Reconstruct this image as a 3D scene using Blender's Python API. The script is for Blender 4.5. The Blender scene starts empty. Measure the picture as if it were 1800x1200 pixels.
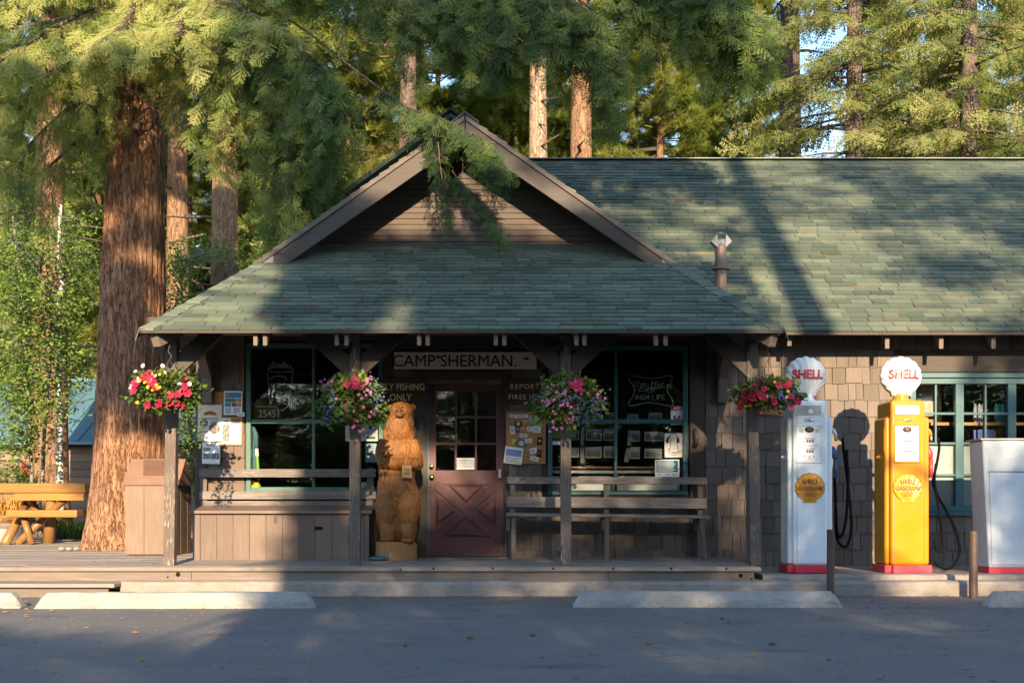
import bpy, math, random
import numpy as np
from mathutils import Vector, Matrix, noise as mnoise
random.seed(7)
RNG = np.random.default_rng(11)
R = math.radians
SC = bpy.context.scene
COL = SC.collection
PI = math.pi

# ------------------------------------------------------------------ camera model
F, CY, CZ, HY, HX = 2100.0, -14.4, 0.885, 895.0, 900.0   # focal length in photo pixels, camera Y and Z, horizon row
def scale(Y): return F / (Y - CY)
def X_(px, Y): return (px - HX) / scale(Y)
def Z_(py, Y): return CZ + (HY - py) / scale(Y)
def P_(px, py, Y): return Vector((X_(px, Y), Y, Z_(py, Y)))
def deckz(Y): return 0.31 + 0.01 * Y

SUN_EL, SUN_AZ = R(17.0), R(5.0)       # the sun stands behind the camera, a little to its right
T_EL = math.tan(SUN_EL)
T_AZ = math.tan(SUN_AZ)

# ------------------------------------------------------------------ objects
def tag(o, label=None, cat=None, group=None, kind=None):
    if label: o['label'] = label
    if cat: o['category'] = cat
    if group: o['group'] = group
    if kind: o['kind'] = kind
    return o

def thing(name, label, cat, loc=(0, 0, 0), rz=0.0, group=None):
    o = bpy.data.objects.new(name, None)
    COL.objects.link(o)
    o.location = loc
    o.rotation_euler = (0, 0, rz)
    o.empty_display_size = 0.2
    return tag(o, label, cat, group)

def link_mesh(name, verts, faces, mats, parent=None, mi=None, tint=None, smooth=False, bevel=0.0, seg=2):
    me = bpy.data.meshes.new(name)
    verts = np.asarray(verts, dtype=np.float64)
    me.from_pydata([tuple(v) for v in verts], [], faces)
    finish(me, mats, mi, tint, smooth)
    return link_obj(name, me, parent, bevel, seg)

def finish(me, mats, mi=None, tint=None, smooth=False):
    if not isinstance(mats, (list, tuple)): mats = [mats]
    for m in mats: me.materials.append(m)
    if mi is not None: me.polygons.foreach_set('material_index', np.asarray(mi, dtype=np.int32))
    if tint is not None:
        a = me.attributes.new('tint', 'FLOAT', 'FACE')
        a.data.foreach_set('value', np.asarray(tint, dtype=np.float32))
    if smooth: me.polygons.foreach_set('use_smooth', np.ones(len(me.polygons), dtype=bool))
    me.update()

def link_obj(name, me, parent=None, bevel=0.0, seg=2):
    o = bpy.data.objects.new(name, me)
    COL.objects.link(o)
    if parent is not None: o.parent = parent
    if bevel > 0:
        b = o.modifiers.new('bevel', 'BEVEL'); b.width = bevel; b.segments = seg; b.limit_method = 'ANGLE'; b.angle_limit = R(35)
        b.harden_normals = False
    return o

def tri_mesh(name, V, Tr, mats, parent=None, tint=None, mi=None):
    """big triangle soups, straight from arrays"""
    me = bpy.data.meshes.new(name)
    n, t = len(V), len(Tr)
    me.vertices.add(n); me.vertices.foreach_set('co', np.asarray(V, dtype=np.float32).ravel())
    me.loops.add(3 * t); me.loops.foreach_set('vertex_index', np.asarray(Tr, dtype=np.int32).ravel())
    me.polygons.add(t)
    me.polygons.foreach_set('loop_start', np.arange(0, 3 * t, 3, dtype=np.int32))
    try: me.polygons.foreach_set('loop_total', np.full(t, 3, dtype=np.int32))
    except Exception: pass
    me.update(calc_edges=True)
    finish(me, mats, mi, tint)
    return link_obj(name, me, parent)

def copy_tree(o, parent=None):
    c = o.copy(); COL.objects.link(c)
    if parent is not None: c.parent = parent
    for ch in list(o.children): copy_tree(ch, c)
    return c

class MB:
    """collects shapes into ONE mesh"""
    def __init__(self): self.v, self.f, self.m, self.t, self.g = [], [], [], [], []
    def add(self, vs, fs, mi=0, tint=0.5):
        b = len(self.v); self.g.append((b, len(self.f)))
        self.v.extend([tuple(p) for p in vs])
        for f in fs:
            self.f.append(tuple(i + b for i in f)); self.m.append(mi); self.t.append(tint)
        return self
    def box(self, x0, x1, y0, y1, z0, z1, mi=0, tint=0.5):
        vs = [(x0,y0,z0),(x1,y0,z0),(x1,y1,z0),(x0,y1,z0),(x0,y0,z1),(x1,y0,z1),(x1,y1,z1),(x0,y1,z1)]
        return self.add(vs, [(0,3,2,1),(4,5,6,7),(0,1,5,4),(1,2,6,5),(2,3,7,6),(3,0,4,7)], mi, tint)
    def hexa(self, vs, mi=0, tint=0.5):
        return self.add(vs, [(0,3,2,1),(4,5,6,7),(0,1,5,4),(1,2,6,5),(2,3,7,6),(3,0,4,7)], mi, tint)
    def bar(self, a, b, w, h, up=(0, 0, 1), mi=0, tint=0.5, w2=None, h2=None):
        a, b = Vector(a), Vector(b); d = (b - a).normalized(); up = Vector(up)
        s = d.cross(up)
        if s.length < 1e-6: s = d.cross(Vector((0, 1, 0)))
        s.normalize(); u = s.cross(d).normalized()
        w2 = w if w2 is None else w2; h2 = h if h2 is None else h2
        vs = [a - s*w/2 - u*h/2, a + s*w/2 - u*h/2, b + s*w2/2 - u*h2/2, b - s*w2/2 - u*h2/2,
              a - s*w/2 + u*h/2, a + s*w/2 + u*h/2, b + s*w2/2 + u*h2/2, b - s*w2/2 + u*h2/2]
        return self.hexa(vs, mi, tint)
    def prism(self, poly, d, mi=0, tint=0.5):
        """closed 3-D polygon pushed along d"""
        n = len(poly); d = Vector(d)
        vs = [Vector(p) for p in poly] + [Vector(p) + d for p in poly]
        fs = [tuple(range(n - 1, -1, -1)), tuple(range(n, 2 * n))]
        fs += [(i, (i + 1) % n, n + (i + 1) % n, n + i) for i in range(n)]
        return self.add(vs, fs, mi, tint)
    def poly(self, pts, mi=0, tint=0.5): return self.add(pts, [tuple(range(len(pts)))], mi, tint)
    def tube(self, pts, r, n=8, mi=0, tint=0.5, cap=True):
        pts = [Vector(p) for p in pts]
        rs = r if isinstance(r, (list, tuple)) else [r] * len(pts)
        vs, fs = [], []
        ref = Vector((0, 0, 1))
        for i, p in enumerate(pts):
            d = (pts[min(i + 1, len(pts) - 1)] - pts[max(i - 1, 0)])
            d = d.normalized() if d.length > 1e-9 else Vector((0, 0, 1))
            if i == 0:
                s = d.cross(ref)
                if s.length < 1e-3: s = d.cross(Vector((0, 1, 0)))
                s.normalize()
            else:
                s = (s - d * s.dot(d))
                s = s.normalized() if s.length > 1e-6 else d.orthogonal().normalized()
            u = d.cross(s)
            for k in range(n):
                a = 2 * PI * k / n
                vs.append(p + (s * math.cos(a) + u * math.sin(a)) * rs[i])
        for i in range(len(pts) - 1):
            for k in range(n):
                k2 = (k + 1) % n
                fs.append((i*n + k, i*n + k2, (i+1)*n + k2, (i+1)*n + k))
        if cap:
            fs.append(tuple(range(n - 1, -1, -1))); fs.append(tuple((len(pts) - 1) * n + k for k in range(n)))
        return self.add(vs, fs, mi, tint)
    def cyl(self, c, r, h, n=20, axis='z', r2=None, mi=0):
        c = Vector(c); d = {'x': Vector((1,0,0)), 'y': Vector((0,1,0)), 'z': Vector((0,0,1))}[axis]
        return self.tube([c, c + d * h], [r, r if r2 is None else r2], n, mi)
    def lathe(self, prof, n=24, c=(0, 0, 0), mi=0, cap=True):
        vs, fs = [], []
        for (r, z) in prof:
            for k in range(n):
                a = 2 * PI * k / n
                vs.append((c[0] + r * math.cos(a), c[1] + r * math.sin(a), c[2] + z))
        for i in range(len(prof) - 1):
            for k in range(n):
                k2 = (k + 1) % n
                fs.append((i*n + k, i*n + k2, (i+1)*n + k2, (i+1)*n + k))
        if cap:
            fs.append(tuple(range(n - 1, -1, -1))); fs.append(tuple((len(prof) - 1) * n + k for k in range(n)))
        return self.add(vs, fs, mi)
    def loft(self, rings, mi=0, cap=True):
        n = len(rings[0]); vs = [p for r in rings for p in r]; fs = []
        for i in range(len(rings) - 1):
            for k in range(n):
                k2 = (k + 1) % n
                fs.append((i*n + k, i*n + k2, (i+1)*n + k2, (i+1)*n + k))
        if cap:
            fs.append(tuple(range(n - 1, -1, -1))); fs.append(tuple((len(rings) - 1) * n + k for k in range(n)))
        return self.add(vs, fs, mi)
    def ellipsoid(self, c, r, n=16, m=10, rot=None, mi=0):
        vs, fs = [], []
        c = Vector(c)
        for i in range(m + 1):
            th = PI * i / m
            for k in range(n):
                a = 2 * PI * k / n
                p = Vector((r[0]*math.sin(th)*math.cos(a), r[1]*math.sin(th)*math.sin(a), -r[2]*math.cos(th)))
                if rot is not None: p = rot @ p
                vs.append(c + p)
        for i in range(m):
            for k in range(n):
                k2 = (k + 1) % n
                fs.append((i*n + k, i*n + k2, (i+1)*n + k2, (i+1)*n + k))
        return self.add(vs, fs, mi)
    def text(self, s, c, h, mi=0, depth=0.004, align='CENTER', weight=0.0, sx=1.0, rot=None, spacing=1.0):
        """lettering facing -Y, cap height h, centred on c (or starting there)"""
        vs, fs = text_geo(s, weight, spacing)
        if not vs: return self
        xs = [p[0] for p in vs]; ys = [p[1] for p in vs]
        k = h / CAP
        w = (max(xs) - min(xs))
        x0 = (min(xs) + w / 2) if align == 'CENTER' else min(xs)
        out = []
        for (x, y, z) in vs:
            q = Vector(((x - x0) * k * sx, -depth * (1 if z > 0 else 0), (y - CAP / 2) * k))
            if rot: q = Matrix.Rotation(rot, 3, 'Y') @ q
            out.append(Vector(c) + q)
        return self.add(out, fs, mi)
    def each(self, name, mats, parent=None, **k):
        """every shape collected here becomes a part of its own"""
        g = self.g + [(len(self.v), len(self.f))]; out = []
        for (a, fa), (b, fb) in zip(g[:-1], g[1:]):
            out.append(link_mesh(name, self.v[a:b], [tuple(i - a for i in f) for f in self.f[fa:fb]], mats, parent, self.m[fa:fb], self.t[fa:fb], k.get('smooth', False), k.get('bevel', 0.0), k.get('seg', 2)))
        return out
    def build(self, name, mats, parent=None, smooth=False, bevel=0.0, seg=2, tint=True):
        return link_mesh(name, self.v, self.f, mats, parent, self.m, self.t if tint else None, smooth, bevel, seg)

CAP = 0.729
_tcache = {}
def text_geo(s, weight=0.0, spacing=1.0):
    key = (s, weight, spacing)
    if key in _tcache: return _tcache[key]
    cu = bpy.data.curves.new('lettering', 'FONT'); cu.body = s; cu.extrude = 0.01; cu.offset = weight; cu.resolution_u = 3
    cu.space_character = spacing
    ob = bpy.data.objects.new('lettering', cu); COL.objects.link(ob)
    bpy.context.view_layer.update()
    me = bpy.data.meshes.new_from_object(ob.evaluated_get(bpy.context.evaluated_depsgraph_get()))
    vs = [tuple(v.co) for v in me.vertices]; fs = [tuple(p.vertices) for p in me.polygons]
    bpy.data.objects.remove(ob); bpy.data.curves.remove(cu); bpy.data.meshes.remove(me)
    _tcache[key] = (vs, fs)
    return vs, fs

# ------------------------------------------------------------------ materials
class NT:
    def __init__(self, name):
        self.m = bpy.data.materials.new(name); self.m.use_nodes = True
        self.n = self.m.node_tree.nodes; self.l = self.m.node_tree.links
        self.n.clear()
        self.out = self.n.new('ShaderNodeOutputMaterial')
        self.b = self.n.new('ShaderNodeBsdfPrincipled')
        self.l.new(self.b.outputs[0], self.out.inputs[0])
    def node(self, t, **kw):
        x = self.n.new(t)
        for k, v in kw.items(): setattr(x, k, v)
        return x
    def coord(self, sc=(1, 1, 1), kind='Object', rot=(0, 0, 0)):
        t = self.node('ShaderNodeTexCoord'); mp = self.node('ShaderNodeMapping')
        mp.inputs['Scale'].default_value = sc; mp.inputs['Rotation'].default_value = rot
        self.l.new(t.outputs[kind], mp.inputs[0]); return mp.outputs[0]
    def noise(self, vec, s, detail=5, rough=0.6, dist=0.0):
        t = self.node('ShaderNodeTexNoise'); t.inputs['Scale'].default_value = s
        t.inputs['Detail'].default_value = detail; t.inputs['Roughness'].default_value = rough; t.inputs['Distortion'].default_value = dist
        if vec is not None: self.l.new(vec, t.inputs['Vector'])
        return t.outputs['Fac']
    def ramp(self, fac, stops):
        r = self.node('ShaderNodeValToRGB'); e = r.color_ramp.elements
        while len(e) > 1: e.remove(e[-1])
        e[0].position = stops[0][0]; e[0].color = (*stops[0][1], 1)
        for p, c in stops[1:]:
            k = e.new(p); k.color = (*c, 1)
        self.l.new(fac, r.inputs[0]); return r.outputs[0]
    def fr(self, fac, a, b, lo=0.0, hi=1.0):
        r = self.node('ShaderNodeMapRange'); r.inputs[1].default_value = a; r.inputs[2].default_value = b
        r.inputs[3].default_value = lo; r.inputs[4].default_value = hi
        self.l.new(fac, r.inputs[0]); return r.outputs[0]
    def mix(self, fac, a, b, mode='MIX'):
        x = self.node('ShaderNodeMix', data_type='RGBA', blend_type=mode)
        if isinstance(fac, (int, float)): x.inputs[0].default_value = fac
        else: self.l.new(fac, x.inputs[0])
        for i, c in ((6, a), (7, b)):
            if isinstance(c, (tuple, list)): x.inputs[i].default_value = (*c[:3], 1)
            else: self.l.new(c, x.inputs[i])
        return x.outputs[2]
    def math(self, op, a, b=0.0):
        x = self.node('ShaderNodeMath', operation=op)
        for i, c in ((0, a), (1, b)):
            if isinstance(c, (int, float)): x.inputs[i].default_value = c
            else: self.l.new(c, x.inputs[i])
        return x.outputs[0]
    def attr(self, name='tint'):
        x = self.node('ShaderNodeAttribute'); x.attribute_name = name; return x.outputs['Fac']
    def base(self, c):
        if isinstance(c, (tuple, list)): self.b.inputs['Base Color'].default_value = (*c[:3], 1)
        else: self.l.new(c, self.b.inputs['Base Color'])
    def rough(self, r, spec=0.5, metal=0.0):
        if isinstance(r, (int, float)): self.b.inputs['Roughness'].default_value = r
        else: self.l.new(r, self.b.inputs['Roughness'])
        self.b.inputs['Specular IOR Level'].default_value = spec; self.b.inputs['Metallic'].default_value = metal
    def bump(self, h, strength=0.4, dist=0.01):
        x = self.node('ShaderNodeBump'); x.inputs['Strength'].default_value = strength; x.inputs['Distance'].default_value = dist
        self.l.new(h, x.inputs['Height']); self.l.new(x.outputs[0], self.b.inputs['Normal'])

def mul(c, k): return tuple(min(1.0, x * k) for x in c)

def wood(name, c, grain='x', var=0.3, wear=None, wear_amt=0.0, rough=0.75, tint=0.35, bump=0.35, fine=60):
    """painted or weathered timber: grain streaks, tint per board, worn spots of bare wood"""
    t = NT(name)
    st = {'x': (1.2, 14, 14), 'y': (14, 1.2, 14), 'z': (14, 14, 1.2)}[grain]
    v = t.coord(st); g = t.noise(v, 3.0, 8, 0.65); g2 = t.noise(v, 11.0, 4, 0.6)
    o = t.coord(); big = t.noise(o, 1.7, 4, 0.6); fn = t.noise(o, fine, 3, 0.6)
    col = t.ramp(g, [(0.3, mul(c, 1 - var)), (0.55, c), (0.78, mul(c, 1 + var))])
    col = t.mix(t.fr(big, 0.35, 0.7), col, mul(c, 1 - var * 0.6))
    a = t.attr()
    k = t.fr(a, 0, 1, 1 - tint, 1 + tint)
    kc = t.node('ShaderNodeCombineColor')
    for i in range(3): t.l.new(k, kc.inputs[i])
    col = t.mix(1.0, col, kc.outputs[0], 'MULTIPLY')
    if wear is not None:
        w = t.math('MULTIPLY', t.fr(g2, 0.52, 0.62), t.fr(big, 0.62 - wear_amt, 0.72 - wear_amt))
        col = t.mix(w, col, wear)
    t.base(col); t.rough(rough, 0.35)
    t.bump(t.math('ADD', t.math('MULTIPLY', g, 1.0), t.math('MULTIPLY', fn, 0.5)), bump, 0.006)
    return t.m

def paint(name, c, rough=0.35, var=0.08, spec=0.5, metal=0.0, dirt=None, dirt_amt=0.0, bump=0.05, sc=3.0, coat=0.0, chips=None):
    t = NT(name)
    o = t.coord(); b = t.noise(o, sc, 6, 0.65); f = t.noise(o, 45, 4, 0.6)
    col = t.mix(b, mul(c, 1 - var), mul(c, 1 + var))
    if dirt is not None:
        s = t.coord((6, 6, 1.5)); d = t.noise(s, 2.5, 7, 0.7)
        col = t.mix(t.math('MULTIPLY', t.fr(d, 0.5, 0.75), dirt_amt), col, dirt)
    if chips is not None:
        ch = t.noise(o, 34, 5, 0.75); where = t.noise(o, 4.0, 3, 0.5); rn = t.noise(t.coord((30, 30, 1.2)), 2.0, 4, 0.7)
        col = t.mix(t.math('MULTIPLY', t.fr(ch, 0.64, 0.68), t.fr(where, 0.5, 0.6)), col, chips)
        col = t.mix(t.fr(rn, 0.62, 0.8, 0, 0.3), col, mul(c, 0.55))
    t.base(col); t.rough(t.fr(f, 0.3, 0.7, rough * 0.8, min(1, rough * 1.25)) if bump else t.fr(b, 0.3, 0.7, rough * 0.8, rough * 1.3), spec, metal)
    if coat: t.b.inputs['Coat Weight'].default_value = coat; t.b.inputs['Coat Roughness'].default_value = 0.08
    if bump: t.bump(f, bump, 0.004)
    return t.m

def leaf(name, stops, trans=0.25, rough=0.6):
    """foliage: colour per leaf or spray, some light let through"""
    t = NT(name)
    col = t.ramp(t.attr(), stops)
    t.base(col); t.rough(rough, 0.25)
    tr = t.node('ShaderNodeBsdfTranslucent'); mx = t.node('ShaderNodeMixShader'); mx.inputs[0].default_value = trans
    t.l.new(t.mix(1.0, col, (1.0, 1.15, 0.5), 'MULTIPLY'), tr.inputs[0])
    t.l.new(t.b.outputs[0], mx.inputs[1]); t.l.new(tr.outputs[0], mx.inputs[2]); t.l.new(mx.outputs[0], t.out.inputs[0])
    return t.m

def glass(name, tintc=(0.75, 0.8, 0.8), refl=1.0, rough=0.0):
    t = NT(name); t.n.remove(t.b)
    tp = t.node('ShaderNodeBsdfTransparent'); tp.inputs[0].default_value = (*tintc, 1)
    gl = t.node('ShaderNodeBsdfGlossy'); gl.inputs['Roughness'].default_value = rough; gl.inputs['Color'].default_value = (0.9, 0.95, 1, 1)
    fr = t.node('ShaderNodeFresnel'); fr.inputs[0].default_value = 1.55
    o = t.coord(); n = t.noise(o, 1.3, 2, 0.4); bp = t.node('ShaderNodeBump'); bp.inputs['Strength'].default_value = 0.06; bp.inputs['Distance'].default_value = 0.05
    t.l.new(n, bp.inputs['Height']); t.l.new(bp.outputs[0], gl.inputs['Normal'])
    f = t.math('MULTIPLY', fr.outputs[0], refl)
    mx = t.node('ShaderNodeMixShader'); t.l.new(f, mx.inputs[0]); t.l.new(tp.outputs[0], mx.inputs[1]); t.l.new(gl.outputs[0], mx.inputs[2])
    t.l.new(mx.outputs[0], t.out.inputs[0])
    return t.m

def bark(name, c1, c2, sc=1.0, deep=0.5):
    t = NT(name)
    v = t.coord((11 * sc, 11 * sc, 2.0 * sc)); 
    n = t.noise(v, 2.2, 10, 0.75, 0.9)
    vo = t.node('ShaderNodeTexVoronoi'); vo.feature = 'DISTANCE_TO_EDGE'; vo.inputs['Scale'].default_value = 3.2
    wv = t.node('ShaderNodeVectorMath', operation='ADD'); 
    nn = t.node('ShaderNodeTexNoise'); nn.inputs['Scale'].default_value = 3.0
    t.l.new(v, nn.inputs['Vector']); t.l.new(v, wv.inputs[0]); t.l.new(nn.outputs['Color'], wv.inputs[1]); t.l.new(wv.outputs[0], vo.inputs['Vector'])
    crack = t.math('MAXIMUM', t.fr(vo.outputs['Distance'], 0.0, 0.14), t.fr(n, 0.42, 0.52))
    f = t.noise(t.coord(), 30 * sc, 4, 0.7)
    col = t.ramp(n, [(0.28, mul(c1, 0.6)), (0.5, c1), (0.72, c2)])
    col = t.mix(t.fr(f, 0.3, 0.7, 0.0, 0.5), col, mul(c1, 1.25))
    col = t.mix(t.fr(crack, 0, 1, deep, 0.0), col, mul(c1, 0.25))
    t.base(col); t.rough(0.9, 0.15)
    t.bump(t.math('ADD', t.math('ADD', t.math('MULTIPLY', crack, 0.9), t.math('MULTIPLY', n, 1.2)), t.math('MULTIPLY', f, 0.25)), 0.9, 0.04)
    return t.m

M = {}
M['shake'] = wood('cedar_shake_brown', (0.148, 0.117, 0.096), 'z', 0.22, (0.25, 0.2, 0.17), 0.0, 0.8, 0.22, 0.45)
M['trim'] = wood('brown_trim_paint', (0.056, 0.042, 0.034), 'x', 0.3, None, 0, 0.6, 0.15, 0.2)
M['trimz'] = wood('brown_post_paint', (0.115, 0.087, 0.073), 'z', 0.3, (0.36, 0.29, 0.23), 0.12, 0.7, 0.15, 0.4)
M['clap'] = wood('brown_clapboard_paint', (0.085, 0.063, 0.051), 'x', 0.18, None, 0, 0.65, 0.1, 0.25)
M['rafter'] = wood('rafter_tail_wood', (0.17, 0.13, 0.11), 'y', 0.25, None, 0, 0.75, 0.2, 0.3)
M['soffit'] = wood('dark_soffit_board', (0.075, 0.05, 0.04), 'x', 0.2, None, 0, 0.8, 0.15, 0.2)
M['dark'] = paint('shadow_gap_black', (0.012, 0.011, 0.01), 0.9, 0.1, 0.1)
M['teal'] = paint('teal_window_paint', (0.02, 0.088, 0.1), 0.45, 0.12, 0.5, 0, (0.05, 0.11, 0.11), 0.35)
M['green'] = paint('dark_green_window_paint', (0.045, 0.12, 0.085), 0.45, 0.12, 0.5, 0, (0.12, 0.18, 0.14), 0.4)
M['doorp'] = wood('maroon_door_paint', (0.1, 0.034, 0.04), 'z', 0.12, None, 0, 0.45, 0.1, 0.12)
M['brass'] = paint('brass', (0.55, 0.4, 0.14), 0.25, 0.1, 0.5, 1.0)
M['steel'] = paint('galvanised_steel', (0.36, 0.36, 0.36), 0.45, 0.2, 0.5, 0.7)
M['glass'] = glass('window_glass', (0.95, 0.96, 0.95), 0.8)
M['clear'] = glass('clear_glass', (0.9, 0.9, 0.9), 1.0)
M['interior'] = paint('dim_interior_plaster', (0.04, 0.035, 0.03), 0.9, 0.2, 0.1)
M['bench'] = wood('grey_weathered_bench', (0.2, 0.172, 0.158), 'x', 0.5, (0.42, 0.37, 0.33), 0.14, 0.85, 0.2, 0.6)
M['benchz'] = wood('weathered_bench_leg', (0.15, 0.12, 0.105), 'z', 0.35, (0.33, 0.26, 0.2), 0.05, 0.85, 0.2, 0.5)
M['chest'] = wood('brown_storage_chest', (0.165, 0.118, 0.095), 'z', 0.25, (0.38, 0.3, 0.23), -0.02, 0.65, 0.14, 0.25)
M['deck'] = wood('porch_deck_board', (0.28, 0.235, 0.2), 'x', 0.42, (0.42, 0.36, 0.3), 0.04, 0.85, 0.18, 0.4)
M['deckf'] = wood('deck_fascia_board', (0.17, 0.135, 0.115), 'x', 0.3, None, 0, 0.8, 0.18, 0.4)
M['signpale'] = wood('pale_sign_board', (0.9, 0.74, 0.58), 'x', 0.22, (0.35, 0.24, 0.17), -0.06, 0.8, 0.1, 0.4)
M['signdark'] = wood('dark_sign_board', (0.06, 0.032, 0.024), 'x', 0.25, None, 0, 0.6, 0.1, 0.3)
M['routed'] = paint('pale_routed_letters', (0.78, 0.6, 0.44), 0.7, 0.2, 0.3)
M['black'] = paint('black_paint', (0.015, 0.014, 0.014), 0.6, 0.2, 0.4)
M['white'] = paint('white_enamel', (0.66, 0.7, 0.73), 0.28, 0.03, 0.5, 0, (0.5, 0.5, 0.46), 0.25, 0.0, coat=0.3, chips=(0.2, 0.15, 0.11))
M['globe'] = paint('white_milk_glass', (0.78, 0.76, 0.7), 0.3, 0.06, 0.5, 0, (0.55, 0.5, 0.42), 0.5, 0.03)
M['yellow'] = paint('yellow_enamel', (0.5, 0.2, 0.002), 0.26, 0.03, 0.5, 0, (0.38, 0.15, 0.006), 0.25, 0.0, coat=0.3, chips=(0.12, 0.07, 0.04))
M['emblem'] = paint('yellow_emblem', (0.6, 0.25, 0.006), 0.35, 0.08)
M['red'] = paint('red_enamel', (0.52, 0.025, 0.05), 0.4, 0.15, 0.5, 0, (0.3, 0.05, 0.05), 0.5)
M['shellred'] = paint('red_lettering', (0.62, 0.012, 0.04), 0.4, 0.1)
M['maroon'] = paint('maroon_lettering', (0.2, 0.01, 0.03), 0.4, 0.1)
M['chrome'] = paint('chrome', (0.75, 0.75, 0.75), 0.12, 0.05, 0.5, 1.0, bump=0.0)
M['rubber'] = paint('black_rubber_hose', (0.004, 0.0045, 0.005), 0.6, 0.2, 0.08)
M['bluegrip'] = paint('blue_nozzle_cover', (0.02, 0.09, 0.2), 0.45, 0.15)
M['redgrip'] = paint('red_nozzle_cover', (0.6, 0.05, 0.06), 0.45, 0.15)
M['paper'] = paint('white_paper', (0.78, 0.78, 0.78), 0.8, 0.04, 0.2)
M['cream'] = paint('cream_paper', (0.66, 0.58, 0.47), 0.8, 0.06, 0.2)
M['ink'] = paint('grey_print', (0.13, 0.13, 0.14), 0.8, 0.1, 0.2)
M['inkblue'] = paint('blue_print', (0.16, 0.24, 0.5), 0.8, 0.1, 0.2)
M['cork'] = paint('cork', (0.42, 0.22, 0.085), 0.9, 0.35, 0.1, sc=40, bump=0.3)
M['oak'] = wood('oak_frame', (0.4, 0.2, 0.07), 'x', 0.25, None, 0, 0.5, 0.1, 0.2)
M['neon'] = paint('unlit_neon_tube', (0.85, 0.85, 0.8), 0.25, 0.1)
M['neonrack'] = paint('neon_wire_rack', (0.1, 0.14, 0.12), 0.4, 0.2)
M['concrete'] = None
M['terracotta'] = paint('bark_pot', (0.11, 0.06, 0.035), 0.9, 0.4, 0.2, sc=20, bump=0.5)
M['rust'] = paint('rusty_steel', (0.085, 0.06, 0.05), 0.6, 0.35, 0.4, 0.4, (0.14, 0.07, 0.04), 0.6)
M['flue'] = paint('brown_flue_metal', (0.2, 0.13, 0.095), 0.5, 0.2, 0.5, 0.3, (0.3, 0.2, 0.13), 0.4)
M['tealstone'] = paint('teal_glaze', (0.03, 0.14, 0.15), 0.25, 0.3)

def concrete(name, c, bumpy=0.5, sc=1.0):
    t = NT(name); o = t.coord((sc, sc, sc))
    a = t.noise(o, 2.0, 8, 0.7); b = t.noise(o, 38, 5, 0.7); d = t.noise(o, 130, 2, 0.6)
    vo = t.node('ShaderNodeTexVoronoi'); vo.inputs['Scale'].default_value = 26; t.l.new(o, vo.inputs['Vector'])
    pit = t.fr(vo.outputs['Distance'], 0.05, 0.16)
    keep = t.fr(t.noise(o, 9, 2), 0.5, 0.6)
    pit = t.math('MAXIMUM', pit, t.math('SUBTRACT', 1.0, keep))
    col = t.ramp(a, [(0.3, mul(c, 0.72)), (0.5, c), (0.72, mul(c, 1.2))])
    col = t.mix(t.fr(b, 0.35, 0.7, 0, 0.55), col, mul(c, 0.6))
    col = t.mix(t.fr(pit, 0, 1, 0.75, 0), col, mul(c, 0.3))
    sm = t.noise(t.coord((1.2, 3, 6)), 2.3, 6, 0.7); col = t.mix(t.fr(sm, 0.52, 0.72, 0, 0.6), col, mul(c, 0.45))
    rs = t.noise(t.coord((5, 2, 1)), 3.1, 5, 0.7); col = t.mix(t.fr(rs, 0.6, 0.75, 0, 0.35), col, (c[0] * 0.8, c[1] * 0.6, c[2] * 0.4))
    t.base(col); t.rough(0.9, 0.25)
    t.bump(t.math('ADD', t.math('ADD', b, t.math('MULTIPLY', d, 0.4)), pit), bumpy, 0.01)
    return t.m
M['concrete'] = concrete('pale_concrete', (0.33, 0.315, 0.29))
M['kerb'] = concrete('rough_exposed_concrete', (0.3, 0.265, 0.235), 0.8, 1.6)
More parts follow.
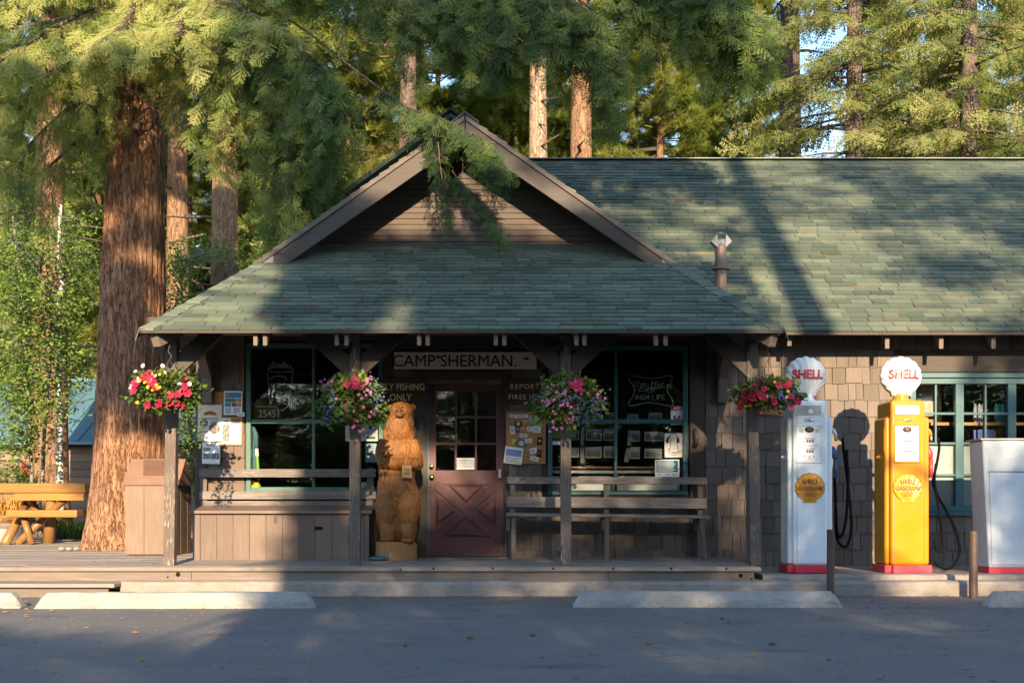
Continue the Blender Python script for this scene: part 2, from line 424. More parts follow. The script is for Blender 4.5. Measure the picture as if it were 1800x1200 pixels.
# ================================================================== SETTING
def build_setting():
    # one ground sheet, rising behind the kerb to the forest floor
    xs = np.concatenate([[-400, -120, -60], np.linspace(-36, 36, 73), [60, 120, 400]])
    ys = np.concatenate([[-400, -100], np.linspace(-40, -3, 20), [-1.9, -1.2], np.linspace(0, 60, 50), [100, 400]])
    vs = []
    for y in ys:
        for x in xs:
            h = -0.012 if y < -1.5 else 0.18 + 0.05 * mnoise.noise(Vector((x * 0.3, y * 0.3, 0)))
            if y > 20: h += (y - 20) * 0.012
            vs.append((x, y, h))
    nx = len(xs)
    fs = [(j*nx+i, j*nx+i+1, (j+1)*nx+i+1, (j+1)*nx+i) for j in range(len(ys)-1) for i in range(nx-1)]
    t = NT('forest_floor_needles'); o = t.coord()
    a = t.noise(o, 0.8, 6); b = t.noise(o, 14, 6, 0.75)
    c = t.ramp(b, [(0.3, (0.05, 0.04, 0.02)), (0.5, (0.13, 0.085, 0.04)), (0.7, (0.2, 0.14, 0.07))])
    c = t.mix(t.fr(a, 0.5, 0.65), c, (0.06, 0.085, 0.02)); t.base(c); t.rough(0.95, 0.1); t.bump(b, 0.7, 0.05)
    g = link_mesh('ground', vs, fs, t.m, smooth=True); tag(g, 'brown forest floor of pine needles behind the store', kind='structure')
    # asphalt
    t = NT('asphalt'); o = t.coord()
    fine = t.noise(o, 75, 4, 0.8); med = t.noise(o, 26, 5, 0.7); big = t.noise(o, 0.9, 5, 0.6)
    st = t.noise(t.coord((1.0, 5.0, 1.0)), 1.4, 5, 0.65)
    c = t.ramp(fine, [(0.3, (0.06, 0.056, 0.052)), (0.48, (0.15, 0.14, 0.13)), (0.6, (0.2, 0.187, 0.172)), (0.72, (0.4, 0.37, 0.34))])
    c = t.mix(t.fr(big, 0.35, 0.65, 0, 0.45), c, (0.11, 0.107, 0.105))
    c = t.mix(t.fr(st, 0.56, 0.72, 0, 0.5), c, (0.055, 0.054, 0.055))
    # pale fallen needles and grit
    vo = t.node('ShaderNodeTexVoronoi'); vo.inputs['Scale'].default_value = 2.6; v2 = t.coord((1.1, 5.5, 1)); t.l.new(v2, vo.inputs['Vector'])
    grit = t.math('LESS_THAN', vo.outputs['Distance'], 0.04)
    vo2 = t.node('ShaderNodeTexVoronoi'); vo2.inputs['Scale'].default_value = 13; t.l.new(t.coord((1, 2, 1)), vo2.inputs['Vector'])
    grit2 = t.math('MULTIPLY', t.math('LESS_THAN', vo2.outputs['Distance'], 0.07), t.fr(med, 0.5, 0.58))
    c = t.mix(t.math('MAXIMUM', grit, grit2), c, (0.26, 0.22, 0.17))
    # hairline cracks and patched areas
    vc = t.node('ShaderNodeTexVoronoi'); vc.feature = 'DISTANCE_TO_EDGE'; vc.inputs['Scale'].default_value = 0.55
    wv = t.node('ShaderNodeVectorMath', operation='ADD'); nz = t.node('ShaderNodeTexNoise'); nz.inputs['Scale'].default_value = 1.6; nz.inputs['Detail'].default_value = 6
    t.l.new(o, nz.inputs['Vector']); t.l.new(o, wv.inputs[0]); t.l.new(nz.outputs['Color'], wv.inputs[1]); t.l.new(wv.outputs[0], vc.inputs['Vector'])
    ck = t.math('MULTIPLY', t.math('LESS_THAN', vc.outputs['Distance'], 0.006), t.fr(t.noise(o, 0.7, 3), 0.48, 0.56)); c = t.mix(t.math('MULTIPLY', ck, 0.22), c, (0.025, 0.024, 0.023))
    oil = t.noise(t.coord((0.8, 1.6, 1)), 1.1, 4, 0.5); c = t.mix(t.fr(oil, 0.6, 0.7, 0, 0.45), c, (0.05, 0.048, 0.047))
    dust = t.noise(t.coord((0.5, 1.5, 1)), 0.9, 7, 0.7); c = t.mix(t.fr(dust, 0.5, 0.75, 0, 0.4), c, (0.2, 0.18, 0.15))
    # drift of orange needles along the kerb
    sp = t.node('ShaderNodeSeparateXYZ'); t.l.new(o, sp.inputs[0])
    near = t.fr(sp.outputs[1], -2.9, -2.2, 0.0, 1.0)
    dr = t.math('MULTIPLY', t.math('MULTIPLY', near, near), t.fr(t.noise(t.coord((1, 4, 1)), 7, 6, 0.75), 0.42, 0.6))
    c = t.mix(dr, c, (0.17, 0.105, 0.055))
    t.base(c); t.rough(t.fr(big, 0.3, 0.7, 0.8, 0.95), 0.3)
    t.bump(t.math('ADD', fine, t.math('MULTIPLY', med, 0.7)), 0.5, 0.008)
    a = MB(); a.poly([(-60, -16, 0), (60, -16, 0), (60, -2.1, 0), (-60, -2.1, 0)])
    o = a.build('road', t.m, tint=False); tag(o, 'grey asphalt forecourt in front of the store', kind='structure')
    # loose needles, cones and chips lying on the asphalt
    rg = random.Random(12); m = MB(); lm = paint('ground_litter', (0.2, 0.12, 0.06), 0.9, 0.5, 0.1, sc=2)
    for _ in range(2600):
        Y = -2.3 - 7.0 * rg.random() ** 2.2; x = rg.uniform(-6, 6.5); a = rg.uniform(0, PI); l = rg.uniform(0.02, 0.07); dx, dy = math.cos(a) * l, math.sin(a) * l
        m.add([(x, Y, 0.004), (x + dx, Y + dy, 0.006 + rg.random() * 0.01), (x + dx * .5 - dy * .06, Y + dy * .5 + dx * .06, 0.012)], [(0, 1, 2)])
    for _ in range(26):
        Y = -2.4 - 5.5 * rg.random(); x = rg.uniform(-6, 6.5); m.ellipsoid((x, Y, 0.012), (rg.uniform(.012, .03), rg.uniform(.01, .016), .011), 7, 5)
    lo = m.build('ground_litter', lm, None, tint=False); tag(lo, 'loose brown needles and cones scattered on the asphalt', 'litter', kind='stuff')
    # kerb and pump island steps, uneven top edges
    def slab(name, x0, x1, y0, y1, z0, z1, mat, n=60, lab=None):
        mb = MB(); rings = []
        for i in range(n + 1):
            x = x0 + (x1 - x0) * i / n
            e = 0.008 * mnoise.noise(Vector((x * 2.1, y0, z1))); f = 0.01 * mnoise.noise(Vector((x * 3.3, 7, z1)))
            rings.append([(x, y0 + f, z0), (x, y0 + f, z1 - 0.03 + e), (x, y0 + 0.01 + f, z1 - 0.012 + e), (x, y0 + 0.03 + f, z1 + e), (x, y1, z1 + e), (x, y1, z0)])
        mb.loft(rings)
        o = mb.build(name, mat, tint=False, smooth=False); tag(o, lab, kind='structure'); return o
    slab('kerb', -4.0, 14, -2.2, -1.3, -0.02, 0.15, M['kerb'], 90, 'rough concrete kerb below the porch deck')
    slab('pavement', 2.62, 14, -1.93, 0.0, 0.14, 0.205, M['kerb'], 60, 'raised concrete strip under the fuel pumps')

# ================================================================== SHAKES AND SHINGLES
def subtract(iv, lo, hi):
    out = []
    for a, b in iv:
        if hi <= a or lo >= b: out.append((a, b)); continue
        if lo > a: out.append((a, lo))
        if hi < b: out.append((hi, b))
    return out

def shakes(mb, x0, x1, z0, z1, Y, ex, holes, rng, wmin=0.085, wmax=0.21):
    r = 0; z = z0
    while z < z1 - 0.01:
        zt = min(z + ex, z1)
        iv = [(x0, x1)]
        for (a, b, c, d) in holes:
            ov = min(zt, d) - max(z, c)
            if ov > 0.35 * (zt - z): iv = subtract(iv, a, b)
        for (a, b) in iv:
            x = a
            while x < b - 1e-4:
                w = rng.uniform(wmin, wmax)
                if b - (x + w) < 0.05: w = b - x
                xa, xb = x + 0.003, x + w - 0.003
                jb = rng.uniform(-0.012, 0.008) if z > z0 else 0
                th = rng.uniform(0.014, 0.024); tl = rng.uniform(-0.004, 0.004); g = rng.uniform(-0.004, 0.004)
                if xb - xa > 0.01:
                    mb.hexa([(xa, Y - th, z + jb), (xb, Y - th + tl * 0.5, z + jb + tl), (xb, Y + 0.01, z + jb + tl), (xa, Y + 0.01, z + jb),
                             (xa + g, Y - 0.005, zt + 0.02), (xb + g * 0.5, Y - 0.005, zt + 0.02), (xb + g * 0.5, Y + 0.01, zt + 0.02), (xa + g, Y + 0.01, zt + 0.02)], 0, rng.random())
                x += w
        z = zt; r += 1

def wall_cells(mb, x0, x1, z0, z1, y0, y1, holes):
    xs = sorted({x0, x1, *[v for h in holes for v in h[:2] if x0 < v < x1]})
    zs = sorted({z0, z1, *[v for h in holes for v in h[2:] if z0 < v < z1]})
    for i in range(len(xs) - 1):
        j = 0
        while j < len(zs) - 1:
            cx = (xs[i] + xs[i+1]) / 2
            k = j
            def free(k):
                cz = (zs[k] + zs[k+1]) / 2
                return not any(a < cx < b and c < cz < d for a, b, c, d in holes)
            if free(j):
                while k < len(zs) - 2 and free(k + 1): k += 1
                mb.box(xs[i], xs[i+1], y0, y1, zs[j], zs[k+1]); j = k + 1
            else: j += 1

def xrange(poly, v):
    """u interval of a convex polygon at height v"""
    us = []
    n = len(poly)
    for i in range(n):
        (u0, v0), (u1, v1) = poly[i], poly[(i+1) % n]
        if (v0 - v) * (v1 - v) <= 0 and v0 != v1: us.append(u0 + (u1 - u0) * (v - v0) / (v1 - v0))
    return (min(us), max(us)) if len(us) >= 2 else None

def shingles(mb, O, U, Vd, poly, ex, rng, w0=0.15, w1=0.32, th=0.015):
    O, U, Vd = Vector(O), Vector(U), Vector(Vd); N = U.cross(Vd).normalized()
    vmax = max(p[1] for p in poly); v = 0.0
    tone = rng.random()
    while v < vmax - 0.01:
        ve = min(v + ex, vmax)
        a = xrange(poly, v + 0.002); b = xrange(poly, ve - 0.002)
        if a and b:
            u = a[0] - rng.uniform(0, 0.2); end = max(a[1], b[1])
            while u < end:
                w = rng.uniform(w0, w1)
                u0, u1 = u + 0.003, u + w - 0.003
                la, lb = max(u0, a[0]), min(u1, a[1]); ta, tb = max(u0, b[0]), min(u1, b[1])
                tone = min(1, max(0, tone * 0.35 + rng.random() * 0.65))
                if lb - la > 0.004 or tb - ta > 0.004:
                    if lb <= la: la = lb = (la + lb) / 2
                    if tb <= ta: ta = tb = (ta + tb) / 2
                    h = th * rng.uniform(0.8, 1.7); dv = rng.uniform(-0.005, 0.004)
                    def p(uu, vv, nn): return O + U * uu + Vd * vv + N * nn
                    mb.hexa([p(la, v + dv, 0.001), p(lb, v + dv, 0.001), p(tb, ve + 0.015, 0.0), p(ta, ve + 0.015, 0.0),
                             p(la, v + dv, h), p(lb, v + dv, h), p(tb, ve + 0.015, 0.003), p(ta, ve + 0.015, 0.003)], 0, tone)
                u += w
        v = ve

def shingle_mat():
    t = NT('green_asphalt_shingle'); o = t.coord()
    g = t.noise(o, 160, 3, 0.7); b = t.noise(o, 1.1, 5, 0.6); st = t.noise(t.coord((3, 0.5, 0.5)), 2.0, 5, 0.65)
    c = t.ramp(t.attr(), [(0.0, (0.046, 0.067, 0.055)), (0.35, (0.1, 0.126, 0.096)), (0.6, (0.135, 0.163, 0.12)), (0.85, (0.17, 0.195, 0.14)), (1.0, (0.2, 0.215, 0.15))])
    c = t.mix(t.fr(g, 0.3, 0.7, 0, 0.5), c, (0.06, 0.07, 0.055))
    c = t.mix(t.fr(st, 0.52, 0.74, 0, 0.4), c, (0.115, 0.115, 0.085)); c = t.mix(t.fr(b, 0.5, 0.7, 0, 0.4), c, (0.05, 0.066, 0.05))
    t.base(c); t.rough(0.92, 0.2); t.bump(g, 0.35, 0.004)
    return t.m

def litter_mat():
    return paint('rust_needle_litter', (0.17, 0.09, 0.05), 0.9, 0.4, 0.1)

# ================================================================== STORE
EZ, EY, SKS = 2.685, -2.4, 0.58          # porch eave, slope of the porch roof
GX, GZ, GS, GY = -0.54, 5.42, 0.70, -0.6   # front gable ridge
HIPL, HIPR = (-2.93, -0.6, 3.73), (1.9, -0.6, 3.73)
EL, ER = -3.745, 2.735
MEZ, MEY, MS, MRY = 2.94, -0.6, 0.75, 3.7   # main roof
MRZ = MEZ + MS * (MRY - MEY)
LW = (-3.2, -1.55, 1.1, 2.885); RW = (0.43, 2.115, 1.06, 2.86); DR = (-1.01, -0.1, 0.315, 2.37); TW = (4.79, 6.72, 0.86, 2.465)
WX0, WX1, WY = -3.77, 9.0, 0.0

def build_store():
    rng = random.Random(5)
    S = thing('store_building', 'brown shingled country store with green roof, front gable and open porch', 'store', (0, 0, 0))
    # --- walls
    mb = MB()
    wall_cells(mb, WX0, WX1, 0.1, 3.0, 0.012, 0.14, [LW, RW, DR, TW])
    mb.box(WX0, WX0 + 0.12, 0.142, 9, 0.1, 3.0); mb.box(WX1 - 0.12, WX1, 0.142, 8, 0.1, 3.0); mb.box(WX0, WX1, 8.9, 9.0, 0.1, 3.0)
    mb.prism([(WX1 - 0.06, -0.1, 2.95), (WX1 - 0.06, 8, 2.95), (WX1 - 0.06, MRY, MRZ - 0.1)], (0.05, 0, 0))
    mb.prism([(-2.85, 1.9, 3.6), (1.2, 1.9, 3.6), (1.2, 1.9, 4.55), (-0.82, 1.9, 6.02), (-2.85, 1.9, 4.55)], (0, 0.08, 0))
    mb.prism([(-2.9, 8.9, 3.0), (1.3, 8.9, 3.0), (1.3, 8.9, 4.5), (-0.82, 8.9, 6.05), (-2.9, 8.9, 4.5)], (0, 0.08, 0))
    mb.box(-2.9, -2.8, 1.99, 8.9, 3.0, 4.55); mb.prism([(-3.77, 2.0, 3.0), (-2.9, 2.0, 3.0), (-2.9, 2.0, 3.75)], (0, 6.9, 0))
    mb.build('backing_wall', M['soffit'], S)
    mb = MB()
    holes = [LW, RW, DR, TW]
    gr = [(h[0] - 0.07, h[1] + 0.07, h[2] - 0.06, h[3] + 0.08) for h in holes]
    gr[0] = (-3.8, -1.45, -1, 4); gr[3] = (4.6, 6.9, TW[2] - 0.05, TW[3] + 0.3)
    gr[1] = (0.36, 2.33, RW[2] - 0.06, 2.96); gr[2] = (-1.16, -0.06, 0, 2.44)
    shakes(mb, -1.45, WX1, 0.2, 3.0, 0.0, 0.2, gr, rng)
    mb.build('shingled_wall', M['shake'], S)
    mb = MB()                                               # vertical boards and wide shakes left of the big window
    shakes(mb, -3.77, -3.22, 0.31, 2.98, -0.0, 0.3, [], rng, 0.14, 0.3)
    shakes(mb, -3.22, -1.52, 0.31, 1.06, -0.0, 0.25, [], rng, 0.14, 0.3)
    mb.build('board_wall', wood('brown_board_wall', (0.15, 0.105, 0.08), 'z', 0.2, None, 0, 0.7, 0.15, 0.3), S)
    # side shakes of the left wall, seen only from the side
    mb = MB(); mb.box(WX0 - 0.02, WX0 - 0.001, 0.0, 9, 0.2, 3.0); mb.build('side_wall', M['shake'], S)
    # --- trim boards
    mb = MB()
    mb.box(-1.54, -1.44, -0.03, 0.011, 0.32, 2.98)
    mb.box(2.14, 2.32, -0.035, 0.011, 0.33, 2.98)               # wide board right of the window
    mb.box(-1.15, -1.015, -0.04, 0.011, 0.32, 2.44); mb.box(-0.095, -0.05, -0.04, 0.011, 0.32, 2.44)
    mb.box(-1.2, -0.05, -0.045, 0.011, 2.445, 2.56)
    mb.box(-1.42, 0.41, -0.03, 0.011, 2.565, 2.98)
    mb.box(4.6, 6.9, -0.036, 0.011, TW[3] + 0.07, TW[3] + 0.27)
    mb.box(WX0 - 0.03, WX0 + 0.09, -0.04, 0.011, 0.32, 2.98)
    mb.each('trim_board', M['trim'], S, bevel=0.004)
    mb = MB(); mb.box(-1.016, -1.0, -0.03, -0.005, 0.33, 2.37); mb.build('blue_edge_strip', paint('blue_edge_paint', (0.03, 0.1, 0.14), 0.5), S)
    # --- interior
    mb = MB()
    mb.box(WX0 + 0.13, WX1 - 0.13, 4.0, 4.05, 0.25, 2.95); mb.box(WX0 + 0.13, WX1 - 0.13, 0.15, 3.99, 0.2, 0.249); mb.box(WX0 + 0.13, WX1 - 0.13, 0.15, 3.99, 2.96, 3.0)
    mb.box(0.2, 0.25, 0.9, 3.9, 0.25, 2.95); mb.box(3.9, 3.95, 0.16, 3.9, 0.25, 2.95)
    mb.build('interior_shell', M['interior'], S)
    # --- windows
    def window(hole, cols, rows, mat, fw=0.055, mw=0.035, name='window', sashes=None, y0=-0.03):
        x0, x1, z0, z1 = hole
        m = MB()
        m.box(x0, x0 + fw, y0, 0.08, z0, z1); m.box(x1 - fw, x1, y0, 0.08, z0, z1)
        m.box(x0 + fw, x1 - fw, y0 + 0.002, 0.08, z1 - fw, z1); m.box(x0 + fw, x1 - fw, y0 + 0.002, 0.08, z0, z0 + fw)
        for c in cols: m.box(c - mw / 2, c + mw / 2, y0 + 0.008, 0.06, z0 + fw, z1 - fw)
        for r, w in rows:
            xs = [x0 + fw] + [c + s * mw / 2 for c in cols for s in (-1, 1)] + [x1 - fw]
            for k in range(0, len(xs), 2): m.box(xs[k], xs[k+1], y0 + 0.012, 0.055, r - w / 2, r + w / 2)
        f = m.build(name, mat, S, bevel=0.004)
        g = MB(); g.box(x0 + fw - 0.01, x1 - fw + 0.01, 0.026, 0.03, z0 + fw - 0.01, z1 - fw + 0.01)
        g.build('pane', M['glass'], f, tint=False)
        return f
    w1 = window(LW, [-2.39], [(1.945, 0.05)], M['green'])
    w2 = window(RW, [1.25], [(1.945, 0.05)], M['teal'])
    w3 = window(TW, [5.39, 6.02], [], M['teal'], 0.07, 0.1)
    for (a, b) in ((4.87, 5.34), (5.44, 5.97), (6.07, 6.64)):
        m = MB(); c = (a + b) / 2
        m.box(c - 0.011, c + 0.011, -0.012, 0.05, 1.69, 2.385)
        for z in (2.04, 1.68, 1.3): m.box(a, b, -0.008, 0.05, z - 0.013, z + 0.013)
        m.each('muntin', M['teal'], w3)
        m = MB(); m.box(a, b, 0.045, 0.05, 0.93, 1.67)
        t = NT('frosted_window_film'); nn = t.noise(t.coord((1, 1, 1)), 5, 5); t.base(t.mix(nn, (0.3, 0.36, 0.36), (0.5, 0.55, 0.55))); t.rough(0.25, 0.5)
        m.build('frosted_film', t.m, w3)
    m = MB(); m.box(4.72, 6.8, -0.06, 0.0, TW[3] + 0.001, TW[3] + 0.06); m.box(4.76, 6.76, -0.05, -0.031, TW[2] - 0.05, TW[2] - 0.001); m.each('window_head', M['teal'], S, bevel=0.004)
    # --- door
    mb = MB(); y = 0.03
    x0, x1, z0, z1 = DR
    gx0, gx1, gz0, gz1 = X_(766, 0), X_(872, 0), Z_(826, 0), Z_(687, 0)
    mb.box(x0, gx0, y, y + 0.045, z0, z1); mb.box(gx1, x1, y, y + 0.045, z0, z1)
    mb.box(gx0, gx1, y, y + 0.045, gz1, z1)
    pz0, pz1 = Z_(944, 0), Z_(851, 0)
    mb.box(gx0, gx1, y, y + 0.045, pz1, gz0); mb.box(gx0, gx1, y, y + 0.045, z0, pz0)
    mb.box(gx0, gx1, y + 0.02, y + 0.04, pz0, pz1)
    a, b, c, d = Vector((gx0, 0, pz0)), Vector((gx1, 0, pz1)), Vector((gx0, 0, pz1)), Vector((gx1, 0, pz0))
    for p, q, yy in ((a, b, 0.0), (c, d, 0.0025)):
        mb.bar(Vector((p.x, y + 0.011 - yy, p.z)), Vector((q.x, y + 0.011 - yy, q.z)), 0.021, 0.1, up=(q - p).normalized().cross(Vector((0, 1, 0))))
    cx, cz = (gx0 + gx1) / 2, (pz0 + pz1) / 2; w, h = (gx1 - gx0) / 2, (pz1 - pz0) / 2
    for tri in ([(-0.7, 1), (0.7, 1), (0, 0.22)], [(-0.7, -1), (0.7, -1), (0, -0.22)], [(-1, 0.62), (-1, -0.62), (-0.28, 0)], [(1, 0.62), (1, -0.62), (0.28, 0)]):
        g = [sum(p[0] for p in tri) / 3, sum(p[1] for p in tri) / 3]
        lo = [(cx + w * (g[0] + (p[0] - g[0]) * 0.9), y + 0.02, cz + h * (g[1] + (p[1] - g[1]) * 0.9)) for p in tri]
        hi = [(cx + w * (g[0] + (p[0] - g[0]) * 0.62), y + 0.008, cz + h * (g[1] + (p[1] - g[1]) * 0.62)) for p in tri]
        mb.loft([lo, hi])
    door = mb.build('door', M['doorp'], S, bevel=0.003)
    m = MB()
    cs = [X_(801, 0), X_(836.5, 0)]
    for c in cs: m.box(c - 0.012, c + 0.012, y + 0.002, y + 0.04, gz0, gz1)
    for r in (Z_(732, 0), Z_(779, 0)):
        xs = [gx0, cs[0] - 0.012, cs[0] + 0.012, cs[1] - 0.012, cs[1] + 0.012, gx1]
        for k in (0, 2, 4): m.box(xs[k], xs[k+1], y + 0.004, y + 0.038, r - 0.012, r + 0.012)
    m.each('muntin', M['doorp'], door)
    m = MB(); m.box(gx0, gx1, y + 0.02, y + 0.024, gz0, gz1); m.build('pane', M['glass'], door, tint=False)
    def knob(px, py, r, nm):
        m = MB(); c = P_(px, py, 0)
        prof = [(r * 1.1, 0), (r * 1.1, 0.006), (r * 0.5, 0.012), (r * 0.5, 0.03), (r * 0.95, 0.04), (r, 0.052), (r * 0.6, 0.062), (0.002, 0.064)]
        b = len(m.v); m.lathe(prof, 16)
        m.v = [(c.x + v[0], y - v[2], c.z + v[1]) for v in m.v]
        m.f = [tuple(reversed(f)) for f in m.f]
        m.build(nm, M['brass'], door, smooth=True)
    knob(759, 838, 0.03, 'knob'); knob(758.5, 819.5, 0.024, 'lock')
    m = MB(); m.box(X_(876, 0), X_(881, 0), y - 0.006, y, Z_(839, 0), Z_(824, 0)); m.build('strike_plate', M['steel'], door)
    m = MB(); m.box(x0 - 0.05, x1 + 0.05, -0.12, 0.03, 0.3, 0.325); m.build('threshold', M['trim'], S, bevel=0.004)
    # --- roofs
    SH = shingle_mat()
    U = Vector((1, 0, 0))
    def roof_plane(name, O, Vd, poly, ex, deck_th=0.028, u=U, w0=0.16, w1=0.36):
        Vd = Vector(Vd).normalized(); O = Vector(O)
        mb = MB(); shingles(mb, O, u, Vd, poly, ex, rng, w0, w1)
        r = mb.build(name, SH, S)
        N = u.cross(Vd).normalized()
        d = MB(); d.prism([O + u * a + Vd * b - N * 0.002 for a, b in poly], -N * deck_th)
        d.build('roof_deck', M['soffit'], r)
        return r
    # porch skirt
    L = math.hypot(1, SKS)
    poly = [(EL, 0), (ER, 0), (HIPR[0], 1.8 * L), (1.42, 2.4 * L), (-2.47, 2.4 * L), (HIPL[0], 1.8 * L)]
    roof_plane('porch_roof', (0, EY, EZ), (0, 1, SKS), poly, 0.112)
    for sgn, ex_, hip in ((-1, EL, HIPL), (1, ER, HIPR)):            # hidden side planes
        m = MB(); back = 2.0 if sgn < 0 else 0.3
        pts = [(ex_, EY, EZ), hip, (hip[0], back, hip[2]), (ex_, back, EZ)]
        nrm = Vector((sgn * 0.8, 0, 0.6)).normalized()
        m.prism([Vector(p) - nrm * 0.004 for p in pts], -nrm * 0.05); m.build('side_roof', SH, S)
    for a, b in (((EL, EY, EZ), HIPL), ((ER, EY, EZ), HIPR)):
        a, b = Vector(a), Vector(b); n = 11; m = MB()
        for i in range(n):
            p, q = a.lerp(b, i / n), a.lerp(b, (i + 1) / n + 0.02); d = (q - p).normalized()
            s = -1 if a.x < 0 else 1
            side = Vector((s * 0.42, 0.6, 0)).normalized() * 0.0
            f1 = Vector((-s * 0.13, 0, 0.0)); f1 = Vector((-s * 0.15, -0.02, -0.012)); f2 = Vector((s * 0.06, 0.06, -0.11))
            up = Vector((0, 0, 0.026)); lo = Vector((0, 0, 0.012))
            t = rng.random()
            m.add([p + up + f1, p + up, p + up + f2, q + lo + f1, q + lo, q + lo + f2,
                   p + f1, p, p + f2], [(0, 1, 4, 3), (1, 2, 5, 4), (0, 6, 7, 1), (1, 7, 8, 2)], 0, t)
        m.build('hip_cap', SH, S)
    # eave fascia and drip edge
    m = MB(); m.box(EL + 0.03, ER - 0.02, EY - 0.001, EY + 0.02, EZ - 0.03, EZ - 0.004); m.build('drip_edge', paint('brown_drip_edge', (0.05, 0.038, 0.032), 0.6, 0.2, 0.3, 0.0), S)
    # main roof
    Lm = math.hypot(1, MS)
    def v_of(Y): return (Y - MEY) * Lm
    poly = [(2.2, 0), (WX1 + 0.3, 0), (WX1 + 0.3, v_of(MRY)), (-0.65, v_of(MRY)), (1.1, v_of(1.6)), (1.55, v_of(0.45))]
    roof_plane('main_roof', (0, MEY, MEZ), (0, 1, MS), poly, 0.113, 0.03)
    m = MB(); m.prism([(-0.7, MRY, MRZ), (WX1 + 0.3, MRY, MRZ), (WX1 + 0.3, 8.3, MRZ - MS * 4.6), (-0.7, 8.3, MRZ - MS * 4.6)], (0, 0, -0.05)); m.build('rear_roof', SH, S)
    m = MB(); m.box(-0.7, WX1 + 0.3, MRY - 0.09, MRY + 0.09, MRZ + 0.008, MRZ + 0.02); m.box(-0.7, WX1 + 0.3, MRY - 0.03, MRY + 0.03, MRZ + 0.0205, MRZ + 0.034)
    m.build('ridge_flashing', paint('dull_ridge_metal', (0.22, 0.22, 0.21), 0.6, 0.3, 0.3, 0.2), S)
    m = MB(); m.box(2.66, WX1 + 0.3, MEY - 0.002, MEY + 0.02, MEZ - 0.04, MEZ - 0.008); m.build('drip_edge', paint('brown_drip_edge_main', (0.05, 0.038, 0.032), 0.6, 0.2, 0.3, 0.0), S)
    m = MB(); m.prism([(2.7, MEY + 0.05, MEZ - 0.01), (2.7, 0.0, MEZ - 0.01 + MS * 0.55), (2.7, 0.0, MEZ - 0.04 + MS * 0.55), (2.7, MEY + 0.05, MEZ - 0.03)], (6.4, 0, 0)); m.build('eave_soffit', M['soffit'], S)
    # front gable roof
    def slope_slab(mb, x0, z0, x1, z1, y0, y1, th):
        mb.prism([(x0, y0, z0), (x1, y0, z1), (x1, y0, z1 - th), (x0, y0, z0 - th)], (0, y1 - y0, 0))
    m = MB()
    slope_slab(m, GX, GZ, HIPL[0] - 0.02, HIPL[2] - 0.02, GY, 2.2, 0.05); slope_slab(m, GX + 0.001, GZ, HIPR[0] + 0.03, HIPR[2] - 0.02, GY, 1.4, 0.05)
    gr_ = m.build('gable_roof', M['soffit'], S)
    m = MB()
    for s, xe, back in ((-1, HIPL[0] - 0.05, 2.2), (1, HIPR[0] + 0.06, 1.3)):
        d = Vector((s, 0, -GS)).normalized(); O = Vector((GX, GY - 0.03, GZ + 0.002)) if s > 0 else Vector((GX, back, GZ + 0.002))
        ln = abs(xe - GX) * math.hypot(1, GS); wd = back - GY + 0.03
        # courses run along Y; O at the eave
        e = Vector((xe, GY - 0.03, GZ + 0.002 - GS * abs(xe - GX)))
        if s > 0: shingles(m, e, Vector((0, 1, 0)), -d, [(0, 0), (wd, 0), (wd, ln), (0, ln)], 0.137, rng)
        else: shingles(m, Vector((xe, back, e.z)), Vector((0, -1, 0)), -d, [(0, 0), (wd, 0), (wd, ln), (0, ln)], 0.137, rng)
    m.build('shingle_cover', SH, gr_)
    # rear gable roof
    m = MB()
    slope_slab(m, -0.82, 6.2, -2.95, 6.2 - 0.72 * 2.13, 1.6, 9.3, 0.07); slope_slab(m, -0.819, 6.2, 1.35, 6.2 - 0.72 * 2.169, 1.6, 9.3, 0.07)
    m.build('rear_gable_roof', SH, S)
    for x, z, y0, y1 in ((-0.82, 6.2, 1.58, 9.3), (GX, GZ, GY - 0.05, 2.4)):
        m = MB()
        for s in (-1, 1): slope_slab(m, x, z + 0.05, x + s * 0.16, z + 0.05 - 0.115, y0 if s > 0 else y0 + 0.002, y1, 0.03)
        m.build('ridge_cap', paint('dark_ridge_cap', (0.035, 0.04, 0.037), 0.9, 0.3), S)
    # barge boards
    def barge(s, xe, ze):
        m = MB(); w = 0.235
        pts = [(GX + s * 0.004, GY - 0.03, GZ - 0.03), (xe, GY - 0.03, ze - 0.03), (xe, GY - 0.03, ze - 0.03 - w), (GX + s * 0.004, GY - 0.03, GZ - 0.03 - w - 0.02)]
        m.prism(pts, (0, 0.04, 0)); o = m.build('barge_board', M['trim'], S, bevel=0.003)
        m = MB(); pts = [(GX + s * 0.01, GY - 0.055, GZ - 0.004), (xe + s * 0.05, GY - 0.055, GZ - 0.004 - GS * abs(xe + s * 0.05 - GX)), (xe + s * 0.05, GY - 0.055, GZ - 0.06 - GS * abs(xe + s * 0.05 - GX)), (GX + s * 0.01, GY - 0.055, GZ - 0.06)]
        m.prism(pts, (0, 0.023, 0)); m.build('shadow_board', wood('weathered_barge_edge', (0.13, 0.1, 0.085), 'x', 0.4, (0.4, 0.36, 0.31), 0.0, 0.7, 0.1, 0.3), o)
        m = MB(); xa = xe - s * 0.21
        xa = xe - s * 0.2; pts = [(xa, GY - 0.036, GZ - 0.035 - GS * abs(xa - GX)), (xe + s * 0.02, GY - 0.036, ze - 0.05), (xe + s * 0.02, GY - 0.036, ze - 0.1), (xe - s * 0.02, GY - 0.036, ze - 0.14), (xa, GY - 0.036, ze - 0.12)]
        m.prism(pts, (0, 0.005, 0)); m.build('end_flashing', paint('dull_flashing', (0.2, 0.19, 0.18), 0.6, 0.25, 0.3, 0.2), o)
    barge(-1, HIPL[0] - 0.02, HIPL[2]); barge(1, HIPR[0] + 0.03, HIPR[2])
    # gable wall of lap siding
    m = MB(); z = 4.04
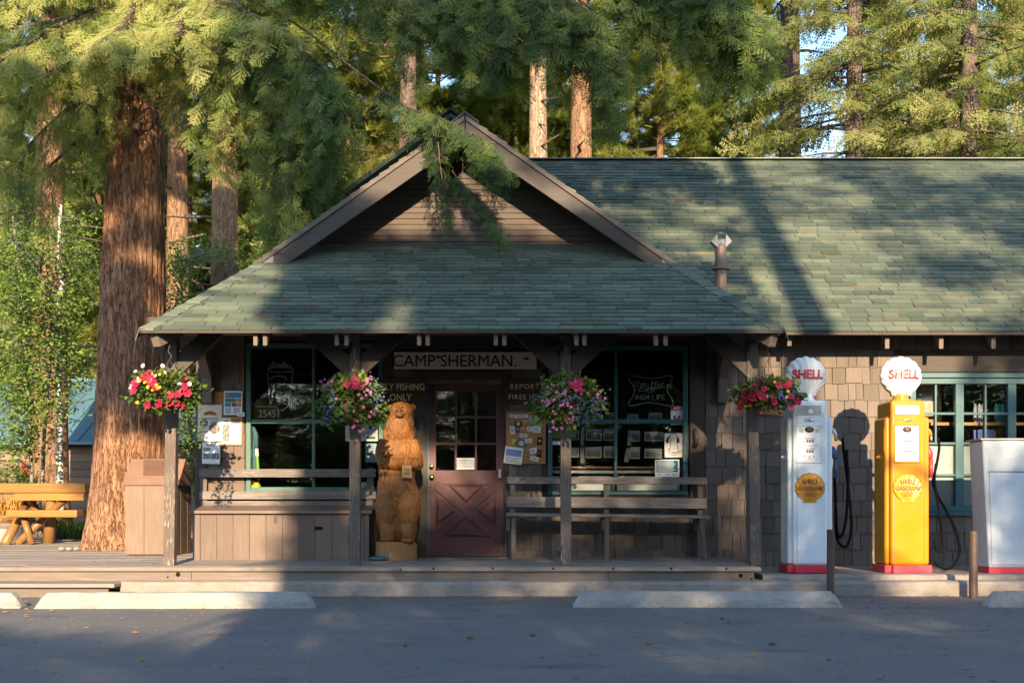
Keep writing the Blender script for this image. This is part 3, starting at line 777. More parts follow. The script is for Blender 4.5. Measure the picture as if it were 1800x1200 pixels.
    while z < 5.3:
        zt = z + 0.069
        def hw(zz): return (GZ - 0.03 - zz) / GS
        a0, a1 = hw(z), hw(zt)
        if a1 < 0.05: break
        m.hexa([(GX - a0, -0.016, z), (GX + a0, -0.016, z), (GX + a0, 0.05, z), (GX - a0, 0.05, z),
                (GX - a1, 0.0, zt + 0.003), (GX + a1, 0.0, zt + 0.003), (GX + a1, 0.05, zt + 0.003), (GX - a1, 0.05, zt + 0.003)], 0, rng.random())
        z = zt
    m.build('gable_wall', M['clap'], S)
    m = MB(); m.box(-2.4, 1.33, -0.05, -0.018, 4.045, 4.075); m.build('gable_flashing', M['trim'], S)
    # --- porch frame: rafters in pairs, beam, posts, braces, wall brackets
    m = MB(); cl = [(EL + 0.25, -2.2), (ER - 0.25, -2.2), (1.75, -0.55), (1.3, -0.02), (-2.4, -0.02), (-2.75, -0.55)]
    m.prism([(a, b, 2.755 + SKS * (b + 2.2)) for a, b in cl], (0, 0, -0.015))
    m.build('porch_ceiling', M['soffit'], S)
    for px in (445, 462, 588, 605, 733, 748, 868, 883, 1010, 1024, 1150, 1167):
        x = X_(px + 3.5, -2.33); m = MB(); w = 0.021; y0 = -2.33
        top0 = EZ - 0.035 + SKS * (y0 - EY)
        m.prism([(x - w, y0, top0), (x - w, y0 + 0.01, top0 - 0.15), (x - w, -0.03, top0 - 0.16 + SKS * 2.3), (x - w, -0.03, top0 + SKS * 2.3)], (2 * w, 0, 0))
        m.build('rafter', M['rafter'], S, bevel=0.003)
    for (px, s) in ((272, -1), (1360, 1)):
        m = MB(); a = P_(px, 597, -2.3); b = Vector((a.x - s * 0.75, -0.65, 3.4)); m.bar(a, b, 0.09, 0.15); m.build('hip_rafter', M['rafter'], S, bevel=0.004)
    for px in (1390, 1560, 1655, 1747, 1850, 1950, 2040):
        m = MB(); x = X_(px, -0.5); y0 = -0.5 if px != 1390 else -0.45; t0 = MEZ - 0.02 + MS * (y0 - MEY); w = 0.025
        m.prism([(x - w, y0, t0 - 0.03), (x - w, y0 + 0.01, t0 - 0.24), (x - w, -0.02, t0 - 0.15 + MS * 0.4), (x - w, -0.02, t0 + MS * 0.4)], (2 * w, 0, 0))
        m.build('rafter', M['rafter'], S, bevel=0.003)
    m = MB(); m.box(-3.85, 2.68, -1.77, -1.64, 2.74, 2.92); m.build('beam', M['trim'], S, bevel=0.005)
    PX = [X_(p, -1.7) for p in (300.5, 624.5, 994.5, 1325)]
    PW = [0.058, 0.056, 0.056, 0.056]
    for i, (x, w) in enumerate(zip(PX, PW)):
        m = MB(); zb = deckz(-1.7); n = 14; rings = []
        lean = (0.035, 0.0, -0.005, -0.045)[i]
        for k in range(n + 1):
            f = k / n; z = zb + (2.739 - zb) * f; j = lambda q: 0.0025 * mnoise.noise(Vector((i * 9 + q, z * 3, 1)))
            xo = x + lean * (f - 0.3)
            rings.append([(xo - w + j(0), -1.7 - w + j(1), z), (xo + w + j(2), -1.7 - w + j(3), z), (xo + w + j(4), -1.7 + w, z), (xo - w + j(5), -1.7 + w, z)])
        m.loft(rings); m.build('post', [M['trimz'], M['trimz'], M['trimz'], M['trimz']][i], S, bevel=0.006)
        m = MB()
        for s in (-1, 1):
            if (i == 0 and s < 0) or (i == 3 and s > 0): continue
            a = Vector((x + s * (w + 0.003), -1.7, 2.28)); 
            e = 0.5
            m.prism([(a.x, -1.735, 2.27), (a.x + s * e, -1.735, 2.738), (a.x + s * (e - 0.26), -1.735, 2.738), (a.x, -1.735, 2.52)], (0, 0.07, 0))
        m.each('brace', M['trim'], S, bevel=0.004)
        m = MB(); m.box(x - w - 0.012 + lean * 0.6, x - w + 0.03 + lean * .6, -1.7 - w - 0.006, -1.7 - w - 0.001, 2.55, 2.66); m.build('strap', M['black'], S)
    for px, s in ((365, 1), (1270, -1)):
        x = X_(px, -0.1); m = MB(); w = 0.055
        m.prism([(x - w, -0.03, 2.15), (x - w, -0.12, 2.16), (x - w, -0.15, 2.45), (x - w, -0.55, 2.78), (x - w, -0.55, 2.9), (x - w, -0.03, 2.9)], (2 * w, 0, 0))
        br = m.build('wall_bracket', M['rafter'], S, bevel=0.006)
        m = MB()
        for dx in (-0.025, 0.025): m.cyl((x + dx, -0.155, 2.47), 0.012, 0.03, 8, 'y')
        m.each('bolt', M['rust'], br)
    # --- needle litter on the roofs
    m = MB(); LM = litter_mat()
    def sprinkle(n, fn, ln=(0.05, 0.16)):
        for _ in range(n):
            p, d = fn(); l = rng.uniform(*ln); d = d.normalized() * l; w = Vector((0.003, 0.003, 0.001))
            m.add([p - w, p + d, p + w], [(0, 1, 2)])
    def on_skirt():
        Y = rng.uniform(-2.3, -0.3); f = (Y - EY) / 1.8; X = rng.uniform(EL + 0.3 + f * 0.8, ER - 0.3 - f * 0.8)
        return Vector((X, Y, EZ + SKS * (Y - EY) + 0.028)), Vector((rng.uniform(-1, 1), rng.uniform(-.3, .3), 0)) 
    def on_main():
        Y = rng.uniform(-0.5, 3.6); X = rng.uniform(1.6 if Y > 1 else 2.9, 8)
        return Vector((X, Y, MEZ + MS * (Y - MEY) + 0.028)), Vector((rng.uniform(-1, 1), rng.uniform(-.3, .3), 0)) + Vector((0, 0, 0))
    sprinkle(260, on_skirt); sprinkle(700, on_main)
    for (px, py) in ((1052, 480), (1100, 518), (1045, 560), (1020, 563), (1330, 545)):
        Yc = -2.0 + (582 - py) / 80.0 * 1.0
        for _ in range(40):
            X = X_(px + rng.gauss(0, 10), Yc); Y = Yc + rng.gauss(0, 0.05)
            if Y < EY: continue
            m.add([(X, Y, EZ + SKS * (Y - EY) + 0.03), (X + rng.uniform(-.1, .1), Y + 0.02, EZ + SKS * (Y - EY) + 0.045), (X + 0.006, Y + 0.004, EZ + SKS * (Y - EY) + 0.03)], [(0, 1, 2)])
    for kind_ in range(420):                                         # rust needles caught under the butts of the courses
        if kind_ < 340:
            k = rng.randrange(1, 46); v = k * 0.113; Y = MEY + v / Lm - 0.004; z = MEZ + MS * (Y - MEY) + 0.004; X = rng.uniform(2.9 if Y < 0.4 else 1.5, 8)
        else:
            k = rng.randrange(1, 24); v = k * 0.112; Y = EY + v / L - 0.004; z = EZ + SKS * (Y - EY) + 0.004; f = (Y - EY) / 1.8; X = rng.uniform(EL + .2 + f * .8, ER - .2 - f * .8)
        l = rng.uniform(0.05, 0.3); h = rng.uniform(0.005, 0.013)
        m.add([(X, Y, z), (X + l, Y, z), (X + l * .8, Y - 0.003, z + h), (X + l * .2, Y - 0.003, z + h)], [(0, 1, 2, 3)])
    o = m.build('needle_litter', LM, S, tint=False)
    o['kind'] = 'stuff'
    # --- rear window sills etc. done; flue pipe stands on the roof
    f = thing('flue_pipe', 'brown metal flue pipe with silver cap standing on the green roof', 'flue', (0, 0, 0))
    x = X_(1267, 0.1); Yb = 0.1; zb = MEZ + MS * (Yb - MEY)
    sc = scale(Yb); r = 10.5 / sc
    m = MB(); m.lathe([(r, -0.1), (r, 0.33)], 20, (x, Yb, zb)); m.lathe([(r * 0.99, 0.3), (r * 0.94, 0.6)], 20, (x, Yb, zb)); m.build('pipe', M['flue'], f, smooth=False)
    m = MB(); m.lathe([(r * 1.05, 0.315), (r * 1.55, 0.325), (r * 1.55, 0.34), (r * 1.02, 0.36)], 20, (x, Yb, zb)); m.build('collar', M['flue'], f)
    m = MB(); m.lathe([(r * 0.93, 0.6), (r * 1.05, 0.63), (r * 1.05, 0.68), (r * 0.4, 0.71)], 8, (x, Yb, zb))
    for s in (-1, 1): m.add([(x + s * r * 0.6, Yb - 0.07, zb + 0.58), (x + s * r * 1.75, Yb - 0.05, zb + 0.66), (x + s * r * 0.7, Yb - 0.07, zb + 0.75), (x + s * r * 0.6, Yb + 0.07, zb + 0.58), (x + s * r * 1.75, Yb + 0.05, zb + 0.66), (x + s * r * 0.7, Yb + 0.07, zb + 0.75)], [(0, 1, 2), (5, 4, 3), (0, 3, 4, 1), (1, 4, 5, 2), (2, 5, 3, 0)])
    m.add([(x - r * .8, Yb - .09, zb + .74), (x + r * .8, Yb - .09, zb + .74), (x + r * .9, Yb + .09, zb + .77), (x - r * .9, Yb + .09, zb + .77), (x, Yb, zb + .79)], [(0, 1, 4), (1, 2, 4), (2, 3, 4), (3, 0, 4), (0, 3, 2, 1)])
    m.build('cap', paint('pale_flue_cap', (0.3, 0.27, 0.25), 0.4, 0.15, 0.5, 0.5), f)
    # --- small lamp fitting on wall right of the window is a hook
    o = MB(); c = P_(1222, 768, -0.06)
    o.tube([c + Vector((0, 0, 0.09)), c + Vector((0, -0.04, 0.06)), c + Vector((0.01, -0.05, -0.03)), c + Vector((0, -0.02, -0.1))], [0.02, 0.028, 0.022, 0.03], 8)
    h = o.build('wall_hook', M['rust'], None, smooth=True); tag(h, 'dark metal fitting on the post board right of the display window', 'fitting')
    return S

def build_deck():
    rng = random.Random(8)
    D = thing('porch_deck', 'low grey wooden deck along the store front with a step at its left end', 'deck', (-1, -1, 0))
    ox, oy = -1, -1
    m = MB(); y = -1.985; bw = 0.14; y_end = 5.9
    while y < y_end:
        x1 = 2.575 if y < -0.02 else -3.8
        x0 = -12.0; x = x0
        while x < x1 - 0.01:
            xe = min(x1, x + rng.uniform(3.0, 5.0))
            if x1 - xe < 0.5: xe = x1
            z = deckz(y) + rng.uniform(-0.002, 0.002)
            ya, yb = y + 0.003, y + bw - 0.003
            m.hexa([(p[0] - ox, p[1] - oy, p[2]) for p in [(x, ya, z - 0.035), (xe - 0.002, ya, z - 0.035), (xe - 0.002, yb, z - 0.035), (x, yb, z - 0.035), (x, ya, z), (xe - 0.002, ya, z), (xe - 0.002, yb, z + 0.001), (x, yb, z + 0.001)]], 0, rng.random())
            x = xe
        y += bw
    m.build('deck_boards', M['deck'], D)
    m = MB(); x = -12
    for xe in (-6.1, -1.15, 2.585):
        m.box(x - ox, xe - 0.004 - ox, -2.035 - oy + rng.uniform(0, 0.006), -1.984 - oy, deckz(-2) - 0.045, deckz(-2) - 0.001, 0, rng.random()); x = xe
    m.build('nosing', M['deck'], D, bevel=0.006)
    m = MB(); x = -12
    for xe in (-3.33, 1.0, 2.52): m.box(x - ox, xe - 0.004 - ox, -1.99 - oy, -1.95 - oy, 0.14, deckz(-2) - 0.046, 0, rng.random()); x = xe
    m.box(2.48 - ox, 2.52 - ox, -1.949 - oy, 0 - oy, 0.16, 0.255, 0, 0.4)
    m.build('fascia', M['deckf'], D, bevel=0.003)
    m = MB()
    for px in (762, 866, 972, 1078, 1180, 1277): 
        c = P_(px, 998.5, -2.036); m.cyl((c.x - ox, -2.039 - oy, c.z), 0.012, 0.012, 10, 'y')
    for px, py, r in ((313, 1009, 0.024), (1302, 1011, 0.022), (1321, 1017, 0.012), (295, 1004, 0.01), (295, 1014, 0.01)):
        c = P_(px, py, -1.99); m.cyl((c.x - ox, -1.993 - oy, c.z), r, 0.02, 12, 'y')
    m.each('bolt_hole', M['dark'], D)
    m = MB(); m.box(-12 - ox, -3.99 - ox, -2.42 - oy, -2.0 - oy, 0.1, 0.14, 0, 0.6); m.build('step_tread', M['deck'], D, bevel=0.008)
    m = MB(); m.box(-12 - ox, -4.07 - ox, -2.36 - oy, -2.33 - oy, 0.0, 0.099, 0, 0.5); m.build('step_riser', M['deckf'], D)
# ================================================================== FUEL PUMPS
def shell_pt(phi, f, Rr, nrib, wave=0.03):
    """point of a scallop fan: phi from vertical, f along the rib; hinge at (0,-Rr)"""
    L = 2 * Rr * math.cos(phi)
    s = 1 + wave * abs(math.cos(phi / (PI * 0.94) * nrib * PI)) - wave
    r = L * f * (s if f > 0.8 else 1)
    return r * math.sin(phi), -Rr + r * math.cos(phi)

def shell_height(x, z, Rr, bulge, nrib, rib):
    rr = min(1.0, math.hypot(x, z) / Rr)
    phi = math.atan2(x, z + Rr + 1e-6)
    ridge = abs(math.cos(phi / (PI * 0.94) * nrib * PI))
    return bulge * (1 - rr * rr) ** 0.55 + rib * ridge * (0.35 + 0.65 * min(1, math.hypot(x, z + Rr) / Rr))

def shell_mesh(mb, Rr, bulge, nrib, rib, both, cx=0, cy=0, cz=0, thick=0.012, mi=0, sx=1.0):
    NP, NF = nrib * 8, 14
    def grid(sgn):
        vs, fs = [], []
        for i in range(NP + 1):
            phi = -PI * 0.47 + PI * 0.94 * i / NP
            for j in range(NF + 1):
                f = 0.04 + 0.96 * j / NF
                x, z = shell_pt(phi, f, Rr, nrib)
                h = thick + shell_height(x, z, Rr, bulge, nrib, rib)
                if j == NF: h = thick * 0.5
                vs.append((cx + x * sx, cy + sgn * h, cz + z))
        for i in range(NP):
            for j in range(NF):
                q = (i*(NF+1)+j, i*(NF+1)+j+1, (i+1)*(NF+1)+j+1, (i+1)*(NF+1)+j)
                fs.append(q if sgn > 0 else q[::-1])
        return vs, fs
    v, f = grid(-1); mb.add(v, f, mi)
    if both: v, f = grid(1); mb.add(v, f, mi)
    else:
        rim = [(cx + shell_pt(-PI*0.47 + PI*0.94*i/NP, 1, Rr, nrib)[0] * sx, cz + shell_pt(-PI*0.47 + PI*0.94*i/NP, 1, Rr, nrib)[1]) for i in range(NP + 1)]
        for i in range(NP):
            a, b = rim[i], rim[i+1]
            mb.add([(a[0], cy - thick*0.5, a[1]), (b[0], cy - thick*0.5, b[1]), (b[0], cy, b[1]), (a[0], cy, a[1])], [(0, 1, 2, 3)], mi)

def arc_text(mb, s, c, h, radius, depth, weight, yfun=None, mi=0, sx=1.0, spacing=1.0):
    vs, fs = text_geo(s, weight, spacing)
    xs = [p[0] for p in vs]; x0 = (min(xs) + max(xs)) / 2; k = h / CAP
    out = []
    for (x, y, z) in vs:
        px, pz = (x - x0) * k * sx, (y - CAP / 2) * k
        if radius: a = px / radius; px, pz = (radius + pz) * math.sin(a), (radius + pz) * math.cos(a) - radius
        X, Z = c[0] + px, c[2] + pz
        yb = yfun(X, Z) if yfun else c[1]
        out.append((X, yb - (depth if z > 0 else 0), Z))
    mb.add(out, fs, mi)

def make_pump(body_mat, name, label, loc, rot, grip, hoses, shell_bright):
    T = thing(name, label, 'fuel pump', loc, rot, 'vintage fuel pumps')
    m = MB(); m.box(-0.205, 0.165, 0.0, 0.46, 0.085, 1.845)
    b = m.build('body', body_mat, T, bevel=0.035, seg=4)
    m = MB(); m.box(0.13, 0.225, 0.035, 0.44, 0.085, 1.672); m.box(-0.245, -0.16, 0.07, 0.44, 0.085, 1.672)
    m.each('side_panel', body_mat, T, bevel=0.035, seg=4)
    m = MB(); m.box(-0.19, 0.235, -0.018, 0.46, 0.0, 0.09); m.box(-0.262, -0.14, 0.035, 0.45, 0.001, 0.088)
    m.build('base', M['red'], T, bevel=0.012)
    m = MB(); m.lathe([(0.105, 1.84), (0.105, 1.868), (0.085, 1.872), (0.085, 1.895), (0.078, 1.90), (0.078, 1.925)], 24, (-0.02, 0.23, 0)); m.build('globe_collar', body_mat, T)
    # seams
    m = MB(); m.box(-0.167, -0.163, -0.0015, 0.01, 0.1, 1.8); m.box(-0.16, 0.16, -0.0015, 0.01, 1.105, 1.107)
    m = MB(); m.box(-0.1672, -0.1632, -0.0015, 0.01, 0.1, 1.79); m.build('seam', M['ink'], T)
    # head window
    cx = -0.035
    m = MB(); m.box(cx - 0.143, cx + 0.143, -0.004, 0.02, 1.675, 1.8); fr = m.build('window_frame', body_mat, T, bevel=0.012, seg=3)
    m = MB(); m.box(cx - 0.13, cx + 0.13, -0.0075, -0.0045, 1.687, 1.788); m.build('window_glass', paint('frosted_lamp_glass', (0.4, 0.4, 0.38), 0.2, 0.25, 0.6, 0, sc=7, bump=0), fr, bevel=0.001)
    m = MB(); m.ellipsoid((cx + 0.01, -0.006, 1.72), (0.028, 0.006, 0.03), 14, 8); m.build('bulb', M['globe'], fr, smooth=True)
    m = MB(); m.box(-0.248, -0.2455, 0.1, 0.38, 1.3, 1.55); m.build('side_plate', body_mat, T)
    m = MB(); m.ellipsoid((cx + 0.01, -0.002, 1.632), (0.058, 0.012, 0.011), 14, 8); m.ellipsoid((cx + 0.01, -0.006, 1.632), (0.022, 0.014, 0.016), 12, 8); m.build('badge', M['chrome'], T, smooth=True)
    # dial
    m = MB(); z0, z1 = 1.175, 1.585; x0, x1 = cx - 0.143, cx + 0.14
    m.box(x0, x0 + 0.016, -0.012, 0.01, z0, z1); m.box(x1 - 0.016, x1, -0.012, 0.01, z0, z1); m.box(x0 + .016, x1 - .016, -0.012, 0.01, z1 - 0.016, z1); m.box(x0 + .016, x1 - .016, -0.012, 0.01, z0, z0 + 0.016)
    d = m.build('dial_frame', body_mat, T, bevel=0.006)
    m = MB(); m.box(x0 + 0.014, x1 - 0.014, -0.004, 0.005, z0 + 0.014, z1 - 0.014); face = m.build('dial_face', paint('dial_white', (0.74, 0.74, 0.72), 0.4, 0.03), d)
    m = MB(); y = -0.0045
    m.text('THIS SALE', (cx, y, 1.435), 0.019, 0, 0.001, weight=0.012)
    m.text('$', (cx - 0.052, y, 1.405), 0.019, 0, 0.001, weight=0.012)
    for k in range(3): m.box(cx - 0.033 + k * 0.03, cx - 0.01 + k * 0.03, y - 0.001, y, 1.395, 1.42)
    m.text('GALLONS', (cx + 0.003, y, 1.325), 0.018, 0, 0.001, weight=0.012)
    for k in range(3): m.box(cx - 0.033 + k * 0.028, cx - 0.011 + k * 0.028, y - 0.001, y, 1.285, 1.31)
    for k in range(3): m.box(cx - 0.058 + k * 0.05, cx - 0.043 + k * 0.05, y - 0.001, y, 1.236, 1.248)
    m.box(cx - 0.02, cx + 0.02, y - 0.001, y, 1.222, 1.226)
    m.box(cx - 0.095, cx + 0.095, y - 0.0008, y, 1.357, 1.36); m.box(cx - 0.095, cx + 0.095, y - 0.0008, y, 1.202, 1.204)
    for s in (-1, 1):
        for k in range(4): m.box(cx + s * 0.085 - 0.022, cx + s * 0.085 + 0.022, y - 0.0008, y, 1.50 + k * 0.012, 1.5045 + k * 0.012)
    m.build('dial_print', M['ink'], face)
    m = MB(); m.ellipsoid((cx, -0.004, 1.53), (0.05, 0.01, 0.032), 20, 8); m.build('sight_ring', M['black'], face, smooth=True)
    m = MB(); m.ellipsoid((cx, -0.012, 1.53), (0.026, 0.01, 0.021), 16, 8); m.build('sight_glass', paint('amber_sight_glass', (0.16, 0.09, 0.04), 0.1, 0.3), face, smooth=True)
    # emblem on the front
    m = MB(); ez = 0.915; ex = -0.03; Rr = 0.148
    shell_mesh(m, Rr, 0.006, 13, 0.004, False, ex, -0.001, ez + 0.005, 0.012, 0, 1.06)
    m.box(ex - 0.07, ex + 0.07, -0.012, 0.002, ez - 0.158, ez - 0.108)
    e = m.build('emblem', M['emblem'], T)
    m = MB()
    for s in ((-1, 1)): pass
    for k in range(9):
        a = (-0.8 + 1.6 * k / 8); L0, L1 = 0.05, 0.11
        p = Vector((ex + math.sin(a) * L0, -0.0235, ez - 0.143 + math.cos(a) * L0)); q = Vector((ex + math.sin(a) * L1, -0.0235, ez - 0.143 + math.cos(a) * L1)); m.bar(p, q, 0.0025, 0.003, up=(0, 1, 0))
    arc_text(m, 'SHELL', (ex, -0.022, ez + 0.065), 0.048, 0.26, 0.005, 0.012, None, 0, 1.0, 1.05)
    m.text('GASOLINE', (ex, -0.022, ez - 0.007), 0.046, 0, 0.005, weight=0.01, sx=0.92)
    m.build('emblem_lettering', M['maroon'], e)
    m = MB()
    NP = 13 * 8; rim = [shell_pt(-PI*0.47 + PI*0.94*i/NP, 1, Rr * 1.0, 13) for i in range(NP + 1)]
    m.tube([(ex + x * 1.07, -0.007, ez + 0.005 + z * 1.01) for x, z in rim[10:-10]], 0.0022, 5); m.build('emblem_outline', M['maroon'], e)
    # globe
    Rg = 0.212; gz = 2.125; gx, gy = -0.02, 0.23
    m = MB(); shell_mesh(m, Rg, 0.095, 15, 0.011, True, gx, gy, gz, 0.02, 0, 1.06)
    m.hexa([(gx - 0.1, gy - 0.045, gz - Rg - 0.005), (gx + 0.1, gy - 0.045, gz - Rg - 0.005), (gx + 0.1, gy + 0.045, gz - Rg - 0.005), (gx - 0.1, gy + 0.045, gz - Rg - 0.005),
            (gx - 0.125, gy - 0.05, gz - 0.13), (gx + 0.125, gy - 0.05, gz - 0.13), (gx + 0.125, gy + 0.05, gz - 0.13), (gx - 0.125, gy + 0.05, gz - 0.13)])
    g = m.build('globe', M['globe'], T, smooth=True)
    m = MB()
    yf = lambda X, Z: gy - 0.02 - shell_height((X - gx) / 1.06, Z - gz, Rg, 0.095, 15, 0.0) - 0.004
    arc_text(m, 'SHELL', (gx + 0.0, 0, gz + 0.01), 0.098, 0, 0.012, 0.034, yf, 0, 0.92)
    m.build('globe_lettering', M['shellred'], g)
    # nozzle, bracket and hose on the right side
    m = MB(); m.tube([(0.2, 0.2, 1.535), (0.245, 0.2, 1.545), (0.275, 0.2, 1.535), (0.295, 0.2, 1.5), (0.3, 0.2, 1.47)], [0.022, 0.024, 0.024, 0.02, 0.018], 10); m.build('hose_elbow', body_mat, T, smooth=True)
    m = MB(); m.tube([(0.3, 0.2, 1.47), (0.305, 0.2, 1.42)], 0.016, 10); m.build('hose_coupling', M['steel'], T, smooth=True)
    m = MB(); m.tube([(0.235, 0.17, 1.36), (0.25, 0.17, 1.34), (0.275, 0.17, 1.27), (0.29, 0.17, 1.22)], [0.012, 0.035, 0.04, 0.018], 10); m.tube([(0.29, 0.17, 1.22), (0.288, 0.17, 1.02)], [0.026, 0.02], 10)
    m.build('nozzle_grip', grip, T, smooth=True)
    m = MB(); m.tube([(0.22, 0.17, 1.42), (0.24, 0.17, 1.36), (0.25, 0.17, 1.33)], 0.01, 8); m.tube([(0.24, 0.17, 1.24), (0.225, 0.17, 1.17), (0.238, 0.17, 1.1), (0.27, 0.17, 1.08)], 0.006, 6); m.build('nozzle_spout', M['steel'], T, smooth=True)
    for h in hoses:
        m = MB(); m.tube(h, 0.0155, 8); m.build('hose', M['rubber'], T, smooth=True)
    # left lock
    m = MB(); m.cyl((-0.246, 0.26, 1.25), 0.03, -0.012, 12, 'x'); m.tube([(-0.258, 0.26, 1.25), (-0.275, 0.26, 1.25)], 0.008, 6); m.build('lock', body_mat, T)
    return T

def catmull(pts, n=6):
    P = [Vector(p) for p in pts]; P = [2 * P[0] - P[1]] + P + [2 * P[-1] - P[-2]]; out = []
    for i in range(1, len(P) - 2):
        for k in range(n):
            t = k / n; a, b, c, d = P[i-1:i+3]
            out.append(0.5 * ((2*b) + (c - a) * t + (2*a - 5*b + 4*c - d) * t*t + (-a + 3*b - 3*c + d) * t**3))
    return out + [P[-2]]

def build_pumps():
    def loc_path(pts, X0, y=0.22):
        s = scale(-1.68 + y); return catmull([((px - HX) / s - X0, y + dy, CZ + (HY - py) / s - 0.205) for px, py, dy in pts])
    X1, X2 = 3.2, 4.24
    h1 = [loc_path([(1467, 838, 0), (1469, 880, 0), (1469, 930, 0), (1474, 952, 0), (1487, 961, .02), (1496, 945, .04), (1499, 915, .05), (1495, 870, .05), (1488, 820, .03), (1483, 790, 0), (1480, 770, -0.02)], X1),
          loc_path([(1486, 790, -.05), (1488, 840, -.05), (1486, 900, -.05), (1480, 935, -.05), (1473, 943, -.04), (1469, 925, -.04), (1468, 890, -.03)], X1)]
    def k(p): return [(x / 2.608 + 1340, y / 2.608 + 600, d) for x, y, d in p]
    h2 = [loc_path(k([(808, 440, -.02), (816, 490, 0), (803, 570, 0), (788, 640, 0), (812, 700, .03), (860, 780, .05), (905, 870, .06), (921, 950, .06), (905, 1015, .06), (870, 1042, .06), (830, 1035, .05), (800, 1010, .04)]), X2),
          loc_path(k([(793, 560, -.05), (786, 640, -.05), (800, 730, -.05), (818, 850, -.05), (822, 930, -.05), (812, 960, -.05), (797, 950, -.04), (790, 910, -.03)]), X2)]
    make_pump(M['white'], 'fuel_pump', 'white vintage fuel pump with white shell globe beside the porch end', (X1, -1.68, 0.205), 0, M['bluegrip'], h1, False)
    make_pump(M['yellow'], 'fuel_pump', 'bright yellow vintage fuel pump with white shell globe on top', (X2, -1.68, 0.205), R(2), M['redgrip'], h2, True)
    # plain white cabinet, right edge
    T = thing('dispenser_cabinet', 'plain pale grey dispenser cabinet with red base at the right edge', 'dispenser', (5.02, -1.68, 0.205))
    m = MB(); H = 1.42
    m.hexa([(0.06, 0.0, 0.06), (0.86, 0.0, 0.06), (0.9, 0.36, 0.06), (0.04, 0.36, 0.06), (-0.005, 0.02, H), (0.92, 0.02, H), (0.92, 0.4, H), (-0.005, 0.4, H)])
    m.build('body', paint('pale_grey_enamel', (0.46, 0.5, 0.53), 0.3, 0.05, 0.5, 0, (0.4, 0.4, 0.38), 0.3, 0, coat=0.2, chips=(0.22, 0.17, 0.13)), T, bevel=0.02, seg=3)
    m = MB(); m.hexa([(0.085, -0.012, 0.09), (0.83, -0.012, 0.09), (0.83, 0.02, 0.09), (0.085, 0.02, 0.09), (0.065, 0.0, 1.07), (0.86, 0.0, 1.07), (0.86, 0.03, 1.07), (0.065, 0.03, 1.07)]); m.build('door_panel', paint('pale_grey_panel', (0.5, 0.54, 0.59), 0.3, 0.06, bump=0, chips=(0.25, 0.22, 0.19)), T, bevel=0.012, seg=3)
    m = MB(); m.box(0.055, 0.87, -0.003, 0.03, 1.082, 1.088); m.box(-0.03, 0.93, 0.0, 0.42, H - 0.001, H + 0.018); m.each('trim_strip', M['steel'], T, bevel=0.004)
    m = MB(); m.box(0.05, 0.87, -0.02, 0.38, 0, 0.062); m.build('base', M['red'], T, bevel=0.008)
    # bollards
    for px, py, y0, w, lab in ((1460, 930, -2.33, 6.6, 'rusty steel bollard in front of the white fuel pump'), (1711, 933, -2.42, 7.3, 'rusty steel bollard between the yellow pump and the plain cabinet')):
        x = X_(px, y0); r = w / scale(y0); zt = Z_(py, y0); m = MB(); m.lathe([(r, 0), (r, zt - 0.006), (r * 0.93, zt), (r * 0.86, zt), (r * 0.86, zt - 0.03)], 20, (x, y0, 0))
        o = m.build('bollard', M['rust'], None, tint=False); tag(o, lab, 'bollard', 'steel bollards by the pumps')
    # wheel stops
    rng = random.Random(3)
    for (cx, cy, L, rz, lab) in ((1.775, -3.5, 2.44, 0, 'concrete wheel stop before the porch bench and bollard'), (-3.02, -3.62, 2.5, R(1.0), 'long concrete wheel stop in front of the steps, half in sunlight'),
                             (-5.62, -3.62, 2.44, 0, 'sunlit concrete wheel stop cut off by the left edge'), (5.53, -3.5, 2.44, 0, 'concrete wheel stop at the right edge before the plain cabinet')):
        m = MB(); n = 50; rings = []
        for i in range(n + 1):
            f = -1 + 2 * i / n; x = f * L / 2; e = min(1, (1 - abs(f)) * (L / 2) / 0.085); h = 0.03 + 0.112 * e
            q = lambda k: 0.006 * mnoise.noise(Vector((x * 5 + cx * 7, k, cy)))
            if abs(f) == 1: h = 0.012
            t = 0.055; b = 0.1
            rings.append([(x, -b + q(0), 0.0), (x, -b + 0.012 + q(1), h * 0.45), (x, -t + q(2), h * 0.95 + q(3)), (x, -t + 0.02, h + q(4)), (x, t - 0.02, h + q(5)), (x, t, h * 0.95), (x, b, 0.0)])
        m.loft(rings); m.v = [(v[0] , v[1], v[2]) for v in m.v]
        o = m.build('wheel_stop', M['concrete'], None, tint=False); o.location = (cx, cy, 0.0); o.rotation_euler.z = rz
        tag(o, lab, 'wheel stop', 'concrete wheel stops')

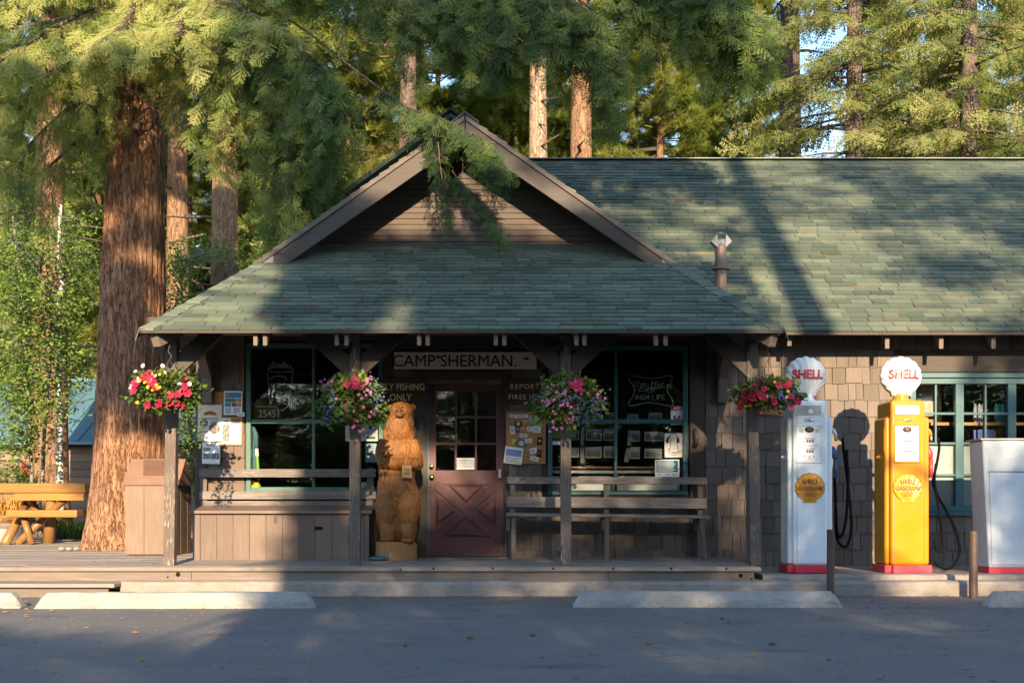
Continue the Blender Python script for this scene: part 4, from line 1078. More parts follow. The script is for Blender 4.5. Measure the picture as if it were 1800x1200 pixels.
# ================================================================== PORCH FURNITURE
def build_furniture():
    rng = random.Random(4)
    # storage chest with a back rail
    T = thing('storage_bench', 'brown wooden storage chest bench with plank back rails left of the door', 'bench', (-2.67, -0.4, 0.3))
    o = Vector((-2.67, -0.4, 0.3)); m = MB()
    x0, x1 = X_(352, -0.62), X_(641, -0.62); n = 10; w = (x1 - x0) / n
    for i in range(n): m.box(x0 + i*w + 0.0015 - o.x, x0 + (i+1)*w - 0.0015 - o.x, -0.62 - o.y + rng.uniform(-.002, .002), -0.59 - o.y, 0.003, 0.535, 0, rng.random())
    m.box(x0 - 0.085 - o.x, x0 - 0.002 - o.x, -0.628 - o.y, -0.58 - o.y, 0.003, 0.535, 0, 0.4); m.box(x1 + 0.002 - o.x, x1 + 0.05 - o.x, -0.625 - o.y, -0.58 - o.y, 0.003, 0.535, 0, 0.4)
    m.box(x0 - 0.08 - o.x, x0 - 0.05 - o.x, -0.579 - o.y, -0.1 - o.y, 0.003, 0.535); m.box(x1 + 0.015 - o.x, x1 + 0.045 - o.x, -0.579 - o.y, -0.1 - o.y, 0.003, 0.535, 0, 0.2)
    m.build('chest_panel', M['chest'], T, bevel=0.002)
    m = MB(); m.hexa([(x0 - 0.12 - o.x, -0.68 - o.y, 0.537), (x1 + 0.09 - o.x, -0.68 - o.y, 0.537), (x1 + 0.09 - o.x, -0.13 - o.y, 0.6), (x0 - 0.12 - o.x, -0.13 - o.y, 0.6), (x0 - 0.12 - o.x, -0.68 - o.y, 0.572), (x1 + 0.09 - o.x, -0.68 - o.y, 0.572), (x1 + 0.09 - o.x, -0.13 - o.y, 0.635), (x0 - 0.12 - o.x, -0.13 - o.y, 0.635)])
    m.build('lid', wood('worn_lid', (0.19, 0.13, 0.1), 'x', 0.3, (0.42, 0.24, 0.1), 0.02, 0.6, 0.1, 0.4), T, bevel=0.006)
    m = MB()
    for py0, py1 in ((824, 838.5), (863, 877)):
        m.box(X_(351, -0.13) - o.x, X_(661, -0.13) - o.x, -0.15 - o.y, -0.115 - o.y, Z_(py1, -0.13) - o.z, Z_(py0, -0.13) - o.z, 0, rng.random())
    m.box(X_(361, -0.11) - o.x, X_(655, -0.11) - o.x, -0.13 - o.y, -0.1 - o.y, Z_(890, -0.13) - o.z, Z_(880, -0.13) - o.z, 0, 0.3)
    m.each('back_rail', M['bench'], T, bevel=0.004)
    for px in (358, 651):
        m = MB(); m.box(X_(px, -0.1) - 0.04 - o.x, X_(px, -0.1) + 0.04 - o.x, -0.114 - o.y, -0.07 - o.y, 0.1, Z_(822, -0.1) - o.z); m.build('back_post', M['benchz'], T, bevel=0.003)
    m = MB(); m.box(X_(554, -0.62) - 0.005 - o.x, X_(567, -0.62) + 0.002 - o.x, -0.628 - o.y, -0.618 - o.y, Z_(931, -0.62) - o.z, Z_(925, -0.62) - o.z); m.build('hand_slot', M['dark'], T)
    m = MB(); m.box(X_(482, -0.62) - o.x, X_(487, -0.62) - o.x, -0.63 - o.y, -0.621 - o.y, Z_(919, -0.62) - o.z, Z_(900, -0.62) - o.z); m.build('hasp', M['rust'], T)
    # open bench
    T = thing('bench', 'grey weathered plank bench with open legs under the right window', 'bench', (1.15, -0.45, 0.305)); o = Vector((1.15, -0.45, 0.305))
    def bx(m, px0, px1, py0, py1, Y, d, slope=0): 
        a, b = X_(px0, Y) - o.x, X_(px1, Y) - o.x; t = rng.random()
        z0, z1 = Z_(py1, Y) - o.z, Z_(py0, Y) - o.z
        m.hexa([(a, Y - o.y, z0), (b, Y - o.y, z0 - slope), (b, Y + d - o.y, z0 - slope), (a, Y + d - o.y, z0), (a, Y - o.y, z1), (b, Y - o.y, z1 - slope), (b, Y + d - o.y, z1 - slope), (a, Y + d - o.y, z1)], 0, t)
    m = MB(); bx(m, 892, 1243, 837, 849.5, -0.3, 0.04, 0.012); m.build('top_rail', M['bench'], T, bevel=0.006)
    m = MB(); bx(m, 891, 1243, 872.5, 891, -0.32, 0.04, 0.018); m.build('back_rail', M['bench'], T, bevel=0.006)
    m = MB(); a, b = X_(890, -0.72) - o.x, X_(1248, -0.72) - o.x; z = Z_(901, -0.72) - o.z; s = 0.03
    for k in range(3):
        ya = -0.72 + k * 0.14 - o.y; m.hexa([(a, ya, z - 0.035), (b, ya, z - 0.035 - s), (b, ya + 0.135, z - 0.03 - s), (a, ya + 0.135, z - 0.03), (a, ya, z), (b, ya, z - s), (b, ya + 0.135, z + 0.004 - s), (a, ya + 0.135, z + 0.004)], 0, rng.random())
    m.build('seat', M['bench'], T, bevel=0.004)
    for px in (901.5, 1066, 1231):
        x = X_(px, -0.26) - o.x
        m = MB(); m.box(x - 0.03, x + 0.03, -0.258 - o.y, -0.2 - o.y, 0.0, Z_(846, -0.26) - o.z); m.build('back_post', M['benchz'], T, bevel=0.003)
        m = MB(); xf = X_(px + (8 if px > 1200 else 0), -0.66) - o.x + 0.008; xt = xf - (0.05 if px > 1200 else 0.0)
        m.bar((xf, -0.66 - o.y, -0.012), (xt, -0.66 - o.y, z - 0.05), 0.05, 0.05, up=(0, 1, 0)); m.build('leg', M['benchz'], T, bevel=0.003)
        m = MB(); m.box(x - 0.075, x - 0.032, -0.64 - o.y, -0.2 - o.y, z - 0.2, z - 0.066); m.build('seat_bearer', M['benchz'], T, bevel=0.003)
    # wooden litter bin with a small roof
    T = thing('litter_bin', 'tan wooden litter bin shaped like a little house beside the big trunk', 'litter bin', (-4.5, 0.5, 0.315)); o = Vector((-4.5, 0.5, 0.315))
    Y0, Y1 = 0.5, 1.15; xa, xb = X_(220, Y0) - o.x, X_(310, Y0) - o.x; zt = Z_(851, Y0) - o.z; d = Y1 - Y0
    m = MB(); e = [xa, xa + 0.235, xa + 0.49, xb - 0.1, xb]
    for i in range(4): m.box(e[i] + 0.002, e[i+1] - 0.002, 0.0, 0.025, 0.01, zt, 0, rng.random())
    for i in range(4): m.box(xb - 0.024, xb - 0.001 + 0.002 * (i % 2), 0.026 + i * d / 4, 0.024 + (i + 1) * d / 4, 0.01, zt, 0, rng.random())
    m.box(xa, xa + 0.025, 0.026, d, 0.01, zt); m.box(xa + 0.026, xb - 0.026, d - 0.025, d, 0.01, zt)
    m.build('bin_panel', wood('tan_bin_board', (0.2, 0.14, 0.103), 'z', 0.28, (0.45, 0.36, 0.28), -0.05, 0.7, 0.12, 0.25), T, bevel=0.002)
    zr = Z_(806, Y0 + d / 2) - o.z; m = MB(); ov = 0.03
    m.prism([(xa - ov, -ov, zt - 0.01), (xa - ov, d / 2, zr), (xa - ov, d + ov, zt - 0.01)], (xb - xa + 2 * ov, 0, 0))
    lid = m.build('lid', wood('brown_bin_roof', (0.24, 0.14, 0.095), 'x', 0.25, (0.5, 0.42, 0.34), -0.06, 0.55, 0.1, 0.3), T, bevel=0.006)
    m = MB(); f = lambda t, x: Vector((x, -ov + (d / 2 + ov) * t - 0.012, zt - 0.01 + (zr - zt + 0.01) * t + 0.008))
    m.add([f(.35, xa + 0.2), f(.35, xb - 0.03), f(.93, xb - 0.05), f(.93, xa + 0.14)], [(0, 1, 2, 3)]); m.prism([f(.35, xa + 0.2), f(.35, xb - 0.03), f(.93, xb - 0.05), f(.93, xa + 0.14)], (0, 0.01, -0.008)); m.build('flap', wood('brown_bin_flap', (0.27, 0.155, 0.105), 'x', 0.2, (0.5, 0.42, 0.34), -0.06, 0.5, 0.1, 0.3), lid)
    # picnic table
    Y = 4.2; zb = 0.352; T = thing('picnic_table', 'varnished orange log picnic table left of the big trunk', 'picnic table', (-8.0, Y, zb)); o = Vector((-8, Y, zb))
    V = wood('varnished_orange_log', (0.32, 0.15, 0.035), 'x', 0.4, (0.2, 0.14, 0.08), 0.0, 0.35, 0.2, 0.25); Vz = wood('varnished_log_leg', (0.27, 0.14, 0.05), 'z', 0.4, None, 0, 0.4, 0.2, 0.3)
    z = lambda py: Z_(py, Y) - o.z; xr = X_(150, Y) - o.x
    m = MB()
    for k in range(4): m.box(-1.9, xr, 0.0 + k * 0.2, 0.19 + k * 0.2, z(867) , z(848.5) - 0.004 * k, 0, rng.random())
    m.build('tabletop', V, T, bevel=0.03, seg=3)
    m = MB(); m.box(X_(26, Y) - o.x, xr - 0.02, -0.02, 0.06, z(879.5), z(866.8), 0, 0.9); m.build('table_rail', V, T, bevel=0.01)
    for yy in (-0.5, 0.95):
        m = MB(); m.box(X_(16, Y - .4) - o.x, xr + 0.05, yy, yy + 0.3, Z_(909, Y - 0.5) - o.z, Z_(896, Y - 0.5) - o.z, 0, 0.8); m.build('bench_plank', V, T, bevel=0.02, seg=3)
    m = MB()
    for x in (X_(30, Y) - o.x, -1.6):
        for a, b in (((x, -0.45, 0.0), (x + 0.0, 0.55, z(868))), ((x + 0.1, 1.15, 0.0), (x + 0.1, 0.15, z(868)))): m.tube([a, b], [0.075, 0.06], 10)
        m.tube([(x - 0.1, -0.4, 0.37), (x - 0.1, 1.2, 0.37)], 0.05, 10)
        m.tube([(x + 0.12, -0.3, 0.0), (x + 0.75, 0.2, z(868))], [0.06, 0.055], 10); m.tube([(x + 0.36, -0.32, 0.0), (x + 0.2, -0.28, 0.45)], [0.055, 0.05], 10)
        m.tube([(x + 0.45, 0.1, 0.0), (x + 0.5, 0.1, z(868))], [0.09, 0.08], 10)
    m.each('log_leg', Vz, T, smooth=True)
    # galvanised tub half seen under the table
    m = MB(); c = P_(2, 930, 5.0); m.lathe([(0.3, 0), (0.33, 0.22), (0.345, 0.24), (0.33, 0.26), (0.31, 0.24), (0.28, 0.05)], 24, (c.x, 5.1, 0.36)); o = m.build('metal_tub', M['steel'], None, smooth=False); tag(o, 'galvanised metal tub on the ground beyond the picnic table', 'tub')
    # glazed dish by the carved bear
    m = MB(); c = P_(667, 976, -0.75); m.ellipsoid((c.x, -0.8, deckz(-0.8) + 0.028), (0.112, 0.09, 0.028), 24, 10); o = m.build('glazed_stone', M['tealstone'], None, smooth=True); tag(o, 'flat teal glazed stone lying on the deck by the carved bear', 'stone')

def carved(mb_fn, voxel, name, mat, parent, jitter=0.0, smooth_it=4):
    m = MB(); mb_fn(m)
    me = bpy.data.meshes.new('carving'); me.from_pydata([tuple(v) for v in m.v], [], m.f)
    ob = bpy.data.objects.new('carving', me); COL.objects.link(ob)
    r = ob.modifiers.new('r', 'REMESH'); r.mode = 'VOXEL'; r.voxel_size = voxel
    s = ob.modifiers.new('s', 'SMOOTH'); s.iterations = smooth_it; s.factor = 0.5
    bpy.context.view_layer.update()
    out = bpy.data.meshes.new_from_object(ob.evaluated_get(bpy.context.evaluated_depsgraph_get()))
    bpy.data.objects.remove(ob); bpy.data.meshes.remove(me)
    out.name = name
    if jitter:
        nrm = [v.normal.copy() for v in out.vertices]
        for v, n in zip(out.vertices, nrm):
            c = v.co; q = mnoise.noise(Vector((c.x * 55, c.y * 55, c.z * 14))) + 0.6 * mnoise.noise(Vector((c.x * 22, c.y * 22, c.z * 9 + 5)))
            v.co = c + n * jitter * q
    finish(out, mat, smooth=True)
    return link_obj(name, out, parent)

def build_bear():
    cx = X_(698, -0.6); Y = -0.6; zb = deckz(Y)
    T = thing('carved_bear', 'golden brown chainsaw carved wooden bear standing with folded arms beside the door', 'sculpture', (cx, Y, zb))
    def E(m, px, py, y, rx, ry, rz, rot=None):
        m.ellipsoid((( px / 4 + 640 - 698) / 152, y, (980 - (690 + py / 4)) / 152), (rx, ry, rz), 20, 14, rot)
    def body(m):
        Ry = lambda a: Matrix.Rotation(R(a), 3, 'Y'); Rx = lambda a: Matrix.Rotation(R(a), 3, 'X')
        E(m, 262, 120, -0.01, 0.135, 0.13, 0.12)                      # head
        E(m, 258, 200, 0.0, 0.155, 0.13, 0.16)                        # neck
        E(m, 190, 92, 0.03, 0.045, 0.03, 0.045); E(m, 333, 85, 0.03, 0.045, 0.03, 0.045)    # ears
        E(m, 240, 290, 0.02, 0.18, 0.15, 0.2); E(m, 238, 400, 0.01, 0.205, 0.165, 0.24); E(m, 232, 520, 0.0, 0.215, 0.17, 0.24)
        E(m, 230, 650, 0.0, 0.222, 0.175, 0.26); E(m, 168, 800, 0.0, 0.15, 0.165, 0.32); E(m, 305, 790, -0.01, 0.15, 0.165, 0.32, Ry(4)); E(m, 235, 820, 0.03, 0.15, 0.14, 0.33)
        E(m, 168, 940, -0.01, 0.105, 0.14, 0.18); E(m, 306, 940, -0.01, 0.11, 0.14, 0.18); E(m, 235, 960, 0.04, 0.12, 0.1, 0.16)
        E(m, 172, 1010, -0.1, 0.078, 0.1, 0.05); E(m, 312, 1020, -0.1, 0.08, 0.1, 0.045)        # feet
        # folded arms across the belly
        pts = [(150, 330, 0.0, .085), (128, 420, -0.06, .08), (140, 482, -0.13, .072), (230, 490, -0.175, .066), (330, 487, -0.17, .066), (375, 490, -0.13, .07)]
        P = [(((a / 4 + 640) - 698) / 152, y, (980 - (690 + b / 4)) / 152) for a, b, y, r in pts]; m.tube(P, [p[3] for p in pts], 14)
        pts = [(330, 330, 0.02, .08), (362, 420, -0.02, .075), (378, 470, -0.08, .07), (372, 492, -0.12, .068)]
        P = [(((a / 4 + 640) - 698) / 152, y, (980 - (690 + b / 4)) / 152) for a, b, y, r in pts]; m.tube(P, [p[3] for p in pts], 14)
        E(m, 385, 490, -0.1, 0.06, 0.07, 0.07)
        E(m, 258, 140, -0.14, 0.052, 0.075, 0.046)                     # muzzle
        E(m, 255, 112, -0.11, 0.06, 0.05, 0.035)
        E(m, 245, 240, -0.05, 0.15, 0.12, 0.2)
    t = NT('carved_varnished_wood'); v = t.coord((26, 26, 5)); g = t.noise(v, 3.0, 7, 0.7, 0.8); o = t.coord(); b = t.noise(o, 3.5, 4); f = t.noise(t.coord((60, 60, 14)), 2.0, 5, 0.7)
    c = t.ramp(g, [(0.3, (0.1, 0.036, 0.006)), (0.46, (0.2, 0.075, 0.012)), (0.6, (0.3, 0.12, 0.017)), (0.75, (0.4, 0.175, 0.03))])
    c = t.mix(t.fr(b, 0.5, 0.7, 0, 0.6), c, (0.12, 0.048, 0.014)); c = t.mix(t.fr(f, 0.52, 0.7, 0, 0.5), c, (0.06, 0.022, 0.006))
    t.base(c); t.rough(0.42, 0.5); t.bump(t.math('ADD', g, t.math('MULTIPLY', f, 0.6)), 0.9, 0.012)
    carved(body, 0.009, 'body', t.m, T, 0.011, 3)
    def plinth(m):
        pts = []
        for k in range(14):
            a = 2 * PI * k / 14; r = 0.235 + 0.012 * math.sin(3 * a + 1)
            pts.append((r * math.cos(a) * 1.02 - 0.02, r * math.sin(a) * 0.85))
        m.loft([[(x, y, 0.0) for x, y in pts], [(x * 0.99, y * 0.99, 0.1) for x, y in pts], [(x, y, 0.19 + 0.015 * math.sin(x * 20)) for x, y in pts], [(x * 0.9, y * 0.9, 0.212) for x, y in pts]])
    m = MB(); plinth(m); m.build('plinth', wood('log_plinth', (0.34, 0.17, 0.065), 'z', 0.35, None, 0, 0.6, 0.1, 0.5), T)
    dk = paint('dark_muzzle_stain', (0.05, 0.022, 0.012), 0.5, 0.3)
    def at(px, py): return (px / 4 + 640 - 698) / 152, (980 - (690 + py / 4)) / 152
    m = MB(); x, z = at(257, 118); m.ellipsoid((x, -0.19, z - .01), (0.036, 0.028, 0.03), 14, 10); m.build('nose', dk, T, smooth=True)
    for px in (236, 276):
        m = MB(); x, z = at(px, 96); m.ellipsoid((x, -0.145, z), (0.011, 0.012, 0.01), 10, 8); m.build('eye', M['black'], T, smooth=True)
    m = MB(); x, z = at(258, 158); m.ellipsoid((x, -0.192, z), (0.048, 0.016, 0.016), 14, 8); m.build('mouth', dk, T, smooth=True)
    m = MB(); m.box(-0.06, -0.05, -0.205, -0.196, 0.03, 0.1); m.build('metal_bracket', M['steel'], T)
    # small wooden tag on strings
    G = thing('hanging_tag', 'small wooden tag hung by string from the carved bear arm', 'sign', (cx, Y, zb)); x, z = at(315, 545)
    m = MB(); m.hexa([(x - 0.052, -0.262, z - 0.07), (x + 0.056, -0.262, z - 0.075), (x + 0.056, -0.25, z - 0.075), (x - 0.052, -0.25, z - 0.07), (x - 0.056, -0.262, z + 0.072), (x + 0.052, -0.262, z + 0.068), (x + 0.052, -0.25, z + 0.068), (x - 0.056, -0.25, z + 0.072)]); b_ = m.build('tag_board', wood('tag_wood', (0.45, 0.27, 0.14), 'z', 0.25, None, 0, 0.7, 0.1, 0.2), G, bevel=0.003)
    m = MB(); 
    for i, s in enumerate(('NO', 'PETS')): m.text(s, (x, -0.2625, z + 0.02 - i * 0.045), 0.026, 0, 0.0015, weight=0.01)
    m.build('lettering', M['black'], b_)
    m = MB(); m.tube([(x - 0.03, -0.255, z + 0.06), (x - 0.005, -0.25, z + 0.16)], 0.004, 6); m.tube([(x + 0.03, -0.255, z + 0.06), (x - 0.0, -0.25, z + 0.16)], 0.004, 6); m.build('string', M['cork'], G)

# ================================================================== SIGNS, PAPERS, NEON
def flat(name, label, cat, px0, px1, py0, py1, Y, mat, th=0.004, rot=0.0, group=None, bevel=0.0):
    x0, x1, z0, z1 = X_(px0, Y), X_(px1, Y), Z_(py1, Y), Z_(py0, Y)
    cx, cz = (x0 + x1) / 2, (z0 + z1) / 2
    T = bpy.data.objects.new(name, None); COL.objects.link(T); T.location = (cx, Y, cz); T.rotation_euler = (0, rot, 0); T.empty_display_size = 0.1
    tag(T, label, cat, group)
    m = MB(); w, h = (x1 - x0) / 2, (z1 - z0) / 2; m.box(-w, w, 0, th, -h, h)
    m.build('sheet' if th < 0.01 else 'board', mat, T, bevel=bevel)
    return T, w, h

def on(T, m, name, mat, **k): return m.build(name, mat, T, **k)

def lines(m, x0, x1, z0, z1, n, y=-0.0012, rng=random, gap=0.45, mi=0):
    h = (z1 - z0) / n
    for i in range(n):
        z = z1 - (i + 0.5) * h; e = x1 - (x1 - x0) * rng.uniform(0, 0.22)
        m.box(x0, e, y, -0.0002, z - h * gap / 2, z + h * gap / 2, mi)

def build_signs():
    rng = random.Random(21)
    T, w, h = flat('name_board', 'long pale weathered board with black capitals above the door', 'sign', 693, 943, 618.5, 648, -0.075, M['signpale'], 0.03, 0.0, None, 0.004)
    m = MB(); m.text('CAMP SHERMAN.', (-0.13, -0.0005, 0.0), 0.15, 0, 0.004, weight=0.0, sx=0.95); on(T, m, 'lettering', M['black'])
    T2 = T; m = MB(); s = w / 125.0
    for px, py, r in ((925, 630, 0.034), (770, 627, 0.03)): m.ellipsoid(((px - 818) * s, 0.0, (633 - py) * s), (r * 1.1, 0.004, r * 0.6), 14, 6)
    on(T, m, 'knot', paint('dark_knot', (0.14, 0.07, 0.035), 0.7, 0.4))
    T, w, h = flat('fishing_sign', 'dark brown board with pale letters behind the bear head', 'sign', 659, 750, 664.5, 711, -0.062, M['signdark'], 0.03, 0.0, None, 0.004)
    m = MB(); m.text('FLY FISHING', (0.03, 0, 0.058), 0.082, 0, 0.003, weight=0.004, sx=0.84); m.text('ONLY', (0.0, 0, -0.068), 0.085, 0, 0.003, weight=0.004, sx=0.84); on(T, m, 'lettering', M['routed'])
    T, w, h = flat('fire_sign', 'dark brown board with pale letters above the cork noticeboard', 'sign', 889, 965, 666, 709, -0.062, M['signdark'], 0.03, 0.0, None, 0.004)
    m = MB(); m.text('REPORT', (-0.03, 0, 0.06), 0.062, 0, 0.003, weight=0.0, sx=0.98, spacing=1.25); m.text('FIRES HERE', (0.0, 0, -0.065), 0.062, 0, 0.003, weight=0.0, sx=0.92, spacing=1.2); on(T, m, 'lettering', M['routed'])
    # door notice
    T, w, h = flat('door_notice', 'small white notice taped inside the lowest middle door pane', 'notice', 803, 834, 804.5, 825, 0.0465, M['paper'], 0.003)
    m = MB()
    for i, s in enumerate(('IF WE ARE CLOSED-', 'JUST SHOVE YOUR', 'MONEY UNDER THE DOOR')): m.text(s, (0, -0.0002, 0.035 - i * 0.033), 0.0185, 0, 0.001, sx=(0.88, 0.95, 0.72)[i], weight=0.004)
    T.location.y = 0.02; on(T, m, 'print', M['ink'])
    # --- cork board by the door with pinned cards
    Y = -0.05
    T, w, h = flat('noticeboard', 'oak framed cork noticeboard right of the door', 'noticeboard', 889.5, 959, 723, 815, Y, M['cork'], 0.012)
    m = MB(); f = 0.028
    m.box(-w, -w + f, -0.012, 0.013, -h, h); m.box(w - f, w, -0.012, 0.013, -h, h); m.box(-w + f, w - f, -0.0115, 0.013, h - f, h); m.box(-w + f, w - f, -0.0115, 0.013, -h, -h + f); on(T, m, 'frame', M['oak'], bevel=0.003)
    def col(n, c): return paint(n, c, 0.7, 0.05, 0.2)
    K = 5.0; cards = [
        (1275, 1335, 690, 715, 2, M['paper'], 'narrow white strip at the top left of the cork noticeboard'), (1330, 1440, 690, 720, -3, M['paper'], 'white slip along the top edge of the cork noticeboard'),
        (1440, 1500, 700, 770, 22, col('grey_card', (0.3, 0.31, 0.33)), 'tilted grey leaflet near the top of the cork noticeboard'), (1490, 1570, 700, 795, -3, col('green_leaflet', (0.3, 0.42, 0.08)), 'green and yellow leaflet at the top right of the cork board'),
        (1320, 1390, 755, 795, 3, col('dark_card', (0.05, 0.04, 0.035)), 'dark brown photo card high on the cork noticeboard'), (1392, 1435, 740, 775, -2, col('yellow_card', (0.5, 0.38, 0.08)), 'yellow card near the top middle of the cork noticeboard'),
        (1282, 1325, 796, 862, 0, M['paper'], 'upright white card with dark figure on cork board left side'), (1330, 1368, 796, 850, 0, col('navy_card', (0.06, 0.08, 0.12)), 'navy card beside the upright white card on the cork board'),
        (1370, 1430, 796, 850, 1, col('orange_card', (0.55, 0.22, 0.07)), 'plain orange card in the middle of the cork noticeboard'), (1432, 1480, 798, 838, -4, M['paper'], 'small white card right of the orange card'),
        (1484, 1552, 796, 850, 2, M['paper'], 'larger white card on the right side of the cork board'), (1366, 1434, 860, 890, 3, M['paper'], 'white business card below the orange card'),
        (1300, 1345, 905, 955, 8, col('lime_card', (0.35, 0.5, 0.1)), 'lime green card low on the left of the cork board'), (1330, 1430, 910, 985, 35, col('slate_leaflet', (0.14, 0.15, 0.15)), 'dark slate leaflet tilted steeply on the cork board'),
        (1415, 1475, 905, 940, -3, M['paper'], 'white card with a small emblem on the cork board'), (1520, 1565, 890, 960, 6, col('black_card', (0.03, 0.025, 0.02)), 'black card with cream ring on the cork board right side'),
        (1455, 1520, 985, 1035, -14, M['paper'], 'white card tilted left low on the cork board'), (1517, 1560, 1000, 1065, 3, col('black_photo', (0.04, 0.03, 0.03)), 'black card with a red dot low on the cork board'), (1460, 1532, 1060, 1100, 12, M['paper'], 'lowest white card on the cork noticeboard')]
    for i, (a, b, c, d, r, mt, lab) in enumerate(cards):
        C, w, h = flat('pinned_card', lab, 'card', 640 + a / K, 640 + b / K, 590 + c / K, 590 + d / K, Y - 0.004 - i * 0.0006, mt, 0.0006, R(r), 'cards pinned on the cork noticeboard')
        m = MB()
        if mt is M['paper']:
            lines(m, -w * 0.75, w * 0.75, -h * 0.6, h * 0.6, 3, -0.0006, rng); on(C, m, 'print', M['ink'])
        elif 'black' in lab or 'dark' in lab or 'navy' in lab:
            m.ellipsoid((0, -0.0004, h * 0.1), (w * 0.45, 0.0006, w * 0.45), 12, 6); on(C, m, 'print', M['shellred'] if 'red dot' in lab else M['cream'])
        else:
            lines(m, -w * 0.7, w * 0.6, 0, h * 0.7, 2, -0.0006, rng); on(C, m, 'print', M['cream'])
    T, w, h = flat('pinned_flyer', 'white flyer with blue print hanging off the cork board corner', 'flyer', 886.5, 918.5, 785.5, 815, Y - 0.02, M['paper'], 0.0008, R(7))
    m = MB(); m.box(-w * 0.85, w * 0.85, -0.0006, -0.0001, -h * 0.1, h * 0.7); on(T, m, 'blue_block', paint('blue_flyer_print', (0.17, 0.27, 0.58), 0.7, 0.3, 0.2, sc=30))
    m = MB(); lines(m, -w * .85, w * .85, -h * .9, -h * .2, 5, -0.0008, rng); on(T, m, 'print', M['ink'])
    # --- papers on the left wall
    Y = -0.03
    T, w, h = flat('cork_panel', 'bare orange cork panel behind the left wall posters', 'pin board', 357, 396, 690, 737, Y, M['cork'], 0.012, 0)
    m = MB(); m.box(-w - .012, -w, -.004, .012, -h, h); m.box(-w - .012, w, -.004, .0119, h, h + .012); on(T, m, 'frame', M['oak'])
    T, w, h = flat('event_poster', 'poster with blue, green and orange panels left of the window', 'poster', 393.5, 426, 687, 729, Y - 0.016, M['paper'], 0.002, R(1))
    m = MB(); m.box(-w*.88, w*.88, -.0008, 0, h*.42, h*.88, 0); m.box(-w*.88, w*.3, -.0008, 0, h*.06, h*.38, 1); m.box(w*.36, w*.88, -.0008, 0, h*.06, h*.38, 2); m.box(-w*.88, -w*.2, -.0008, 0, -h*.3, h*.02, 0); m.box(-w*.14, w*.4, -.0008, 0, -h*.3, h*.02, 3); m.box(w*.46, w*.88, -.0008, 0, -h*.3, h*.02, 2)
    m.ellipsoid((-w*.6, -.0006, h*.68), (w*.22, .0008, w*.2), 12, 5, None, 2)
    m.build('colour_panels', [col('poster_blue', (0.06, 0.25, 0.4)), col('poster_green', (0.1, 0.25, 0.06)), col('poster_orange', (0.6, 0.22, 0.06)), col('poster_magenta', (0.4, 0.04, 0.15))], T)
    m = MB(); lines(m, -w*.85, -w*.08, -h*.9, -h*.36, 6, -.0008, rng); lines(m, w*.05, w*.85, -h*.9, -h*.36, 6, -.0008, rng); on(T, m, 'print', M['ink'])
    T, w, h = flat('paper_slip', 'narrow white slip below the coloured poster', 'slip', 417, 430, 724.5, 731.5, Y - 0.02, M['paper'], 0.001, R(1)); m = MB(); lines(m, -w*.7, w*.7, -h*.5, h*.5, 2, -.0007, rng); on(T, m, 'print', M['ink'])
    T, w, h = flat('concert_poster', 'tall cream poster with two round photos on the left wall', 'poster', 347.5, 390, 711, 775, Y - 0.02, M['cream'], 0.002, R(0.8))
    m = MB(); lines(m, -w*.85, w*.85, h*.18, h*.3, 2, -.0008, rng); lines(m, w*.05, w*.8, h*-.02, h*.14, 2, -.0008, rng); lines(m, -w*.8, -w*.1, -h*.55, -h*.42, 2, -.0008, rng); m.box(-w*.35, -w*.12, -.0008, 0, -h*.88, -h*.74); on(T, m, 'print', M['ink'])
    m = MB()
    arc = [(w*.62*math.sin(a), 0, h*.58 + w*.5*(math.cos(a)-1)) for a in [(-0.9 + 1.8*k/8) for k in range(9)]]; m.tube([(x, -.001, z) for x, y, z in arc], .016, 6); m.box(-w*.5, w*.5, -.0009, 0, h*.44, h*.5); on(T, m, 'heading', col('brown_print', (0.3, 0.12, 0.03)))
    for sx, sz, r in ((-.48, -.02, .34), (.38, -.3, .46)):
        m = MB(); m.cyl((w*sx, 0, h*sz), w*r, -.0012, 24, 'y'); 
        t = NT('dim_round_photo'); n_ = t.noise(t.coord(), 40, 4); t.base(t.ramp(n_, [(.35, (.02, .02, .025)), (.55, (.12, .09, .07)), (.7, (.5, .42, .36))])); t.rough(.5)
        on(T, m, 'round_photo', t.m)
    T, w, h = flat('trail_poster', 'bright white sheet on an orange backed board left of the window', 'poster', 388, 426, 732.5, 782, Y - 0.014, M['cork'], 0.008, R(0.5))
    m = MB(); m.box(-w*.9, w*.86, -.0012, 0, -h*.9, h*.55); m.box(-w*.9, -w*.1, -.0011, 0, h*.56, h*.9); on(T, m, 'white_sheet', M['paper'])
    t = NT('trail_photo'); n_ = t.noise(t.coord((3, 1, 1)), 30, 4); t.base(t.ramp(n_, [(.35, (.02, .025, .02)), (.5, (.12, .13, .1)), (.7, (.5, .5, .5))])); t.rough(.5)
    m = MB(); m.box(-w*.85, -w*.15, -.002, -.0013, -h*.72, h*.5); on(T, m, 'photo', t.m)
    m = MB(); m.bar((-w*.7, -.002, h*.66), (-w*.35, -.002, h*.8), .012, .004, up=(0, 1, 0)); m.bar((-w*.5, -.002, h*.62), (-w*.2, -.002, h*.72), .012, .004, up=(0, 1, 0)); m.bar((w*.1, -.002, h*.68), (w*.8, -.002, h*.68), .05, .001, up=(0, 1, 0)); on(T, m, 'print', M['ink'])
    T, w, h = flat('photo_sheet', 'white sheet with grey photographs, lowest paper on the left wall', 'poster', 355.5, 387, 777, 815, Y - 0.02, M['paper'], 0.001, R(1.5))
    m = MB()
    t = NT('grey_photos'); n_ = t.noise(t.coord(), 55, 4); t.base(t.ramp(n_, [(.35, (.03, .035, .05)), (.5, (.15, .16, .18)), (.68, (.6, .6, .6))])); t.rough(.5)
